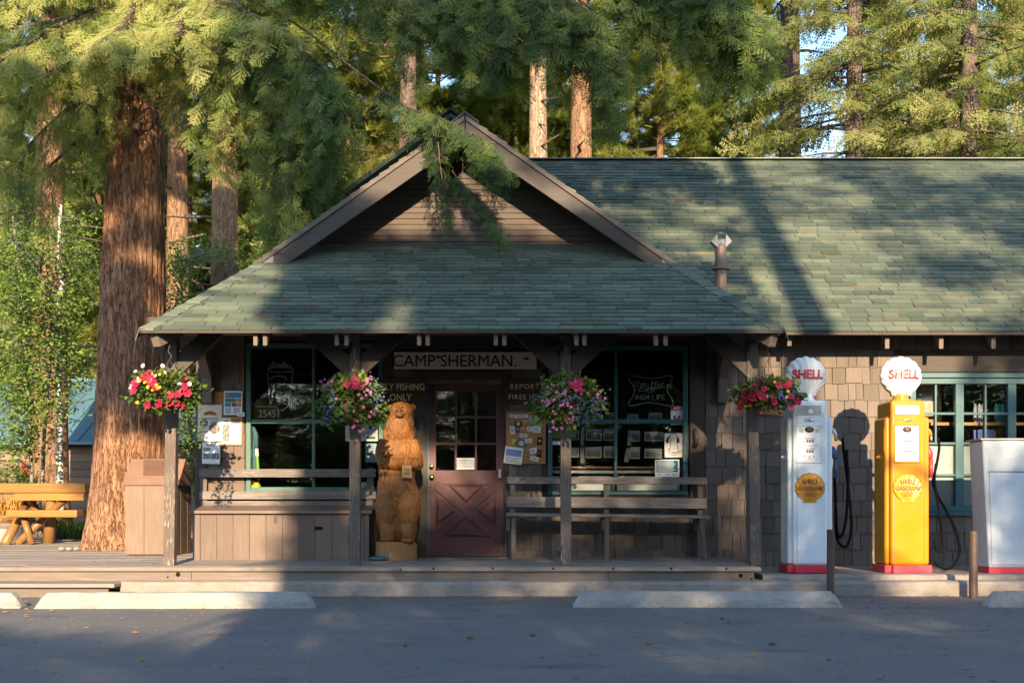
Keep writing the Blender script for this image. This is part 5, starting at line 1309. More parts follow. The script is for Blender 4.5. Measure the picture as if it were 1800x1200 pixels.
    m.box(-w*.9, -w*.05, -.0008, 0, -h*.55, h*.0); m.box(w*.02, w*.9, -.0008, 0, -h*.55, h*.0); m.box(-w*.9, -w*.1, -.0008, 0, h*.2, h*.5); on(T, m, 'photo', t.m)
    m = MB(); lines(m, -w*.6, w*.5, h*.62, h*.85, 3, -.0008, rng); on(T, m, 'print', M['ink'])
    # number plate standing inside the left window
    T, w, h = flat('number_plate', 'brown plate with white number standing in the left window', 'plate', 445, 491, 711, 735, 0.06, col('plate_brown', (0.16, 0.07, 0.035)), 0.004)
    m = MB(); m.text('25451', (0.03, -0.0003, -0.022), 0.088, 0, 0.002, weight=0.004, sx=0.9); m.text('BOSTES OWP SIERRA KRE', (0, -0.0003, 0.06), 0.022, 0, 0.001, sx=0.75); on(T, m, 'number', M['paper'])
    T, w, h = flat('fish_card', 'yellow card with a dark fish low in the left window', 'card', 433.5, 454.5, 844.5, 863, 0.05, col('yellow_sign', (0.75, 0.5, 0.02)), 0.003)
    m = MB(); m.tube([(-w*.6, -.001, -h*.5), (-w*.5, -.001, h*.2), (0, -.001, h*.45), (w*.4, -.001, h*.4)], [.004, .012, .016, .003], 8); on(T, m, 'fish', M['black'])
    T, w, h = flat('rules_sheet', 'white rules sheet with black print in the left window behind the post', 'notice', 607, 664, 744, 775, 0.05, M['paper'], 0.003)
    m = MB(); lines(m, w*.05, w*.7, -h*.1, h*.75, 6, -.0008, rng, .35); m.box(w*.3, w*.85, -.0008, 0, -h*.75, -h*.5); on(T, m, 'print', M['ink'])
    T, w, h = flat('blue_sticker', 'pale blue lettered sticker below the rules sheet', 'sticker', 642, 662, 779, 812, 0.05, col('pale_blue_sticker', (0.3, 0.42, 0.5)), 0.002)
    m = MB(); m.text('the', (0, -.0003, h*.6), .03, 0, .001); m.text('BEST', (0, -.0003, h*.1), .04, 0, .001, sx=.9); m = MB(); lines(m, -w*.6, w*.6, -h*.2, h*.8, 4, -.0008, rng); on(T, m, 'print', M['ink'])
    T, w, h = flat('fly_sticker', 'white sticker with a blue fly shape at window bottom beside the bear', 'sticker', 632, 655, 847, 864, 0.05, M['paper'], 0.002)
    m = MB(); m.add([(-w*.3, -.001, h*.3), (w*.3, -.001, h*.3), (0, -.001, -h*.2)], [(0, 2, 1)]); m.box(-w*.8, w*.8, -.001, 0, -h*.8, -h*.5); on(T, m, 'print', M['ink'])
    # goods in the left window
    T = thing('blue_jacket', 'faded blue jacket hanging inside the left edge of the left window', 'jacket', (X_(444, .14), .14, Z_(840, .14))); s = scale(.14)
    m = MB(); hgt = 95 / s
    m.loft([[(0.055*a*math.cos(k*PI/4) + b, 0.03*math.sin(k*PI/4), z*hgt) for k in range(8)] for z, a, b in ((0, .8, .01), (.2, 1, .012), (.45, .95, .0), (.7, 1.0, -.01), (.9, .7, -.015), (1, .3, -.02))]); m.tube([(.01, -.03, hgt*.95), (.045, -.03, hgt*.8), (.05, -.03, hgt*.55)], [.02, .03, .025], 8)
    m.build('jacket_cloth', paint('faded_denim', (0.07, 0.15, 0.2), 0.9, 0.3, 0.1), T, smooth=True)
    T = thing('boat_paddle', 'green shafted paddle with white grip inside the left window', 'paddle', (X_(452, .12), .12, Z_(862, .12)))
    m = MB(); m.tube([(0.03, 0, 0), (0, 0, .42)], .016, 8); m.build('shaft', col('green_shaft', (0.2, 0.42, 0.05)), T); m = MB(); m.tube([(0, 0, .42), (-.012, 0, .6)], .02, 8); m.build('grip', M['paper'], T)
    T = thing('pink_toy', 'pink and red toy low inside the left window beside the paddle', 'toy', (X_(447, .2), .2, Z_(848, .2))); m = MB(); m.ellipsoid((.01, 0, .04), (.045, .03, .03), 12, 8); m.tube([(-.05, 0, .06), (-.04, 0, .12)], [.03, .004], 8); m.tube([(.0, 0, .06), (-.005, 0, .14)], [.025, .004], 8); m.build('toy_body', col('hot_pink', (0.6, 0.03, 0.12)), T, smooth=True)
    # --- neon signs (unlit), drawn with glass tube
    def neon(name, label, px0, Y, strokes, r=0.005, mat=None, rack=()):
        T = thing(name, label, 'neon sign', (X_(px0[0], Y), Y, Z_(px0[1], Y))); o = T.location
        m = MB()
        for st in strokes: m.tube([(X_(a, Y) - o.x, 0, Z_(b, Y) - o.z) for a, b in st], r, 6)
        m.build('glass_tube', mat or M['neon'], T, smooth=True)
        if rack:
            m = MB()
            for st in rack: m.tube([(X_(a, Y) - o.x, 0.02, Z_(b, Y) - o.z) for a, b in st], 0.004, 5)
            m.build('wire_rack', M['neonrack'], T)
        return T
    def cp(p): return [(220 + a / 4, 560 + b / 4) for a, b in p]
    def arcp(cx, cz, rx, rz, a0, a1, n=14): return [(cx + rx * math.cos(R(a0 + (a1 - a0) * k / n)), cz + rz * math.sin(R(a0 + (a1 - a0) * k / n))) for k in range(n + 1)]
    LET = {'P': [[(0, 1), (0, 0), (.75, 0), (.9, .12), (.9, .4), (.75, .52), (0, .52)]], 'E': [[(1, 0), (0, 0), (0, 1), (1, 1)], [(0, .5), (.8, .5)]], 'S': [[(.95, .1), (.7, 0), (.2, 0), (0, .2), (.2, .48), (.75, .52), (.95, .75), (.75, 1), (.2, 1), (0, .9)]], 'I': [[(.3, 0), (.3, 1)]],
           'H': [[(0, 0), (0, 1)], [(1, 0), (1, 1)], [(0, .5), (1, .5)]], 'G': [[(1, .15), (.75, 0), (.25, 0), (0, .25), (0, .75), (.25, 1), (.75, 1), (1, .8), (1, .55), (.6, .55)]], 'L': [[(0, 0), (0, 1), (.9, 1)]], 'F': [[(1, 0), (0, 0), (0, 1)], [(0, .5), (.8, .5)]]}
    def word(s, x, y, w, h, adv):
        out = []
        for ch in s:
            if ch in LET:
                for st in LET[ch]: out.append([(x + a * w, y + b * h) for a, b in st])
            x += adv if ch != 'I' else adv * 0.62
        return out
    st = [cp(p) for p in ([(1000, 375), (1020, 600), (1060, 640), (1110, 642), (1150, 610), (1182, 375)],)]
    st += [cp(arcp(1093, 358, 93, 18, 0, 360, 24)), cp(arcp(1080, 425, 55, 22, 180, 380)), cp(arcp(1080, 512, 57, 42, 0, 180)), cp([(1022, 520), (1060, 508), (1100, 518), (1138, 512)])]
    st += [cp(p) for p in word('PEPSI', 1026, 458, 18, 34, 27)]
    st += [cp(arcp(x, 345, 17, 20, 180, 360, 8)) for x in (1030, 1068, 1106, 1150)] + [cp(arcp(x, 310, 9, 9, 0, 360, 8)) for x in (1045, 1118)] + [cp([(1060, 330), (1080, 312), (1100, 330), (1140, 320), (1168, 332)])]
    rk = [cp(p) for p in ([(1022, 190), (1022, 345)], [(1178, 195), (1178, 300)], [(1020, 285), (1178, 285)], [(965, 328), (1240, 332)], [(960, 422), (1220, 424)], [(955, 500), (1220, 508)], [(1020, 595), (1220, 597)], [(1080, 262), (1080, 600)], [(1120, 262), (1120, 600)], [(1165, 262), (1165, 650)])]
    neon('soda_neon_sign', 'unlit soda cup neon sign in the left window', (494, 722), 0.09, st, 0.0055, None, rk)
    st = [[(574, 690), (577, 668), (590, 656), (607, 651), (625, 653), (645, 664), (652, 680)], [(590, 690), (594, 668), (600, 664), (602, 672), (592, 684)], [(577, 668), (582, 676), (590, 680)]]
    neon('oval_neon_sign', 'unlit oval neon sign behind the second flower basket', (612, 700), 0.09, st, 0.005)
    def ml(p): return [(880 + a / 4.74, 580 + b / 4.74) for a, b in p]
    st = [ml(catmull2) for catmull2 in ([(1130, 385), (1085, 375), (1065, 395), (1075, 425), (1110, 470), (1118, 510), (1100, 555), (1070, 600), (1068, 622), (1085, 632), (1140, 620), (1200, 605), (1250, 602), (1330, 615), (1400, 632), (1432, 630), (1440, 605), (1420, 560), (1390, 515), (1390, 480), (1415, 435), (1434, 405), (1425, 380), (1400, 375), (1330, 395), (1255, 405), (1180, 395), (1130, 385)],)]
    st += [ml(p) for p in ([(1150, 465), (1125, 460), (1118, 440), (1135, 430), (1160, 440), (1172, 460), (1165, 480), (1150, 500)], [(1168, 490), (1180, 450), (1192, 440), (1195, 458), (1185, 490)], [(1193, 460), (1208, 440), (1215, 455), (1208, 488), (1220, 485)], [(1232, 455), (1226, 488), (1238, 482)], [(1250, 482), (1268, 440), (1272, 425), (1262, 430), (1252, 470), (1258, 486), (1272, 480)], [(1280, 478), (1298, 436), (1302, 422), (1292, 428), (1284, 468), (1290, 482), (1302, 474)], [(1310, 462), (1328, 450), (1322, 440), (1310, 450), (1312, 472), (1332, 466)], [(1340, 470), (1346, 445), (1360, 432), (1358, 446)], [(1145, 512), (1365, 472)], [(1215, 510), (1245, 520), (1285, 496)])]
    st += [ml(p) for p in word('HIGH', 1128, 538, 20, 40, 33)] + [ml(p) for p in word('LIFE', 1266, 538, 20, 42, 31)]
    T = neon('beer_neon_sign', 'unlit script neon sign hung by chains in the right window', (1143, 715), 0.09, st, 0.0052)
    o = T.location; m = MB()
    for a, b in (((1184, 190), (1170, 370)), ((1300, 195), (1318, 370))):
        (ax, ay), (bx_, by) = ml([a, b]); m.tube([(X_(ax, .09) - o.x, 0.01, Z_(ay, .09) - o.z), (X_(bx_, .09) - o.x, 0.01, Z_(by, .09) - o.z)], 0.004, 5)
    m.build('chain', M['steel'], T)
    st = [[(1020, 652), (1040, 654), (1058, 660), (1067, 672), (1068, 695), (1064, 715), (1050, 728)]]
    neon('brown_neon_frame', 'unlit reddish neon border behind the third flower basket', (1045, 730), 0.09, st, 0.011, paint('brown_tube', (0.12, 0.045, 0.025), 0.4))
    # --- right window display
    k = 6.43
    def rwp(a): return 940 + a / k
    def rwy(b): return 700 + b / k
    t = NT('landscape_photo'); sp = t.node('ShaderNodeSeparateXYZ'); cc = t.coord(); t.l.new(cc, sp.inputs[0]); n_ = t.noise(t.coord((6, 6, 12)), 3, 6)
    hgt = t.math('ADD', t.math('MULTIPLY', sp.outputs[2], 8.0), t.math('MULTIPLY', n_, 1.2)); t.base(t.ramp(t.math('ADD', hgt, 0.0), [(0.2, (.03, .045, .025)), (.45, (.09, .085, .04)), (.6, (.05, .06, .05)), (.68, (.12, .17, .25)), (.95, (.25, .33, .42))])); t.rough(.35); PH = t.m
    frames = [(580, 755, 345, 475, 'dune landscape', 2), (780, 915, 345, 475, 'hillside', -1), (575, 755, 548, 672, 'sunset meadow', -1), (780, 915, 540, 668, 'church', 0), (1092, 1190, 365, 485, 'grey mountain', 1), (1240, 1455, 378, 480, 'evening sky', 1), (1240, 1455, 568, 672, 'lit town', 1),
              (405, 500, 355, 470, 'field', 0), (405, 500, 555, 665, 'green hill', 0), (1080, 1190, 550, 680, 'autumn', 1), (790, 915, 160, 280, 'river', 1), (1050, 1170, 175, 290, 'dark lake', 0), (1290, 1440, 162, 285, 'forest', 0), (590, 750, 190, 280, 'blue lake', -2)]
    where = ['upper row right of the post', 'upper row left of the window mullion', 'lower row right of the post', 'lower row left of the window mullion', 'upper row just right of the window mullion', 'upper row left of the dog poster', 'lower row left of the dog poster', 'upper row against the post', 'lower row against the post', 'lower row just right of the window mullion', 'above the window bar left of the mullion', 'above the window bar right of the mullion', 'above the window bar left of the red emblem', 'above the window bar below the third basket']
    for (a, b, c, d, nm, r), wh in zip(frames, where):
        T, w, h = flat('framed_print', f'white bordered landscape print, {wh}', 'print', rwp(a), rwp(b), rwy(c), rwy(d), 0.16 + 0.02 * (a % 3), col('print_border', (0.42, 0.43, 0.45)), 0.006, R(r), 'landscape prints displayed in the right window')
        m = MB(); m.box(-w * .87, w * .87, -.001, 0, -h * .8, h * .8); on(T, m, 'picture', PH)
    def sleeve(a, b, c, d, lab, r):
        T, w, h = flat('plastic_sleeve', lab, 'sleeve', rwp(a), rwp(b), rwy(c), rwy(d), 0.13, paint('clear_sleeve_sheen', (0.3, 0.3, 0.29), 0.15, 0.5, 0.8, sc=18), 0.004, R(r), 'clear sleeves in the right window')
    sleeve(520, 560, 330, 530, 'shiny clear sleeve standing right of the post, upper', 2); sleeve(515, 560, 555, 725, 'shiny clear sleeve standing right of the post, lower', -2); sleeve(1050, 1090, 360, 530, 'shiny clear sleeve right of the mullion, upper', 5); sleeve(1020, 1075, 560, 720, 'shiny clear sleeve right of the mullion, lower', 10)
    T, w, h = flat('aed_sign', 'white sign with red top band and red heart in the window corner', 'sign', rwp(1538), rwp(1672), rwy(82), rwy(298), 0.022, M['paper'], 0.003)
    m = MB(); m.box(-w, w, -.001, 0, h * .48, h); on(T, m, 'red_band', col('band_red', (0.33, 0.04, 0.035)))
    m = MB(); m.text('AED', (w * .15, -.0012, h * .74), .042, 0, .001, weight=.02); on(T, m, 'lettering', M['paper'])
    m = MB(); hp = []
    for q in range(28):
        a = 2 * PI * q / 28; hp.append((16 * math.sin(a)**3 / 17 * w * .68, 0, (13*math.cos(a) - 5*math.cos(2*a) - 2*math.cos(3*a) - math.cos(4*a)) / 17 * w * .68 - h * .3))
    m.prism(hp, (0, -.0012, 0)); on(T, m, 'heart', col('heart_red', (0.42, 0.02, 0.06)))
    m = MB(); z = -h * .25; m.prism([(-.004, -.0014, z + .035), (.012, -.0014, z + .035), (.004, -.0014, z + .008), (.014, -.0014, z + .008), (-.006, -.0014, z - .035), (.0, -.0014, z - .004), (-.012, -.0014, z - .004)], (0, -.001, 0)); on(T, m, 'bolt_mark', M['paper'])
    T, w, h = flat('dog_poster', 'white poster with a line drawing of a dog in the right window', 'poster', rwp(1467), rwp(1676), rwy(392), rwy(665), 0.02, col('poster_grey', (0.55, 0.54, 0.52)), 0.003, R(-1))
    def dp(p): return [(((a - 1571) / k) / scale(0.02), -.001, ((528 - b) / k) / scale(0.02)) for a, b in p]
    m = MB()
    for p in ([(1535, 430), (1545, 405), (1570, 397), (1598, 405), (1610, 430)], [(1540, 460), (1575, 445), (1605, 460), (1615, 560), (1625, 600), (1590, 610), (1540, 605), (1520, 595), (1530, 540), (1540, 460)], [(1515, 560), (1500, 590), (1520, 625), (1560, 640), (1620, 635), (1655, 600), (1660, 575)], [(1545, 610), (1580, 622), (1620, 612), (1645, 590)]): m.tube(dp(p), .0035, 5)
    on(T, m, 'line_drawing', M['black'])
    m = MB()
    for p in ([(1535, 430), (1505, 450), (1497, 480), (1510, 500)], [(1610, 430), (1622, 460), (1618, 490), (1610, 500)]): m.tube(dp(p), [.006, .016, .018, .01], 6)
    on(T, m, 'ear', M['black']); m = MB(); lines(m, -.05, .045, -.07, .07, 6, -.0014, rng, .2); on(T, m, 'print', M['ink'])
    T, w, h = flat('teal_notice', 'white framed teal notice with white print at window bottom right', 'notice', rwp(1360), rwp(1635), rwy(690), rwy(886), 0.018, col('notice_white', (0.6, 0.62, 0.66)), 0.003, R(-0.5))
    m = MB(); m.box(-w*.88, w*.88, -.001, 0, -h*.45, h*.88); on(T, m, 'teal_panel', col('notice_teal', (0.015, 0.13, 0.16)))
    m = MB(); lines(m, -w*.82, w*.82, -h*.38, h*.82, 9, -.0016, rng, .4); on(T, m, 'white_print', M['paper']); m = MB()
    for q in (-.7, 0, .55): m.box(w*q - w*.18, w*q + w*.18, -.001, 0, -h*.78, -h*.66)
    on(T, m, 'print', M['inkblue'])
    for a, b, lab in ((200, 300, 'green square sticker left of the porch post in the right window'), (400, 462, 'green square sticker right of the porch post in the right window')):
        T, w, h = flat('green_sticker', lab, 'sticker', rwp(a), rwp(b), rwy(320), rwy(442), 0.02, col('sticker_green', (0.1, 0.19, 0.05)), 0.002, 0, 'green window stickers'); m = MB()
        q = min(w, h) * .75; m.box(-q, q, -.001, 0, q*.75, q*.85); m.box(-q, q, -.001, 0, -q*.85, -q*.75); m.bar((-q, -.001, -q*.7), (q, -.001, q*.7), .008, .002, up=(0, 1, 0)); on(T, m, 'print', M['black'])
    T, w, h = flat('window_label', 'dark and white label strip below the left green sticker', 'label', rwp(185), rwp(302), rwy(446), rwy(522), 0.02, M['paper'], 0.002); m = MB(); m.box(-w, w, -.001, 0, 0, h); lines(m, -w*.9, w*.5, -h*.9, -h*.1, 2, -.0006, rng); on(T, m, 'dark_band', col('band_navy', (0.03, 0.06, 0.08)))
    T = thing('display_cabinet', 'white low display cabinet with wooden shelf behind the right window', 'cabinet', (1.27, 0.3, 0.3)); m = MB()
    yz = lambda b: Z_(rwy(b), 0.3) - 0.3
    m.box(-0.79, 0.79, 0, 0.4, yz(1125), yz(880)); m.box(-0.79, 0.79, -0.02, 0.42, yz(845), yz(805)); m.build('white_front', paint('white_cabinet', (0.5, 0.56, 0.58), 0.4, 0.1), T)
    m = MB(); m.box(-0.8, 0.8, -0.1, 0.4, yz(792), yz(772)); m.build('shelf', M['oak'], T); m = MB(); m.box(-0.79, 0.79, 0.02, 0.3, yz(880) + 0.002, yz(845) - 0.002); m.build('gap', M['dark'], T)
    # --- teal window goods
    T = thing('window_shelf', 'bare wooden shelf inside the teal window at the right', 'shelf', (5.75, 0.3, Z_(746, .3))); m = MB(); m.box(-0.95, 0.95, -0.14, 0.15, -0.018, 0.018); m.build('plank', M['oak'], T)
    T = thing('picture_stand', 'wooden upright stand inside the teal window behind the yellow pump', 'stand', (X_(1652, .5), .5, Z_(745, .5))); m = MB(); m.box(-.02, .02, 0, .04, 0, .6); m.box(-.3, -.021, 0, .04, .02, .06); m.build('upright', M['oak'], T); m = MB(); m.box(-.3, -.05, .0, .02, .1, .5); m.build('backing', paint('pale_backing', (0.4, 0.36, 0.3), .8), T)
    for px, n, cl, lab, wd in ((1722, 3, (0.45, 0.47, 0.52), 'white and navy patterned scarves on a hanger in the teal window', 0.05), (1757, 3, (0.06, 0.3, 0.3), 'teal patterned mitts hanging in the teal window', 0.04)):
        T = thing('hanging_scarf', lab, 'scarf', (X_(px, .22), .22, Z_(740, .22)), 0, 'goods hung in the teal window')
        t = NT('scarf_print'); vo = t.node('ShaderNodeTexVoronoi'); vo.inputs['Scale'].default_value = 60; t.l.new(t.coord(), vo.inputs['Vector']); t.base(t.ramp(vo.outputs['Distance'], [(.25, (.02, .04, .1)), (.4, cl)])); t.rough(.8)
        for q in range(n):
            m = MB(); x = (q - 1) * wd; m.ellipsoid((x, 0.01 * q, 0.09), (0.032, 0.025, 0.13), 12, 8); m.build('cloth', t.m, T, smooth=True)
        m = MB(); m.tube([(-.1, 0, .24), (0, 0, .27), (.1, 0, .24)], .004, 5); m.tube([(0, 0, .27), (.02, 0, .31), (0, 0, .33)], .004, 5); m.build('hanger', M['steel'], T)
    for i, px in enumerate((1719, 1739)):
        T = thing('blue_bag', ('blue cloth bag under the scarves in the teal window', 'blue cloth bag with red edge in the teal window')[i], 'bag', (X_(px, .25), .25, Z_(790, .25)), 0, 'blue bags in the teal window'); m = MB(); m.hexa([(-.06, -.05, 0), (.06, -.05, 0), (.06, .05, 0), (-.06, .05, 0), (-.065, -.03, .24), (.06, -.03, .25), (.06, .04, .25), (-.065, .04, .24)]); m.build('cloth', col('bag_blue', (0.12, 0.16, 0.42)), T, bevel=.01)
        if i: m = MB(); m.box(.061, .068, -.04, .03, .1, .22); m.build('edge', M['shellred'], T)
# ================================================================== FOLIAGE TEMPLATES
def needles(P, D, N, n, ln, w, rng, spread=0.9):
    """thin triangles along a twig from P, direction D, in the plane of D and N x D"""
    S = np.cross(N, D); V, T = [], []
    L = np.linalg.norm(D); d = D / L; s = S / (np.linalg.norm(S) + 1e-9)
    for i in range(n):
        f = (i + 0.5) / n
        for sg in (-1, 1):
            b = P + D * f
            a = spread * rng.uniform(0.7, 1.15)
            t = b + (d * math.cos(a) + sg * s * math.sin(a) + N * rng.uniform(-0.35, 0.35)) * ln * rng.uniform(0.75, 1.15)
            o = d * w * 0.5; k = len(V)
            V += [b - o, b + o, t]; T.append((k, k + 1, k + 2))
    return V, T

def fir_spray(seed, nt=11, nn=7, ln=0.08, w=0.05, droop=0.25):
    rng = np.random.default_rng(seed); V, T = [], []
    N = np.array([0, 0, 1.0])
    def put(v, t):
        k = len(V); V.extend(v); T.extend([tuple(i + k for i in q) for q in t])
    prev = np.zeros(3); m = 4
    for i in range(m):
        f = (i + 1) / m; p = np.array([f, 0.03 * rng.normal(), -droop * f * f]); put(*needles(prev, p - prev, N, max(3, nn // 2 + 1), ln, w, rng)); prev = p
    for i in range(nt):
        f = 0.1 + 0.85 * i / nt; sg = 1 if i % 2 else -1
        b = np.array([f, 0, -droop * f * f]); L = (0.5 * (1 - f) + 0.12) * rng.uniform(0.8, 1.2); a = rng.uniform(0.7, 1.0)
        d = np.array([math.cos(a), sg * math.sin(a), -0.2 - rng.uniform(0, 0.35)]) * L
        put(*needles(b, d, N, max(3, int(nn * L / 0.4)), ln, w, rng))
    return np.array(V), np.array(T)

def pine_tuft(seed, n=26, w=0.035):
    rng = np.random.default_rng(seed); V, T = [], []
    for i in range(n):
        a = rng.uniform(0, 2 * PI); th = rng.uniform(0.15, 1.25)
        d = np.array([math.cos(th), math.sin(th) * math.cos(a), math.sin(th) * math.sin(a)]) * rng.uniform(0.75, 1.1); d[2] -= 0.15
        b = np.array([rng.uniform(-0.45, 0.15), 0, 0]); s = np.cross(d, [0.3, 0.5, 0.8]); s = s / (np.linalg.norm(s) + 1e-9) * w
        k = len(V); V += [b - s, b + s, b + d]; T.append((k, k + 1, k + 2))
    return np.array(V), np.array(T)

def leaf_tpl(seed):
    V = np.array([[0, 0, 0], [0.35, 0.42, 0.06], [0.95, 0.25, 0.0], [1.1, 0, -0.05], [0.95, -0.25, 0.0], [0.35, -0.42, 0.06]])
    return V, np.array([[0, 1, 2], [0, 2, 3], [0, 3, 4], [0, 4, 5]])

FIR = [fir_spray(s) for s in range(4)]
FIRC = [fir_spray(s + 20, 9, 5, 0.09, 0.065) for s in range(3)]
PINE = [pine_tuft(s) for s in range(4)]
LEAF = [leaf_tpl(0)]

class Fol:
    """gathers sprays, then bakes them into one mesh"""
    def __init__(self): self.p, self.d, self.s, self.t, self.u = [], [], [], [], []
    def add(self, p, d, s, t, up=(0, 0, 1)):
        self.p.append(tuple(p)); self.d.append(tuple(d)); self.s.append(s); self.t.append(t); self.u.append(tuple(up))
    def bake(self, tpls, seed=1, jitter=0.12, tilt=0.25):
        rng = np.random.default_rng(seed); n = len(self.p)
        p = np.array(self.p); d = np.array(self.d, float); s = np.array(self.s); t = np.array(self.t); u = np.array(self.u, float)
        d /= np.linalg.norm(d, axis=1, keepdims=True) + 1e-9
        u = u + rng.normal(0, tilt, (n, 3))
        y = np.cross(u, d); ly = np.linalg.norm(y, axis=1, keepdims=True); y = np.where(ly < 1e-3, np.array([[1.0, 0, 0]]), y / (ly + 1e-9)); z = np.cross(d, y)
        Mx = np.stack([d, y, z], axis=2) * s[:, None, None]
        which = rng.integers(0, len(tpls), n); Vs, Ts, tn, off = [], [], [], 0
        for k, (tv, tt) in enumerate(tpls):
            ix = np.where(which == k)[0]
            if len(ix) == 0: continue
            V = np.einsum('nij,mj->nmi', Mx[ix], tv) + p[ix][:, None, :]
            T = tt[None] + (np.arange(len(ix)) * len(tv))[:, None, None] + off
            Vs.append(V.reshape(-1, 3)); Ts.append(T.reshape(-1, 3))
            tint = t[ix][:, None] + rng.normal(0, jitter, (len(ix), len(tt))); tn.append(np.clip(tint, 0, 1).ravel()); off += len(ix) * len(tv)
        return np.concatenate(Vs), np.concatenate(Ts), np.concatenate(tn)

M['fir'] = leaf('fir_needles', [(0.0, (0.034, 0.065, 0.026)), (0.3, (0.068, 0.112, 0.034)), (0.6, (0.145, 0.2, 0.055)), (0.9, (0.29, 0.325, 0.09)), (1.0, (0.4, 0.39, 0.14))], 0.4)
M['firlit'] = leaf('sun_toned_fir_needles', [(0.0, (0.06, 0.085, 0.028)), (0.35, (0.14, 0.175, 0.05)), (0.7, (0.22, 0.24, 0.075)), (1.0, (0.31, 0.28, 0.12))], 0.35)  # lighter copy of the fir needles, sunlight put into the colour
M['pine'] = leaf('pine_needles', [(0.0, (0.08, 0.12, 0.03)), (0.35, (0.19, 0.235, 0.05)), (0.7, (0.29, 0.315, 0.075)), (1.0, (0.36, 0.31, 0.13))], 0.5)
M['aspen'] = leaf('aspen_leaves', [(0.0, (0.05, 0.095, 0.016)), (0.4, (0.105, 0.18, 0.028)), (0.8, (0.17, 0.24, 0.045)), (1.0, (0.25, 0.29, 0.07))], 0.35)
M['barkfir'] = bark('furrowed_red_brown_bark', (0.3, 0.155, 0.088), (0.54, 0.35, 0.23), 0.9, 0.75)
M['barkpine'] = bark('orange_pine_bark', (0.26, 0.15, 0.09), (0.42, 0.26, 0.16), 0.8, 0.6)
M['barkgrey'] = bark('grey_bark', (0.16, 0.12, 0.1), (0.28, 0.22, 0.18), 1.0, 0.5)
M['twig'] = paint('dead_twig', (0.2, 0.14, 0.1), 0.9, 0.3, 0.1)
M['white_bark'] = None

def trunk_mesh(x, y, z0, H, r0, r1, rng, flare=0.0, lean=(0, 0), n=28, rings=46, rough=0.06):
    m = MB(); R_ = []
    ph = rng.uniform(0, 10)
    for i in range(rings + 1):
        f = i / rings; z = z0 - 0.1 + (H + 0.1) * f; r = r0 + (r1 - r0) * f + flare * math.exp(-(z - z0) / 0.45)
        cx, cy = x + lean[0] * f + 0.04 * math.sin(3 * f + ph) * r0, y + lean[1] * f
        ring = []
        for k in range(n):
            a = 2 * PI * k / n
            q = 1 + rough * mnoise.noise(Vector((math.cos(a) * 2.2, math.sin(a) * 2.2, z * 0.5 + ph))) + rough * 0.8 * mnoise.noise(Vector((math.cos(a) * 6, math.sin(a) * 6, z * 0.9 + ph)))
            q += (0.12 * flare / max(r, .01)) * math.exp(-(z - z0) / 0.5) * math.cos(5 * a + ph)
            ring.append((cx + r * q * math.cos(a), cy + r * q * math.sin(a), z))
        R_.append(ring)
    m.loft(R_); return m

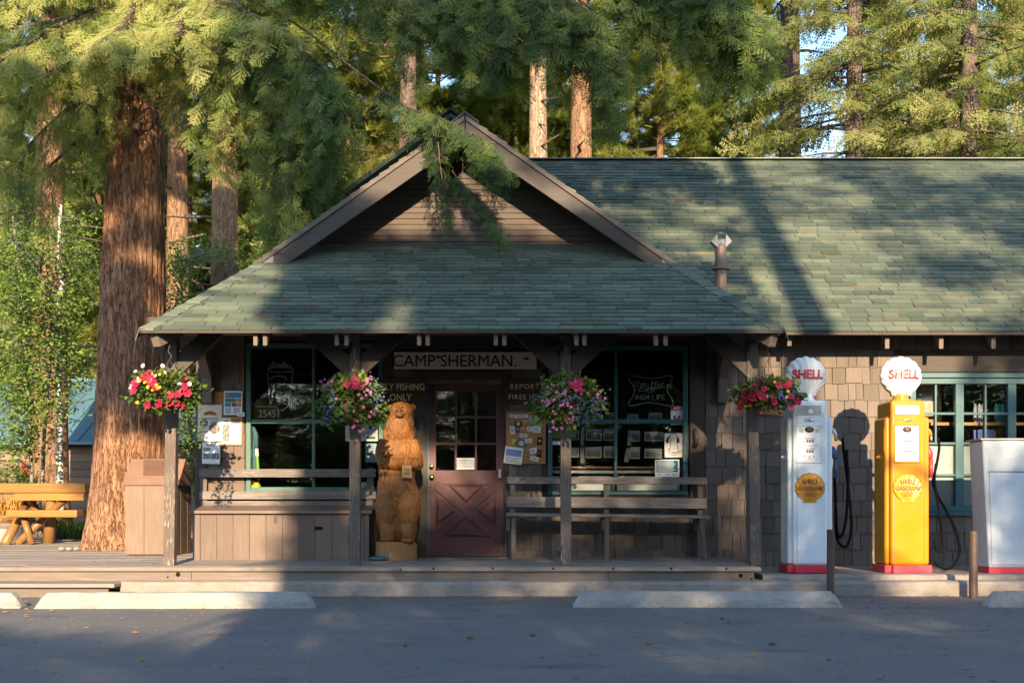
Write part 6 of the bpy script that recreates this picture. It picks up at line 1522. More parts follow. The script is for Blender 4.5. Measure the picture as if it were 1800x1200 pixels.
# ------------------------------------------------------------------ forest trees (prototype + copies)
def conifer(kind, seed, H, zc, rmax, per_m, r0, mat, label, group, barkm, droop=0.3, spr=0.6, tone=0.5, stubs=0):
    rng = random.Random(seed)
    name = {'fir': 'fir_tree', 'pine': 'pine_tree'}[kind]
    T = thing(name, label, 'tree', (0, 0, 0), 0, group)
    trunk_mesh(0, 0, 0, H * 0.97, r0, r0 * 0.12, rng, 0.12, (0, 0), 14, 24, 0.04).build('trunk', barkm, T, smooth=True, tint=False)
    F_, W = Fol(), MB(); z = zc; nb = int((H - zc) * per_m)
    for i in range(nb):
        f = (i + rng.random()) / nb; z = zc + (H - zc) * f
        L = rmax * (1 - f ** 1.25) * rng.uniform(0.55, 1.05) * (0.55 + 0.45 * min(1, f * 6)) + 0.25
        a = rng.uniform(0, 2 * PI); dx, dy = math.cos(a), math.sin(a); el = (0.12 if kind == 'pine' else -0.05) + rng.uniform(-0.2, 0.2)
        def pt(t): return Vector((dx * L * t, dy * L * t, z + L * (el * t - droop * t * t * (1 if kind == 'fir' else 0.3) + (0.18 * t ** 3 if kind == 'pine' else 0.05 * t**4))))
        W.tube([pt(0), pt(0.4), pt(0.75), pt(1)], [0.016 + 0.012 * L, 0.012 + 0.006 * L, 0.008, 0.004], 4)
        br = tone + rng.gauss(0, 0.16)
        if kind == 'fir':
            n = max(4, int(L / 0.17))
            for k in range(n):
                t = 0.18 + 0.82 * (k + rng.random()) / n; p = pt(t); sg = 1 if k % 2 else -1
                b = a + sg * rng.uniform(0.55, 1.1) * (1 if t < 0.95 else 0.2)
                F_.add(p, (math.cos(b), math.sin(b), -0.25 - rng.uniform(0, 0.45)), spr * rng.uniform(0.7, 1.2) * (1.15 - 0.4 * t), br + rng.gauss(0, 0.1))
            F_.add(pt(0.97), (dx, dy, -0.3), spr, br + 0.15)
        else:
            n = max(3, int(L / 0.42))
            for k in range(n):
                t = 0.35 + 0.65 * (k + rng.random()) / n; p = pt(t); sg = 1 if k % 2 else -1; b = a + sg * rng.uniform(0.4, 1.0)
                l2 = rng.uniform(0.3, 0.8) * (1.2 - 0.5 * t); q = p + Vector((math.cos(b), math.sin(b), 0.2)) * l2
                W.tube([p, q], [0.01, 0.005], 3)
                for j in range(rng.randint(5, 9)):
                    w = p.lerp(q, 0.4 + 0.6 * rng.random()) + Vector((rng.gauss(0, .1), rng.gauss(0, .1), rng.gauss(0, .1)))
                    F_.add(w, (math.cos(b) + rng.gauss(0, .4), math.sin(b) + rng.gauss(0, .4), 0.25 + rng.gauss(0, .4)), spr * rng.uniform(0.75, 1.2), br + rng.gauss(0, 0.12))
            for j in range(4): F_.add(pt(0.95) + Vector((rng.gauss(0, .08), rng.gauss(0, .08), 0)), (dx + rng.gauss(0, .3), dy + rng.gauss(0, .3), 0.3), spr, br)
    for i in range(stubs):
        zz = rng.uniform(zc * 0.35, zc); a = rng.uniform(0, 2 * PI); L = rng.uniform(0.5, 2.2); e = rng.uniform(-0.3, 0.25)
        W.tube([(0, 0, zz), (math.cos(a) * L * .5, math.sin(a) * L * .5, zz + e * L * .3), (math.cos(a + .2) * L, math.sin(a + .2) * L, zz + e * L)], [0.05, 0.035, 0.01], 5)
    W.build('limbs', M['barkgrey'], T, smooth=True, tint=False)
    V, Tr, tn = F_.bake(FIRC if kind == 'fir' else PINE, seed, 0.12, 0.7)
    tri_mesh('crown', V, Tr, mat, T, tn)
    return T

def put_tree(proto, first, px, Y, sc, rz, label, zg=0.2):
    t = proto if first else copy_tree(proto)
    if Y > 20: zg += (Y - 20) * 0.012
    t.location = (X_(px, Y), Y, zg); t.scale = (sc, sc, sc) if not isinstance(sc, tuple) else sc; t.rotation_euler.z = rz
    t['label'] = label
    return t

def build_forest():
    rng = random.Random(17)
    G = 'conifers standing behind the store'
    pA = conifer('pine', 1, 25, 3.5, 4.2, 11, 0.3, M['pine'], 'x', G, M['barkpine'], 0.25, 0.38, 0.55)
    pB = conifer('pine', 2, 27, 13.2, 3.8, 8, 0.4, M['pine'], 'x', G, M['barkpine'], 0.2, 0.3, 0.5, 16)
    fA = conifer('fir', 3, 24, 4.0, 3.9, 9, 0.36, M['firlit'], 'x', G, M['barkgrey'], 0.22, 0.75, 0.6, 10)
    fB = conifer('fir', 4, 23, 2.5, 2.6, 8, 0.2, M['fir'], 'x', G, M['barkgrey'], 0.35, 0.7, 0.6)
    done = set()
    def P(pr, px, Y, sc, lab, rz=None):
        k = pr.name; f = k not in done; done.add(k)
        put_tree(pr, f, px, Y, sc, rng.uniform(0, 6.28) if rz is None else rz, lab)
    # trunks one can point at
    P(pB, 945, 17.5, 0.97, 'pale barked pine with bare stub limbs above the left end of the long roof ridge')
    P(pB, 1022, 16.8, 1.06, 'orange barked leaning pine right of the pale pine above the roof ridge')
    P(pB, 718, 18.5, 1.0, 'grey trunked pine left of the gable peak')
    P(pB, 395, 9.6, (0.95, 0.95, 0.72), 'stout orange barked pine seen right of the big trunk over the porch roof corner')
    P(pB, 312, 16.5, 0.95, 'slim orange barked pine close behind the big trunk')
    P(pB, 86, 11.5, (1.1, 1.1, 0.75), 'brown trunked pine behind the aspens at the left')
    P(pB, 1388, 21, 1.2, 'dark straight trunk of a tall pine left of the layered fir')
    P(fA, 1503, 15.5, (1.0, 1.0, 1.0), 'layered fir with sunlit branches and bare limbs behind the long roof')
    P(fA, 1705, 13.5, (0.92, 0.92, 0.95), 'layered sunlit fir at the right edge behind the long roof')
    P(fA, 1870, 19, 1.05, 'sunlit fir cut off by the top right corner')
    P(fB, 1235, 30, 1.0, 'narrow dark fir standing between the pines right of the two trunks')
    P(pA, 1160, 25, 0.82, 'bushy young pine right of the orange barked trunk')
    P(pA, 840, 27, 0.9, 'bushy sunlit pine just behind the gable peak')
    P(pA, 610, 24, 0.85, 'bushy sunlit pine left of the grey trunk')
    P(fB, 500, 20, 1.0, 'narrow fir behind the left slope of the porch gable')
    P(pA, 330, 27, 0.9, 'bushy pine beyond the big trunk')
    for x, Y, q, lab in ((455, 29, .88, 'bushy pine showing between the porch gable and the stout pine'), (545, 31, .9, 'bushy pine behind the narrow fir left of the gable'), (665, 30, .86, 'bushy pine right behind the grey trunk'), (770, 33, .95, 'bushy pine over the gable peak'), (900, 29, .84, 'bushy pine filling the gap left of the pale pine'), (985, 32, .9, 'bushy pine between the pale and the orange trunk'), (1085, 30, .86, 'bushy pine right of the orange trunk'), (1200, 34, .92, 'bushy pine left of the gap of sky'), (240, 31, .9, 'bushy pine hidden mostly by the big trunk'), (1290, 28, .74, 'shorter bushy pine left of the layered fir')): P(pA, x, Y, q, lab)
    P(pA, 170, 22, 0.85, 'bushy pine beyond the aspens')
    P(fB, 30, 17, 0.95, 'narrow fir beyond the aspens at the left edge')
    P(pA, 1330, 33, 0.86, 'small bushy pine in the gap left of the dark trunk')
    def rebark(px, mat):
        for o in COL.objects:
            if o.type == 'EMPTY' and o.name.startswith('pine_tree') and px in o.get('label', ''):
                for c in o.children:
                    if c.name.startswith('trunk'): c.material_slots[0].link = 'OBJECT'; c.material_slots[0].material = mat
    rebark('pale barked pine', bark('pale_tan_bark', (0.34, 0.24, 0.17), (0.5, 0.39, 0.29), 0.8, 0.5)); rebark('grey trunked', M['barkgrey']); rebark('dark straight trunk', bark('dark_bark', (0.13, 0.095, 0.08), (0.2, 0.15, 0.12), 0.8, 0.6))
    G2 = 'far pines beyond the store'
    i = 0
    for row, (Y, n, s0) in enumerate(((47, 15, 1.05), (62, 18, 1.25), (84, 20, 1.5))):
        for k in range(n):
            x = -240 + (2280 / (n - 1)) * k + rng.uniform(-50, 50)
            if 1300 < x < 1400 and rng.random() < 0.85: continue
            if (x > 1250 or 250 < x < 330 or 1060 < x < 1130) and rng.random() < 0.55: continue
            pr = rng.choice([pA, pA, fB, pA]); t = copy_tree(pr)
            t.location = (X_(x, Y), Y + rng.uniform(-4, 4), 0.2 + (Y - 20) * 0.012); q = s0 * rng.uniform(0.8, 1.12); t.scale = (q, q, q); t.rotation_euler.z = rng.uniform(0, 6.28)
            t['group'] = G2; t['label'] = ('distant bushy pine in the row of forest beyond the nearer trees' if pr is pA else 'distant narrow dark fir in the forest beyond the nearer trees')

# ------------------------------------------------------------------ the big fir left of the porch
def build_big_fir():
    rng = random.Random(31)
    T = thing('big_fir_tree', 'huge furrowed red brown fir trunk with drooping sunlit boughs, left of the porch', 'tree', (X_(226, 2.4), 2.4, 0.3))
    o = T.location
    x = o.x
    m = MB(); n, rings, R_ = 160, 190, []
    for i in range(rings + 1):
        f = i / rings; z = -0.15 + 9.2 * f
        r = 0.515 - 0.024 * z + 0.13 * math.exp(-max(z, 0) / 0.5); cx = 0.018 * z
        ring = []
        for k in range(n):
            a = 2 * PI * k / n; ca, sa = math.cos(a), math.sin(a)
            w = 0.18 * mnoise.noise(Vector((ca * 3, sa * 3, z * 1.3)))
            q = mnoise.noise(Vector((ca * 7 + w * 3, sa * 7 + w * 3, z * 0.55))); q2 = mnoise.noise(Vector((ca * 17 + w * 5, sa * 17, z * 1.4 + 9))); q3 = mnoise.noise(Vector((ca * 2, sa * 2, z * 0.3)))
            rid = (1 - abs(q)) ** 2.0 * 0.035 + (1 - abs(q2)) ** 2.5 * 0.026
            ring.append((cx + (r + q3 * 0.03 + rid - 0.03) * ca, (r + q3 * 0.03 + rid - 0.03) * sa, z))
        R_.append(ring)
    m.loft(R_); m.build('trunk', M['barkfir'], T, smooth=True, tint=False)
    m = MB()
    for px, py, r in ((264, 163, 0.04), (240, 222, 0.05)):
        p = P_(px, py, 1.95); m.ellipsoid(Vector(p) - o, (r, 0.05, r * 0.85), 14, 8)
    m.each('cut_knot', paint('cut_limb_wood', (0.45, 0.33, 0.2), 0.8, 0.3), T)
    F_, W, Tw = Fol(), MB(), MB()
    def V3(q): return Vector(P_(*q)) - o
    def limb(pts, dens=1.0, hang=0.35, width=0.55, tone=0.55, r0=0.05, skip=0.18, spr=0.42):
        spr *= 0.7
        C_ = catmull([V3(p) for p in pts], 8); L = sum((C_[i+1] - C_[i]).length for i in range(len(C_) - 1))
        n = len(C_); W.tube(C_, [max(0.006, r0 * (1 - i / n)) for i in range(n)], 6)
        cnt = int(L * 11 * dens)
        for k in range(cnt):
            t = skip + (1 - skip) * (k + rng.random()) / cnt; i = min(n - 2, int(t * (n - 1))); p = C_[i].lerp(C_[i+1], t * (n - 1) - i)
            d = (C_[i+1] - C_[i]).normalized(); s = d.cross(Vector((0, 0, 1))).normalized() * (1 if k % 2 else -1)
            ln = width * rng.uniform(0.5, 1.2) * (1.15 - 0.6 * t)
            e = (d * rng.uniform(0.25, 0.9) + s).normalized()
            dr = hang * rng.uniform(0.4, 1.5)
            q = lambda u: p + e * ln * u + Vector((0, 0, -dr * u * u + 0.06 * u))
            W.tube([p, q(0.5), q(1.0)], [0.009, 0.006, 0.003], 3, cap=False)
            tn = tone + rng.gauss(0, 0.14)
            m_ = max(2, int(ln / 0.085))
            for j in range(m_ + 1):
                u = 0.15 + 0.85 * (j + rng.random() * 0.6) / (m_ + 0.6); w = q(min(u, 1)); sg = 1 if j % 2 else -1
                side = e.cross(Vector((0, 0, 1))) * sg
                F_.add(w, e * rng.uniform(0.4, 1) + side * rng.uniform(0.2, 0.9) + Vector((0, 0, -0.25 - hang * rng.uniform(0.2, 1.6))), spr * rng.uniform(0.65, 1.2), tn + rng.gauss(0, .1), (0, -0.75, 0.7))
            if rng.random() < hang * 0.9:                          # hanging strings of foliage
                w = q(rng.uniform(0.5, 1)); hl = rng.uniform(0.25, 0.75) * (0.5 + hang)
                for j in range(max(2, int(hl / 0.1))):
                    F_.add(w + Vector((rng.gauss(0, .02), rng.gauss(0, .02), -0.1 * j)), (rng.gauss(0, .4), rng.gauss(0, .4), -1), 0.24 * rng.uniform(.8, 1.2), tn + rng.gauss(0, .1), (rng.gauss(0, .5), -1, 0))
    B = 2.3
    # sunlit left and centre, sun also put into paler leaf tones
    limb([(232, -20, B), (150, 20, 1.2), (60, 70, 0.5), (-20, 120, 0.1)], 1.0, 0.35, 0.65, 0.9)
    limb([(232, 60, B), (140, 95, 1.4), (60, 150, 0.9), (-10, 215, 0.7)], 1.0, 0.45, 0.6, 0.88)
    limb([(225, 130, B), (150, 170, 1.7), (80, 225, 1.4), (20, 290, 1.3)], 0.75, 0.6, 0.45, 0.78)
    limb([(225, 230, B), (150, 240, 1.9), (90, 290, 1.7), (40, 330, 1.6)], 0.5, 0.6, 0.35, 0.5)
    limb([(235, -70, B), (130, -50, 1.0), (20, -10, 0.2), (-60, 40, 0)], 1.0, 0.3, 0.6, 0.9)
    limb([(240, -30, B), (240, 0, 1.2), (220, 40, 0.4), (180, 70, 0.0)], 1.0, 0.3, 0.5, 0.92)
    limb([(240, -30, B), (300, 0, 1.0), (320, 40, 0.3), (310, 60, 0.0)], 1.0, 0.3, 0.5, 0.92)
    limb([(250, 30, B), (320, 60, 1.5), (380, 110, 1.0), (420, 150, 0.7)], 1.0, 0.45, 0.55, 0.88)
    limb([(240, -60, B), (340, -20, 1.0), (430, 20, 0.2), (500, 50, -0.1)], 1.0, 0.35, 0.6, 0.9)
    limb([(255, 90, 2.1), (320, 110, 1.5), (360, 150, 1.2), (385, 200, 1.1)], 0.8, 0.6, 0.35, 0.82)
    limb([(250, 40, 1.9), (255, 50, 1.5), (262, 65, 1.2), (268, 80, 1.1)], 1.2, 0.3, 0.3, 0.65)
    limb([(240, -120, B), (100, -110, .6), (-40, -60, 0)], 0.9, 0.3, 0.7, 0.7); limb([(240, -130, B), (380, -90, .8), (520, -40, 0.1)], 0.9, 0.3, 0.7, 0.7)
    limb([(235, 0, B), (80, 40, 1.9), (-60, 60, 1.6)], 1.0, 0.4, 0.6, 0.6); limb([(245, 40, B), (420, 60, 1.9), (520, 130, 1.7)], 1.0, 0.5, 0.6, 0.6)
    # mid, shade put into darker leaf tones
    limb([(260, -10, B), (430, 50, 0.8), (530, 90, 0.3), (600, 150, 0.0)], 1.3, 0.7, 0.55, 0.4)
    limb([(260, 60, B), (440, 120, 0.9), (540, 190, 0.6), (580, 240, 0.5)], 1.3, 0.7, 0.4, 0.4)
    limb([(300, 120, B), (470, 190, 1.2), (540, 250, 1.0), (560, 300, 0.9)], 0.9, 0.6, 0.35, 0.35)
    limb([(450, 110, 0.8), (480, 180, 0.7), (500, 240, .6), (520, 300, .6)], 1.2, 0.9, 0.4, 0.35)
    # bough reaching across the gable, its shade put into a darker leaf tone
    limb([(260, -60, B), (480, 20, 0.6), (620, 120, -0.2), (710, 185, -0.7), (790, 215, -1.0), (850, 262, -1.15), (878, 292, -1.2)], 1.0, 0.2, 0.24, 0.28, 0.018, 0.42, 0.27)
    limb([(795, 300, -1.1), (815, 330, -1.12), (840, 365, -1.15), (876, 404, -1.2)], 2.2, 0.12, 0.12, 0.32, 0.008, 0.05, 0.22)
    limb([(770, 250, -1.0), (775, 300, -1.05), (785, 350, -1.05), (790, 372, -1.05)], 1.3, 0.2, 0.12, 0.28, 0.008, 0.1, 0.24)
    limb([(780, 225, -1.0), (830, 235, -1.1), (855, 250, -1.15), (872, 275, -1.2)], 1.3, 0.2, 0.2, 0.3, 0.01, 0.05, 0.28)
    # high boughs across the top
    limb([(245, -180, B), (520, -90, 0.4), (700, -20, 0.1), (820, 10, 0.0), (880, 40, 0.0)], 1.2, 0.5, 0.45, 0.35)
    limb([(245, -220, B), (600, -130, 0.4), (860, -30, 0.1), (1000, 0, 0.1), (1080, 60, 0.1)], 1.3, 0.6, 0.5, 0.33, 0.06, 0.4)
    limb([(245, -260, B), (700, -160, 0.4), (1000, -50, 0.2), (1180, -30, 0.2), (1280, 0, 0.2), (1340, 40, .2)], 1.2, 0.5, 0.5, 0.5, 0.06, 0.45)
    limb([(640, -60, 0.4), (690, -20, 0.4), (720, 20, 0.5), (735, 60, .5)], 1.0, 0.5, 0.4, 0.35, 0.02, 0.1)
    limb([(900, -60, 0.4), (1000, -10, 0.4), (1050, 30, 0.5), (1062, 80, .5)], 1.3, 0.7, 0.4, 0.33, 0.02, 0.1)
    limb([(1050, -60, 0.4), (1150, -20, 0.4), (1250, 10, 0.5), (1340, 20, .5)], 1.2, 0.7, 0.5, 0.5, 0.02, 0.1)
    W.build('limbs', M['barkgrey'], T, smooth=True, tint=False)
    # dead twigs
    for (px, py, Y, n) in ((60, 300, 1.3, 40), (320, 150, 1.2, 16), (280, 180, 1.7, 10), (40, 220, 1.0, 14), (470, 360, 2.6, 0)):
        for _ in range(n):
            p = V3((px + rng.gauss(0, 45), py + rng.gauss(0, 30), Y)); pts = [p]; d = Vector((rng.gauss(0, .5), rng.gauss(0, .3), -1))
            for j in range(4): d = d + Vector((rng.gauss(0, .4), rng.gauss(0, .2), rng.gauss(0, .2))); pts.append(pts[-1] + d.normalized() * rng.uniform(.06, .15))
            Tw.tube(pts, [0.006, 0.005, 0.004, 0.003, 0.002], 3, cap=False)
    Tw.build('dead_twigs', M['twig'], T, tint=False)
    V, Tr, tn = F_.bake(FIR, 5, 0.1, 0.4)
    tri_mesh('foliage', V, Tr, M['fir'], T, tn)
    print('big fir sprays', len(F_.p), 'tris', len(Tr))

# ------------------------------------------------------------------ aspens, cabin and plants at the left
def build_left():
    rng = random.Random(41)
    t = NT('white_aspen_bark'); v = t.coord((3, 3, 14)); n1 = t.noise(v, 2.5, 5, 0.7); t.base(t.ramp(n1, [(.36, (.09, .08, .06)), (.46, (.5, .47, .4)), (.7, (.66, .62, .55))])); t.rough(.7, .3); WB = t.m
    GB = paint('grey_green_bark', (0.2, 0.18, 0.14), .8, .25)
    def aspen(label, pts, r, bk, zones, nl, seed):
        rg = random.Random(seed); base = Vector(P_(*pts[0]))
        T = thing('aspen_tree', label, 'tree', base, 0, 'young aspens left of the big trunk')
        C_ = catmull([Vector(P_(*p)) - base for p in pts], 8); n = len(C_); m = MB(); m.tube(C_, [r * (1 - 0.65 * i / n) for i in range(n)], 10); m.build('trunk', bk, T, smooth=True, tint=False)
        F_, W = Fol(), MB()
        for (px, py, Y, rx, rz, w) in zones:
            cnt = int(nl * w * 0.62)
            for q in range(max(1, cnt // 26)):
                a, rr = rg.uniform(0, 6.28), rg.random() ** .5
                c = Vector(P_(px + rx * rr * math.cos(a), py + rz * rr * math.sin(a), Y + rg.uniform(-1.2, 1.2))) - base
                j = min(range(n), key=lambda k: (C_[k] - c).length + 0.4 * max(0, C_[k].z - c.z)); W.tube([C_[j], C_[j].lerp(c, .6) + Vector((0, 0, .06)), c], [0.012, .007, .003], 4, cap=False)
                br = 0.55 + rg.gauss(0, .17)
                for k in range(26):
                    p = c + Vector((rg.gauss(0, .17), rg.gauss(0, .17), rg.gauss(0, .11)))
                    F_.add(p, (rg.gauss(0, 1), rg.gauss(0, 1) - .3, rg.gauss(-.3, .5)), rg.uniform(.04, .068), br + rg.gauss(0, .13), (rg.gauss(0, .6), rg.gauss(-.5, .6), 1))
        W.build('twigs', GB, T, tint=False)
        V, Tr, tn = F_.bake(LEAF, seed); tri_mesh('crown', V, Tr, M['aspen'], T, tn)
    aspen('crooked white barked aspen left of the big trunk', [(106, 900, 7.5), (104, 760, 7.5), (103, 620, 7.5), (103, 540, 7.5), (110, 490, 7.5), (103, 460, 7.5), (104, 420, 7.5), (107, 360, 7.5)], 0.075, WB, [(120, 430, 7.5, 45, 70, 1), (90, 520, 7.2, 60, 50, 1), (135, 480, 7.8, 30, 80, .8), (95, 620, 7.2, 60, 45, .7), (130, 640, 8, 30, 50, .5)], 1900, 1)
    aspen('thin grey stemmed aspen near the left edge', [(58, 900, 6.5), (50, 700, 6.5), (42, 560, 6.5), (30, 450, 6.5), (22, 380, 6.5)], 0.035, GB, [(30, 450, 6.5, 50, 60, 1), (25, 540, 6.2, 50, 45, 1), (40, 620, 6.5, 55, 45, 1), (20, 690, 6, 40, 40, .7), (45, 740, 6.2, 50, 40, .8), (20, 790, 6.0, 30, 40, .5)], 2000, 2)
    aspen('slender aspen with pale stem between the two other aspens', [(73, 900, 7), (78, 760, 7), (88, 640, 7), (92, 560, 7), (70, 480, 7)], 0.04, GB, [(75, 560, 7, 60, 60, 1), (95, 700, 7, 50, 40, .5), (60, 430, 7.3, 50, 40, .8), (55, 660, 7, 40, 50, .6)], 1600, 3)
    aspen('leafy aspen showing between the big trunk and the porch corner', [(345, 930, 8.5), (330, 700, 8.5), (322, 560, 8.5), (318, 460, 8.5)], 0.04, GB, [(315, 470, 8.5, 26, 50, 1), (320, 540, 8.5, 30, 30, .9), (390, 440, 8.6, 40, 25, .5), (330, 700, 8.4, 20, 60, .8), (340, 760, 8.4, 16, 50, .6), (300, 800, 8.4, 16, 50, .4), (345, 850, 8.4, 10, 40, .4)], 1500, 4)
    # neighbouring cabin with a blue metal roof
    Y = 14.5; T = thing('neighbour_cabin', 'brown cabin with a blue metal roof behind the aspens', 'cabin', (X_(140, Y), Y, 0.2)); o = T.location
    xa, xb = X_(-160, Y) - o.x, X_(372, Y) - o.x; ze = Z_(778, Y) - o.z; zr = Z_(664, Y + 3) - o.z
    t = NT('blue_metal_roof'); n1 = t.noise(t.coord(), 1.5, 5); t.base(t.mix(n1, (.06, .14, .19), (.12, .22, .28))); t.rough(.4, .5)
    m = MB(); m.prism([(xa, -0.4, ze), (xb, -0.4, ze), (xb, 3.5, zr), (xa, 3.5, zr)], (0, 0, -.06))
    x = xa
    while x < xb: m.bar((x, -0.4, ze + .012), (x, 3.5, zr + .012), .03, .03); x += .42
    m.box(xa, xb, 3.44, 3.56, zr - .05, zr + .04); m.build('roof', t.m, T)
    rg = random.Random(3); m = MB(); z = 0.0
    while z < ze - .05: m.hexa([(xa + .3, -.03, z), (xb - .3, -.03, z), (xb - .3, .1, z), (xa + .3, .1, z), (xa + .3, -.0, z + .19), (xb - .3, -.0, z + .19), (xb - .3, .1, z + .19), (xa + .3, .1, z + .19)], 0, rg.random()); z += .185
    m.box(xa + .3, xa + .4, .101, 7, 0, ze); m.box(xb - .4, xb - .3, .101, 7, 0, ze)
    m.build('wall', wood('cabin_board', (0.2, 0.14, 0.1), 'x', .25, None, 0, .8, .2, .3), T)
    m = MB(); m.box(X_(30, Y) - o.x, X_(54, Y) - o.x, -.05, -.02, 0, 1.75); m.build('door', M['dark'], T); m = MB(); m.box(X_(100, Y) - o.x, X_(108, Y) - o.x, -.05, -.02, .9, 1.7); m.build('window', col_('cabin_window', (.06, .12, .2)), T)
    m = MB(); m.box(xa + .3, xb - .3, -.06, -.031, ze - .13, ze - .02); m.build('eave_board', M['trim'], T)
    # plants behind the table
    def clump(name, label, px, py, Y, rx, rz, n, mat, sz, grp=None, flower=None, grass=False):
        base = Vector(P_(px, py, Y)); base.z = max(base.z, .2); T = thing(name, label, 'plant', base, 0, grp); F_ = Fol()
        for _ in range(n):
            a = rng.uniform(0, 6.28); r_ = rng.random() ** .5; h = rng.random()
            if grass: F_.add((rx * r_ * math.cos(a), .3 * r_ * math.sin(a), 0), (rng.gauss(0, .35), rng.gauss(0, .35), 1), rz * rng.uniform(.5, 1), .5 + rng.gauss(0, .2), (0, -1, 0))
            else: F_.add((rx * r_ * math.cos(a), .35 * r_ * math.sin(a), rz * h * (1 - .6 * r_ * r_)), (rng.gauss(0, 1), rng.gauss(0, 1), rng.gauss(.2, .6)), sz * rng.uniform(.7, 1.3), .55 + rng.gauss(0, .2))
        tpl = [(np.array([[0, -.03, 0], [0, .03, 0], [.6, .02, .02], [.6, -.02, .02], [1, 0, -.08]]), np.array([[0, 1, 2], [0, 2, 3], [3, 2, 4]]))] if grass else LEAF
        V, Tr, tn = F_.bake(tpl, 3); tri_mesh('foliage', V, Tr, mat, T, tn)
        if flower:
            m = MB()
            for _ in range(flower[1]):
                a = rng.uniform(0, 6.28); p = Vector((rx * .8 * rng.uniform(-1, 1), -.2 * rng.random() - .1, rz * rng.uniform(.5, 1.1))); m.ellipsoid(p, (flower[2], flower[2] * .6, flower[2] * .8), 7, 4)
            m.build('flowers', flower[0], T)
    clump('green_shrub', 'bright green shrub behind the picnic table at the left edge', 22, 868, 9, .5, .62, 900, M['aspen'], .06)
    clump('red_flowers', 'red flowering plant beyond the picnic table', 50, 860, 9.5, .12, .5, 120, M['aspen'], .05, None, (col_('red_petal', (.55, .02, .06)), 26, .035))
    clump('marigold_grass', 'grass clump with yellow flowers between table and big trunk', 119, 950, 6.6, .33, .42, 420, M['aspen'], .05, None, (col_('yellow_petal', (.75, .42, .02)), 7, .045), True)
    clump('spiky_plant', 'orange bladed spiky plant under the tabletop at the left edge', 10, 905, 7.2, .3, .55, 60, leaf('orange_blade', [(0, (.3, .13, .02)), (1, (.5, .26, .03))]), .05, None, None, True)
    for k, (px, py, lab) in enumerate(((85, 925, 'upper cut log of the stack behind the picnic table'), (70, 945, 'lowest cut log of the stack behind the picnic table'), (96, 942, 'short cut log at the right end of the log stack'))):
        p = P_(px, py, 6.5); m = MB(); r_ = .1; m.tube([(p.x - .3, 6.55, .36 + r_ + (.17 if k == 0 else 0)), (p.x + .18, 6.3, .36 + r_ + (.17 if k == 0 else 0))], r_, 14); o2 = m.build('cut_log', M['barkgrey'], None, smooth=False, tint=False); tag(o2, lab, 'log', 'logs stacked behind the table')
    p = P_(122, 967, 1.95)
    for k in range(3):
        m = MB(); m.ellipsoid((p.x - .03 + k * .09, 1.75 + .03 * k, deckz(1.75) + .025), (.05, .05, .03), 10, 7); o2 = m.build('small_rock', M['kerb'], None, smooth=True, tint=False); tag(o2, ('left most small rock against the foot of the big trunk', 'middle small rock at the foot of the big trunk', 'right small rock touching the foot of the big trunk')[k], 'rock', 'rocks at the trunk foot')

def col_(n, c, r=0.7): return paint(n, c, r, 0.1, 0.3)

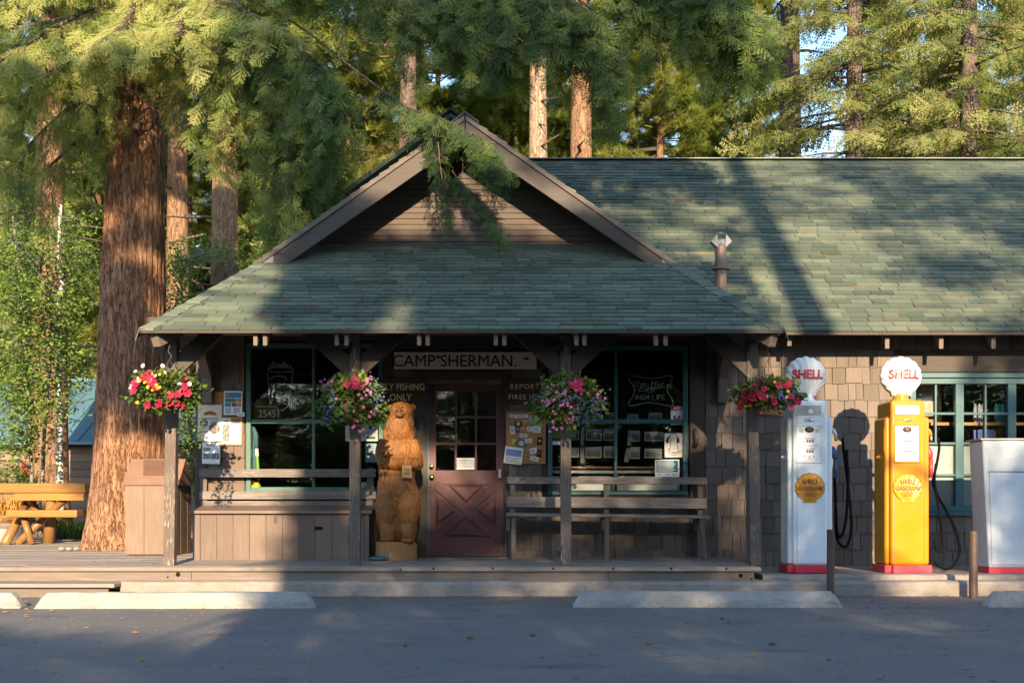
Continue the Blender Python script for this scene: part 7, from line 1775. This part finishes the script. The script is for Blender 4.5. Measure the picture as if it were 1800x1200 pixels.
# ------------------------------------------------------------------ hanging flower baskets
def build_baskets():
    G = 'hanging flower baskets along the porch eave'
    petal = lambda n, c: leaf(n, [(0, mul(c, .7)), (.5, c), (1, mul(c, 1.25))], .2, .6)
    P_red, P_pink, P_blue, P_yel, P_whi = petal('crimson_petal', (.4, .012, .06)), petal('pink_petal', (.48, .13, .32)), petal('blue_petal', (.08, .12, .3)), petal('yellow_petal2', (.8, .5, .02)), petal('white_petal', (.75, .6, .6))
    LF = leaf('basket_leaves', [(0, (.03, .06, .012)), (.45, (.065, .115, .022)), (.8, (.11, .16, .03)), (1, (.2, .23, .06))], .3)
    fl = []
    for k in range(6):
        a = 2 * PI * k / 6; fl.append((math.cos(a), math.sin(a), .12 * (1 if k % 2 else .6)))
    FT = [(np.array([(0, 0, -.25)] + [q for k in range(6) for q in ((math.cos(2*PI*k/6 - .42), math.sin(2*PI*k/6 - .42), .1), (1.08 * math.cos(2*PI*k/6), 1.08 * math.sin(2*PI*k/6), .02), (math.cos(2*PI*k/6 + .42), math.sin(2*PI*k/6 + .42), .1))]), np.array([t for k in range(6) for t in ((0, 1 + 3*k, 2 + 3*k), (0, 2 + 3*k, 3 + 3*k))]))]
    # template normal is +z; Fol's x axis is 'direction', so turn z to x
    FT = [(v[:, [2, 0, 1]], t) for v, t in FT]
    def basket(label, px, py, Y, rx, rz, pot, flowers, trail, hook_py, seed, hookx=0):
        rng = random.Random(seed); c = Vector(P_(px, py, Y)); s = scale(Y); RX, RZ = rx / s, rz / s
        T = thing('hanging_basket', label, 'flower basket', c, 0, G)
        F_ = Fol()
        for _ in range(1700):
            a = rng.uniform(0, 6.28); el = math.asin(rng.uniform(-.95, 1)); r_ = rng.uniform(.6, 1.05) * (1 + .45 * mnoise.noise(Vector((math.cos(a) * 2 + seed * 3, math.sin(a) * 2, el * 2))))
            d = Vector((math.cos(a) * math.cos(el), math.sin(a) * math.cos(el), math.sin(el)))
            p = Vector((d.x * RX * r_, d.y * RX * .75 * r_, d.z * RZ * r_))
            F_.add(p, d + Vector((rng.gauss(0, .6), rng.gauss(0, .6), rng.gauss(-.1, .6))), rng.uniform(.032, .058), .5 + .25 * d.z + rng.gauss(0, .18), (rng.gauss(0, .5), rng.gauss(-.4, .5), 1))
        for (tx, ty, ln, n) in trail:
            for k in range(n):
                x0 = (tx + rng.gauss(0, 12)) / s; z0 = -ty / s; l = ln / s * rng.uniform(.4, 1)
                for j in range(int(l / .03)): F_.add((x0 + .03 * math.sin(j * .9 + k), rng.gauss(0, .03) - .1, z0 - .03 * j), (rng.gauss(0, 1), rng.gauss(-.4, .6), -.5), rng.uniform(.022, .04), .75 + rng.gauss(0, .15))
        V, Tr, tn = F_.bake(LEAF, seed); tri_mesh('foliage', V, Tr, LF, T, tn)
        for nm, mat, n, size, zone in flowers:
            B_ = Fol()
            for _ in range(n):
                if isinstance(zone, list): q = rng.choice(zone); x, z = 0.86 * (q[0] + rng.gauss(0, q[2])) / s, -0.86 * (q[1] + rng.gauss(0, q[2])) / s
                else:
                    a = rng.uniform(0, 6.28); r_ = rng.random() ** .5; x, z = RX * r_ * math.cos(a), RZ * r_ * math.sin(a)
                k = max(0.05, 1 - min(1, (x / RX) ** 2 + (z / RZ) ** 2)) ** .5
                B_.add((x, -RX * .75 * k * 1.05 - .03, z), (x * 1.2 + rng.gauss(0, .25), -.6 - k, z * .8 + .2 + rng.gauss(0, .25)), size * rng.uniform(.8, 1.15), .5 + rng.gauss(0, .2), (rng.gauss(0, 1), 0, 1))
            V, Tr, tn = B_.bake(FT, seed); tri_mesh(nm, V, Tr, mat, T, tn)
            if size > .03:
                m = MB()
                for p, d in zip(B_.p, B_.d): d = Vector(d).normalized(); m.ellipsoid(Vector(p) + d * -.002, (.008, .008, .008), 6, 4)
                m.build('flower_throats', M['maroon'], T)
        m = MB(); q, wt, wb, h = pot; m.lathe([(wb / s, -(q + h) / s), (wt / s, -q / s), (wt / s * 1.04, -q / s + .01), (wt / s * .92, -q / s + .01)], 20); m.build('pot', M['terracotta'], T, smooth=False)
        m = MB(); top = Vector((hookx / s, .0, (py - hook_py) / s))
        for k in range(3):
            a = 2 * PI * k / 3 + .5; m.tube([(wt / s * math.cos(a), wt / s * math.sin(a), -q / s), top + Vector((0, 0, -.18))], .003, 5)
        m.tube([top + Vector((0, 0, -.2)), top + Vector((.02, 0, -.15)), top + Vector((-.015, 0, -.1)), top + Vector((0, 0, -.05)), top], .006, 6)
        m.build('hanger', M['rust'], T, smooth=True)
    Y = -2.12
    basket('sunlit basket of crimson petunias with white and yellow blooms before the big trunk', 292, 688, Y, 60, 34, (-2, 32, 22, 36), [('petunia_blooms', P_red, 17, .042, None), ('white_blooms', P_whi, 16, .021, [(-60, -15, 10), (50, -20, 14), (-25, 25, 12), (0, -35, 10), (-50, -30, 8)]), ('yellow_blooms', P_yel, 10, .016, [(-50, 28, 8), (-30, -8, 14), (0, -12, 10)])], [(45, 20, 100, 16), (-5, 25, 30, 8)], 600, 1, 6)
    basket('basket of pink and red blooms with blue lobelia before the left window', 622, 706, Y, 58, 42, (-5, 30, 16, 42), [('pink_blooms', P_pink, 40, .0145, [(-55, -35, 6), (25, -45, 8), (30, -10, 10), (45, 25, 10), (5, 25, 14), (-30, 15, 8), (20, 50, 10)]), ('red_blooms', P_red, 6, .034, [(2, -35, 6), (15, -30, 6)]), ('blue_blooms', P_blue, 110, .009, [(-55, 25, 12), (-48, 40, 10), (55, 0, 10), (48, -30, 10), (-35, 0, 12), (30, 60, 8)])], [(-50, 10, 50, 8)], 610, 2, 2)
    basket('shaded basket of pink blooms and blue lobelia before the right window', 1000, 703, Y, 58, 42, (0, 30, 16, 38), [('pink_blooms', P_pink, 52, .0145, [(-40, -25, 8), (-45, 5, 8), (-5, 10, 12), (30, -25, 8), (60, -8, 8), (-30, 25, 10), (2, 45, 8), (-35, 52, 6), (-8, -12, 8)]), ('red_blooms', P_red, 9, .034, [(3, -30, 7), (22, -18, 6)]), ('blue_blooms', P_blue, 160, .009, [(30, 10, 18), (50, 25, 12), (-55, 5, 12), (20, 35, 14), (-10, -10, 16)])], [(-20, 30, 20, 5)], 607, 3, -5)
    basket('basket of crimson and pink blooms in a bark pot beside the white pump', 1350, 692, Y, 56, 26, (6, 27, 20, 32), [('petunia_blooms', P_red, 34, .034, [(-38, 0, 12), (-25, -18, 10), (-10, 8, 10), (45, 15, 10), (30, -12, 8), (55, 20, 6), (-50, 15, 8)]), ('blue_blooms', P_blue, 50, .011, [(-20, -28, 6), (15, 8, 5), (38, 5, 5), (30, 18, 6)]), ('yellow_blooms', P_yel, 10, .014, [(-5, -20, 8), (-50, 25, 6), (25, 10, 8)]), ('pink_blooms', P_pink, 24, .014, [(-20, 18, 8), (45, 22, 8)])], [(-40, 15, 25, 8)], 600, 4, 0)

# ------------------------------------------------------------------ unseen trees behind the viewpoint, crowns shaped to put shade on the store
LIT = [(-1.42, 1.68, 0.68, 0.56), (-1.32, 2.95, 0.55, 1.0), (-1.3, 4.65, 0.8, 0.85), (0.42, 4.3, 0.55, 0.4), (1.3, 1.2, 0.3, 0.08)]
def shade(x, z):
    for (cx, cz, rx, rz) in LIT:
        if ((x - cx) / rx) ** 2 + ((z - cz) / rz) ** 2 < 1: return 0
    if 3.42 < x < 5.0 and -0.75 < z < 3.0: return 0
    if 5.0 <= x < 5.6 and 1.1 < z < 2.6: return 0
    if x < -2.35:
        if z < -2.0 - 0.2 * (x + 2.35): return 0.4
        if -6.5 < x < -4.6 and 2.6 < z < 6.4: return 0.36
        if x > -4.4 and 2.1 < z < 4.2: return 0.12
        if x > -3.4 and z > 4.9: return 0.6
        return 0
    if z < 2.45: return 1.0
    if x < (1.9 if z < 3.4 else 1.1):
        if z < 4.05: return 1.0 if x > -2.35 else 0
        if z < 5.6: return 0.55
        if z < 7: return 0.75
        return 0.8
    if z > 7.2: return 0.5
    if x < 2.6 and z > 5.9: return 0.8
    if x > 5.0 and z > 4.6: return 0.6
    if x > 5.4: return 0.5
    return 0.2

def build_shade_trees():
    rng = random.Random(77)
    trunks = [(-2.27, -19.5, 0.33, 'tall dark fir unseen behind the viewpoint, crown shaped to shade the store'), (3.02, -20.0, 0.29, 'slim tall fir unseen behind the viewpoint, crown shaped to shade the store'), (8.4, -25.0, 0.3, 'wide fir unseen behind the viewpoint, right of the slim one, crown shaped to shade the store')]
    objs = []
    for (xs, Y, r, lab) in trunks:
        X = xs - Y * T_AZ
        T = thing('fir_tree', lab, 'tree', (X, Y, 0), 0, 'unseen firs across the forecourt'); rg = random.Random(int(r * 1000))
        trunk_mesh(0, 0, 0, 15.5, r * 1.08, r * 0.5, rg, 0.1, (0.75 if xs > 3 and xs < 4 else 0, 0), 20, 30, 0.03).build('trunk', M['barkfir'], T, smooth=True, tint=False)
        objs.append((T, Fol(), MB()))
    n = 0
    for it in range(35000):
        x, z = (rng.uniform(-7.0, 10.0), rng.uniform(-3.2, 9.5)) if it < 22000 else (rng.uniform(-6.5, -4.7), rng.uniform(2.6, 6.4)) if it < 27000 else (rng.uniform(-2.4, 1.9), rng.uniform(1.9, 4.15))
        d = shade(x, z)
        # clumps
        if d < 0.97:
            c = mnoise.noise(Vector((x * 0.9, z * 1.3, 3.3))) + 0.6 * mnoise.noise(Vector((x * 2.6, z * 3.4, 8.1)))
            if x < -4: c = mnoise.noise(Vector((x * 1.6, z * 1.5, 1.3))) + 0.8 * mnoise.noise(Vector((x * 4, z * 3.4, 5.1)))
            thr = np.interp(d, [0, .15, .3, .5, .7, .9, 1], [9, .42, .25, .06, -.12, -.35, -9])
            if c < thr: continue
            d = 0.8
        if rng.random() > d * ((0.9 if z > 2.4 else 0.55) if d > .97 else 0.95): continue
        Y = rng.uniform(-27, -21) if (z < 2.5 and x > -4) else rng.uniform(-20, -16.5); L = -Y
        p = Vector((x + L * T_AZ, Y, z + L * T_EL))
        if p.z < 2.6: continue
        k = min(range(3), key=lambda i: abs(objs[i][0].location.x - p.x))
        T, F_, W = objs[k]; q = p - T.location; a = rng.uniform(0, 6.28)
        F_.add(q, (math.cos(a), math.sin(a), rng.uniform(-.7, .2)), rng.uniform(.55, .85) if d >= .9 and z < 1.0 else rng.uniform(.4, .6), .45 + rng.gauss(0, .15), (rng.gauss(0, .6), -1, rng.gauss(0, .6)))
        n += 1
        if n % 40 == 0 and d > .5: W.tube([(0, 0, q.z + .3), (q.x * .5, q.y * .5, q.z + .35), q], [.04, .03, .01], 5, cap=False)
    proto = conifer('fir', 8, 9.5, 0.7, 2.1, 9, 0.13, M['fir'], 'x', 'low firs added across the forecourt', M['barkgrey'], 0.3, 0.55, 0.6)
    q = 0
    for Y, n, H in ((-30, 26, 0.74), (-32, 26, 0.84), (-34.5, 26, 0.9), (-39, 26, 1.02)):  # unseen hedge added to keep the bright horizon out of the window reflections
        for k in range(n):
            t = proto if q == 0 else copy_tree(proto); q += 1
            t.location = (-25 + 52 * (k + 0.5 * (Y in (-34.5, -32))) / n + rng.uniform(-.6, .6), Y + rng.uniform(-1, 1), 0); t.scale = (1.15, 1.15, H * rng.uniform(.92, 1.04)); t.rotation_euler.z = rng.uniform(0, 6)
            t['label'] = 'unseen low bushy fir added across the forecourt to darken the window reflections'
    for i, (T, F_, W) in enumerate(objs):
        V, Tr, tn = F_.bake(FIRC, 9 + i); tri_mesh('crown', V, Tr, M['fir'], T, tn)
        if W.v: W.build('limbs', M['barkgrey'], T, tint=False)
    print('shade sprays', n)

# ================================================================== LIGHT, SKY, CAMERA
def build_light():
    w = bpy.data.worlds.new('World'); SC.world = w; w.use_nodes = True
    nt = w.node_tree; bg = nt.nodes['Background']; sky = nt.nodes.new('ShaderNodeTexSky'); sky.sky_type = 'NISHITA'; sky.sun_disc = False
    sky.sun_elevation = SUN_EL; sky.sun_rotation = PI - SUN_AZ; sky.altitude = 800; sky.air_density = 1.0; sky.dust_density = 0.6; sky.ozone_density = 1.5
    nt.links.new(sky.outputs[0], bg.inputs[0]); bg.inputs[1].default_value = SKY_STRENGTH
    L = bpy.data.lights.new('sun', 'SUN'); L.energy = SUN_STRENGTH; L.angle = R(0.5); L.color = SUN_COLOR
    o = bpy.data.objects.new('sun', L); COL.objects.link(o)
    d = Vector((-math.sin(SUN_AZ) * math.cos(SUN_EL), math.cos(SUN_AZ) * math.cos(SUN_EL), -math.sin(SUN_EL)))
    o.rotation_euler = d.to_track_quat('-Z', 'Y').to_euler(); o.location = (2, -30, 20)
    cd = bpy.data.cameras.new('camera'); cam = bpy.data.objects.new('camera', cd); COL.objects.link(cam)
    cd.sensor_width = 36; cd.lens = F * 36 / 1800; cd.shift_y = (HY - 600) / 1800; cd.shift_x = 0; cd.clip_end = 1500; cd.clip_start = 0.05
    cam.location = (0, CY, CZ); cam.rotation_euler = (R(90), 0, 0); SC.camera = cam
    vs = SC.view_settings; vs.view_transform = 'Standard'; vs.look = 'None'; vs.gamma = 1; vs.exposure = EXPOSURE; vs.use_curve_mapping = False
    c = SC.cycles; c.use_denoising = True; c.max_bounces = 6; c.diffuse_bounces = 3; c.glossy_bounces = 3; c.transparent_max_bounces = 12; c.transmission_bounces = 4; c.caustics_reflective = False; c.caustics_refractive = False
    try: c.denoiser = 'OPENIMAGEDENOISE'
    except Exception: pass

SKY_STRENGTH, SUN_STRENGTH, SUN_COLOR, EXPOSURE = 0.15, 4.5, (1.0, 0.77, 0.5), 1.62
import time as _t
for _f in (build_setting, build_store, build_deck, build_pumps, build_furniture, build_bear, build_signs, build_baskets, build_left, build_big_fir, build_forest, build_shade_trees, build_light):
    _a = _t.time(); _f(); print(_f.__name__, round(_t.time() - _a, 2))
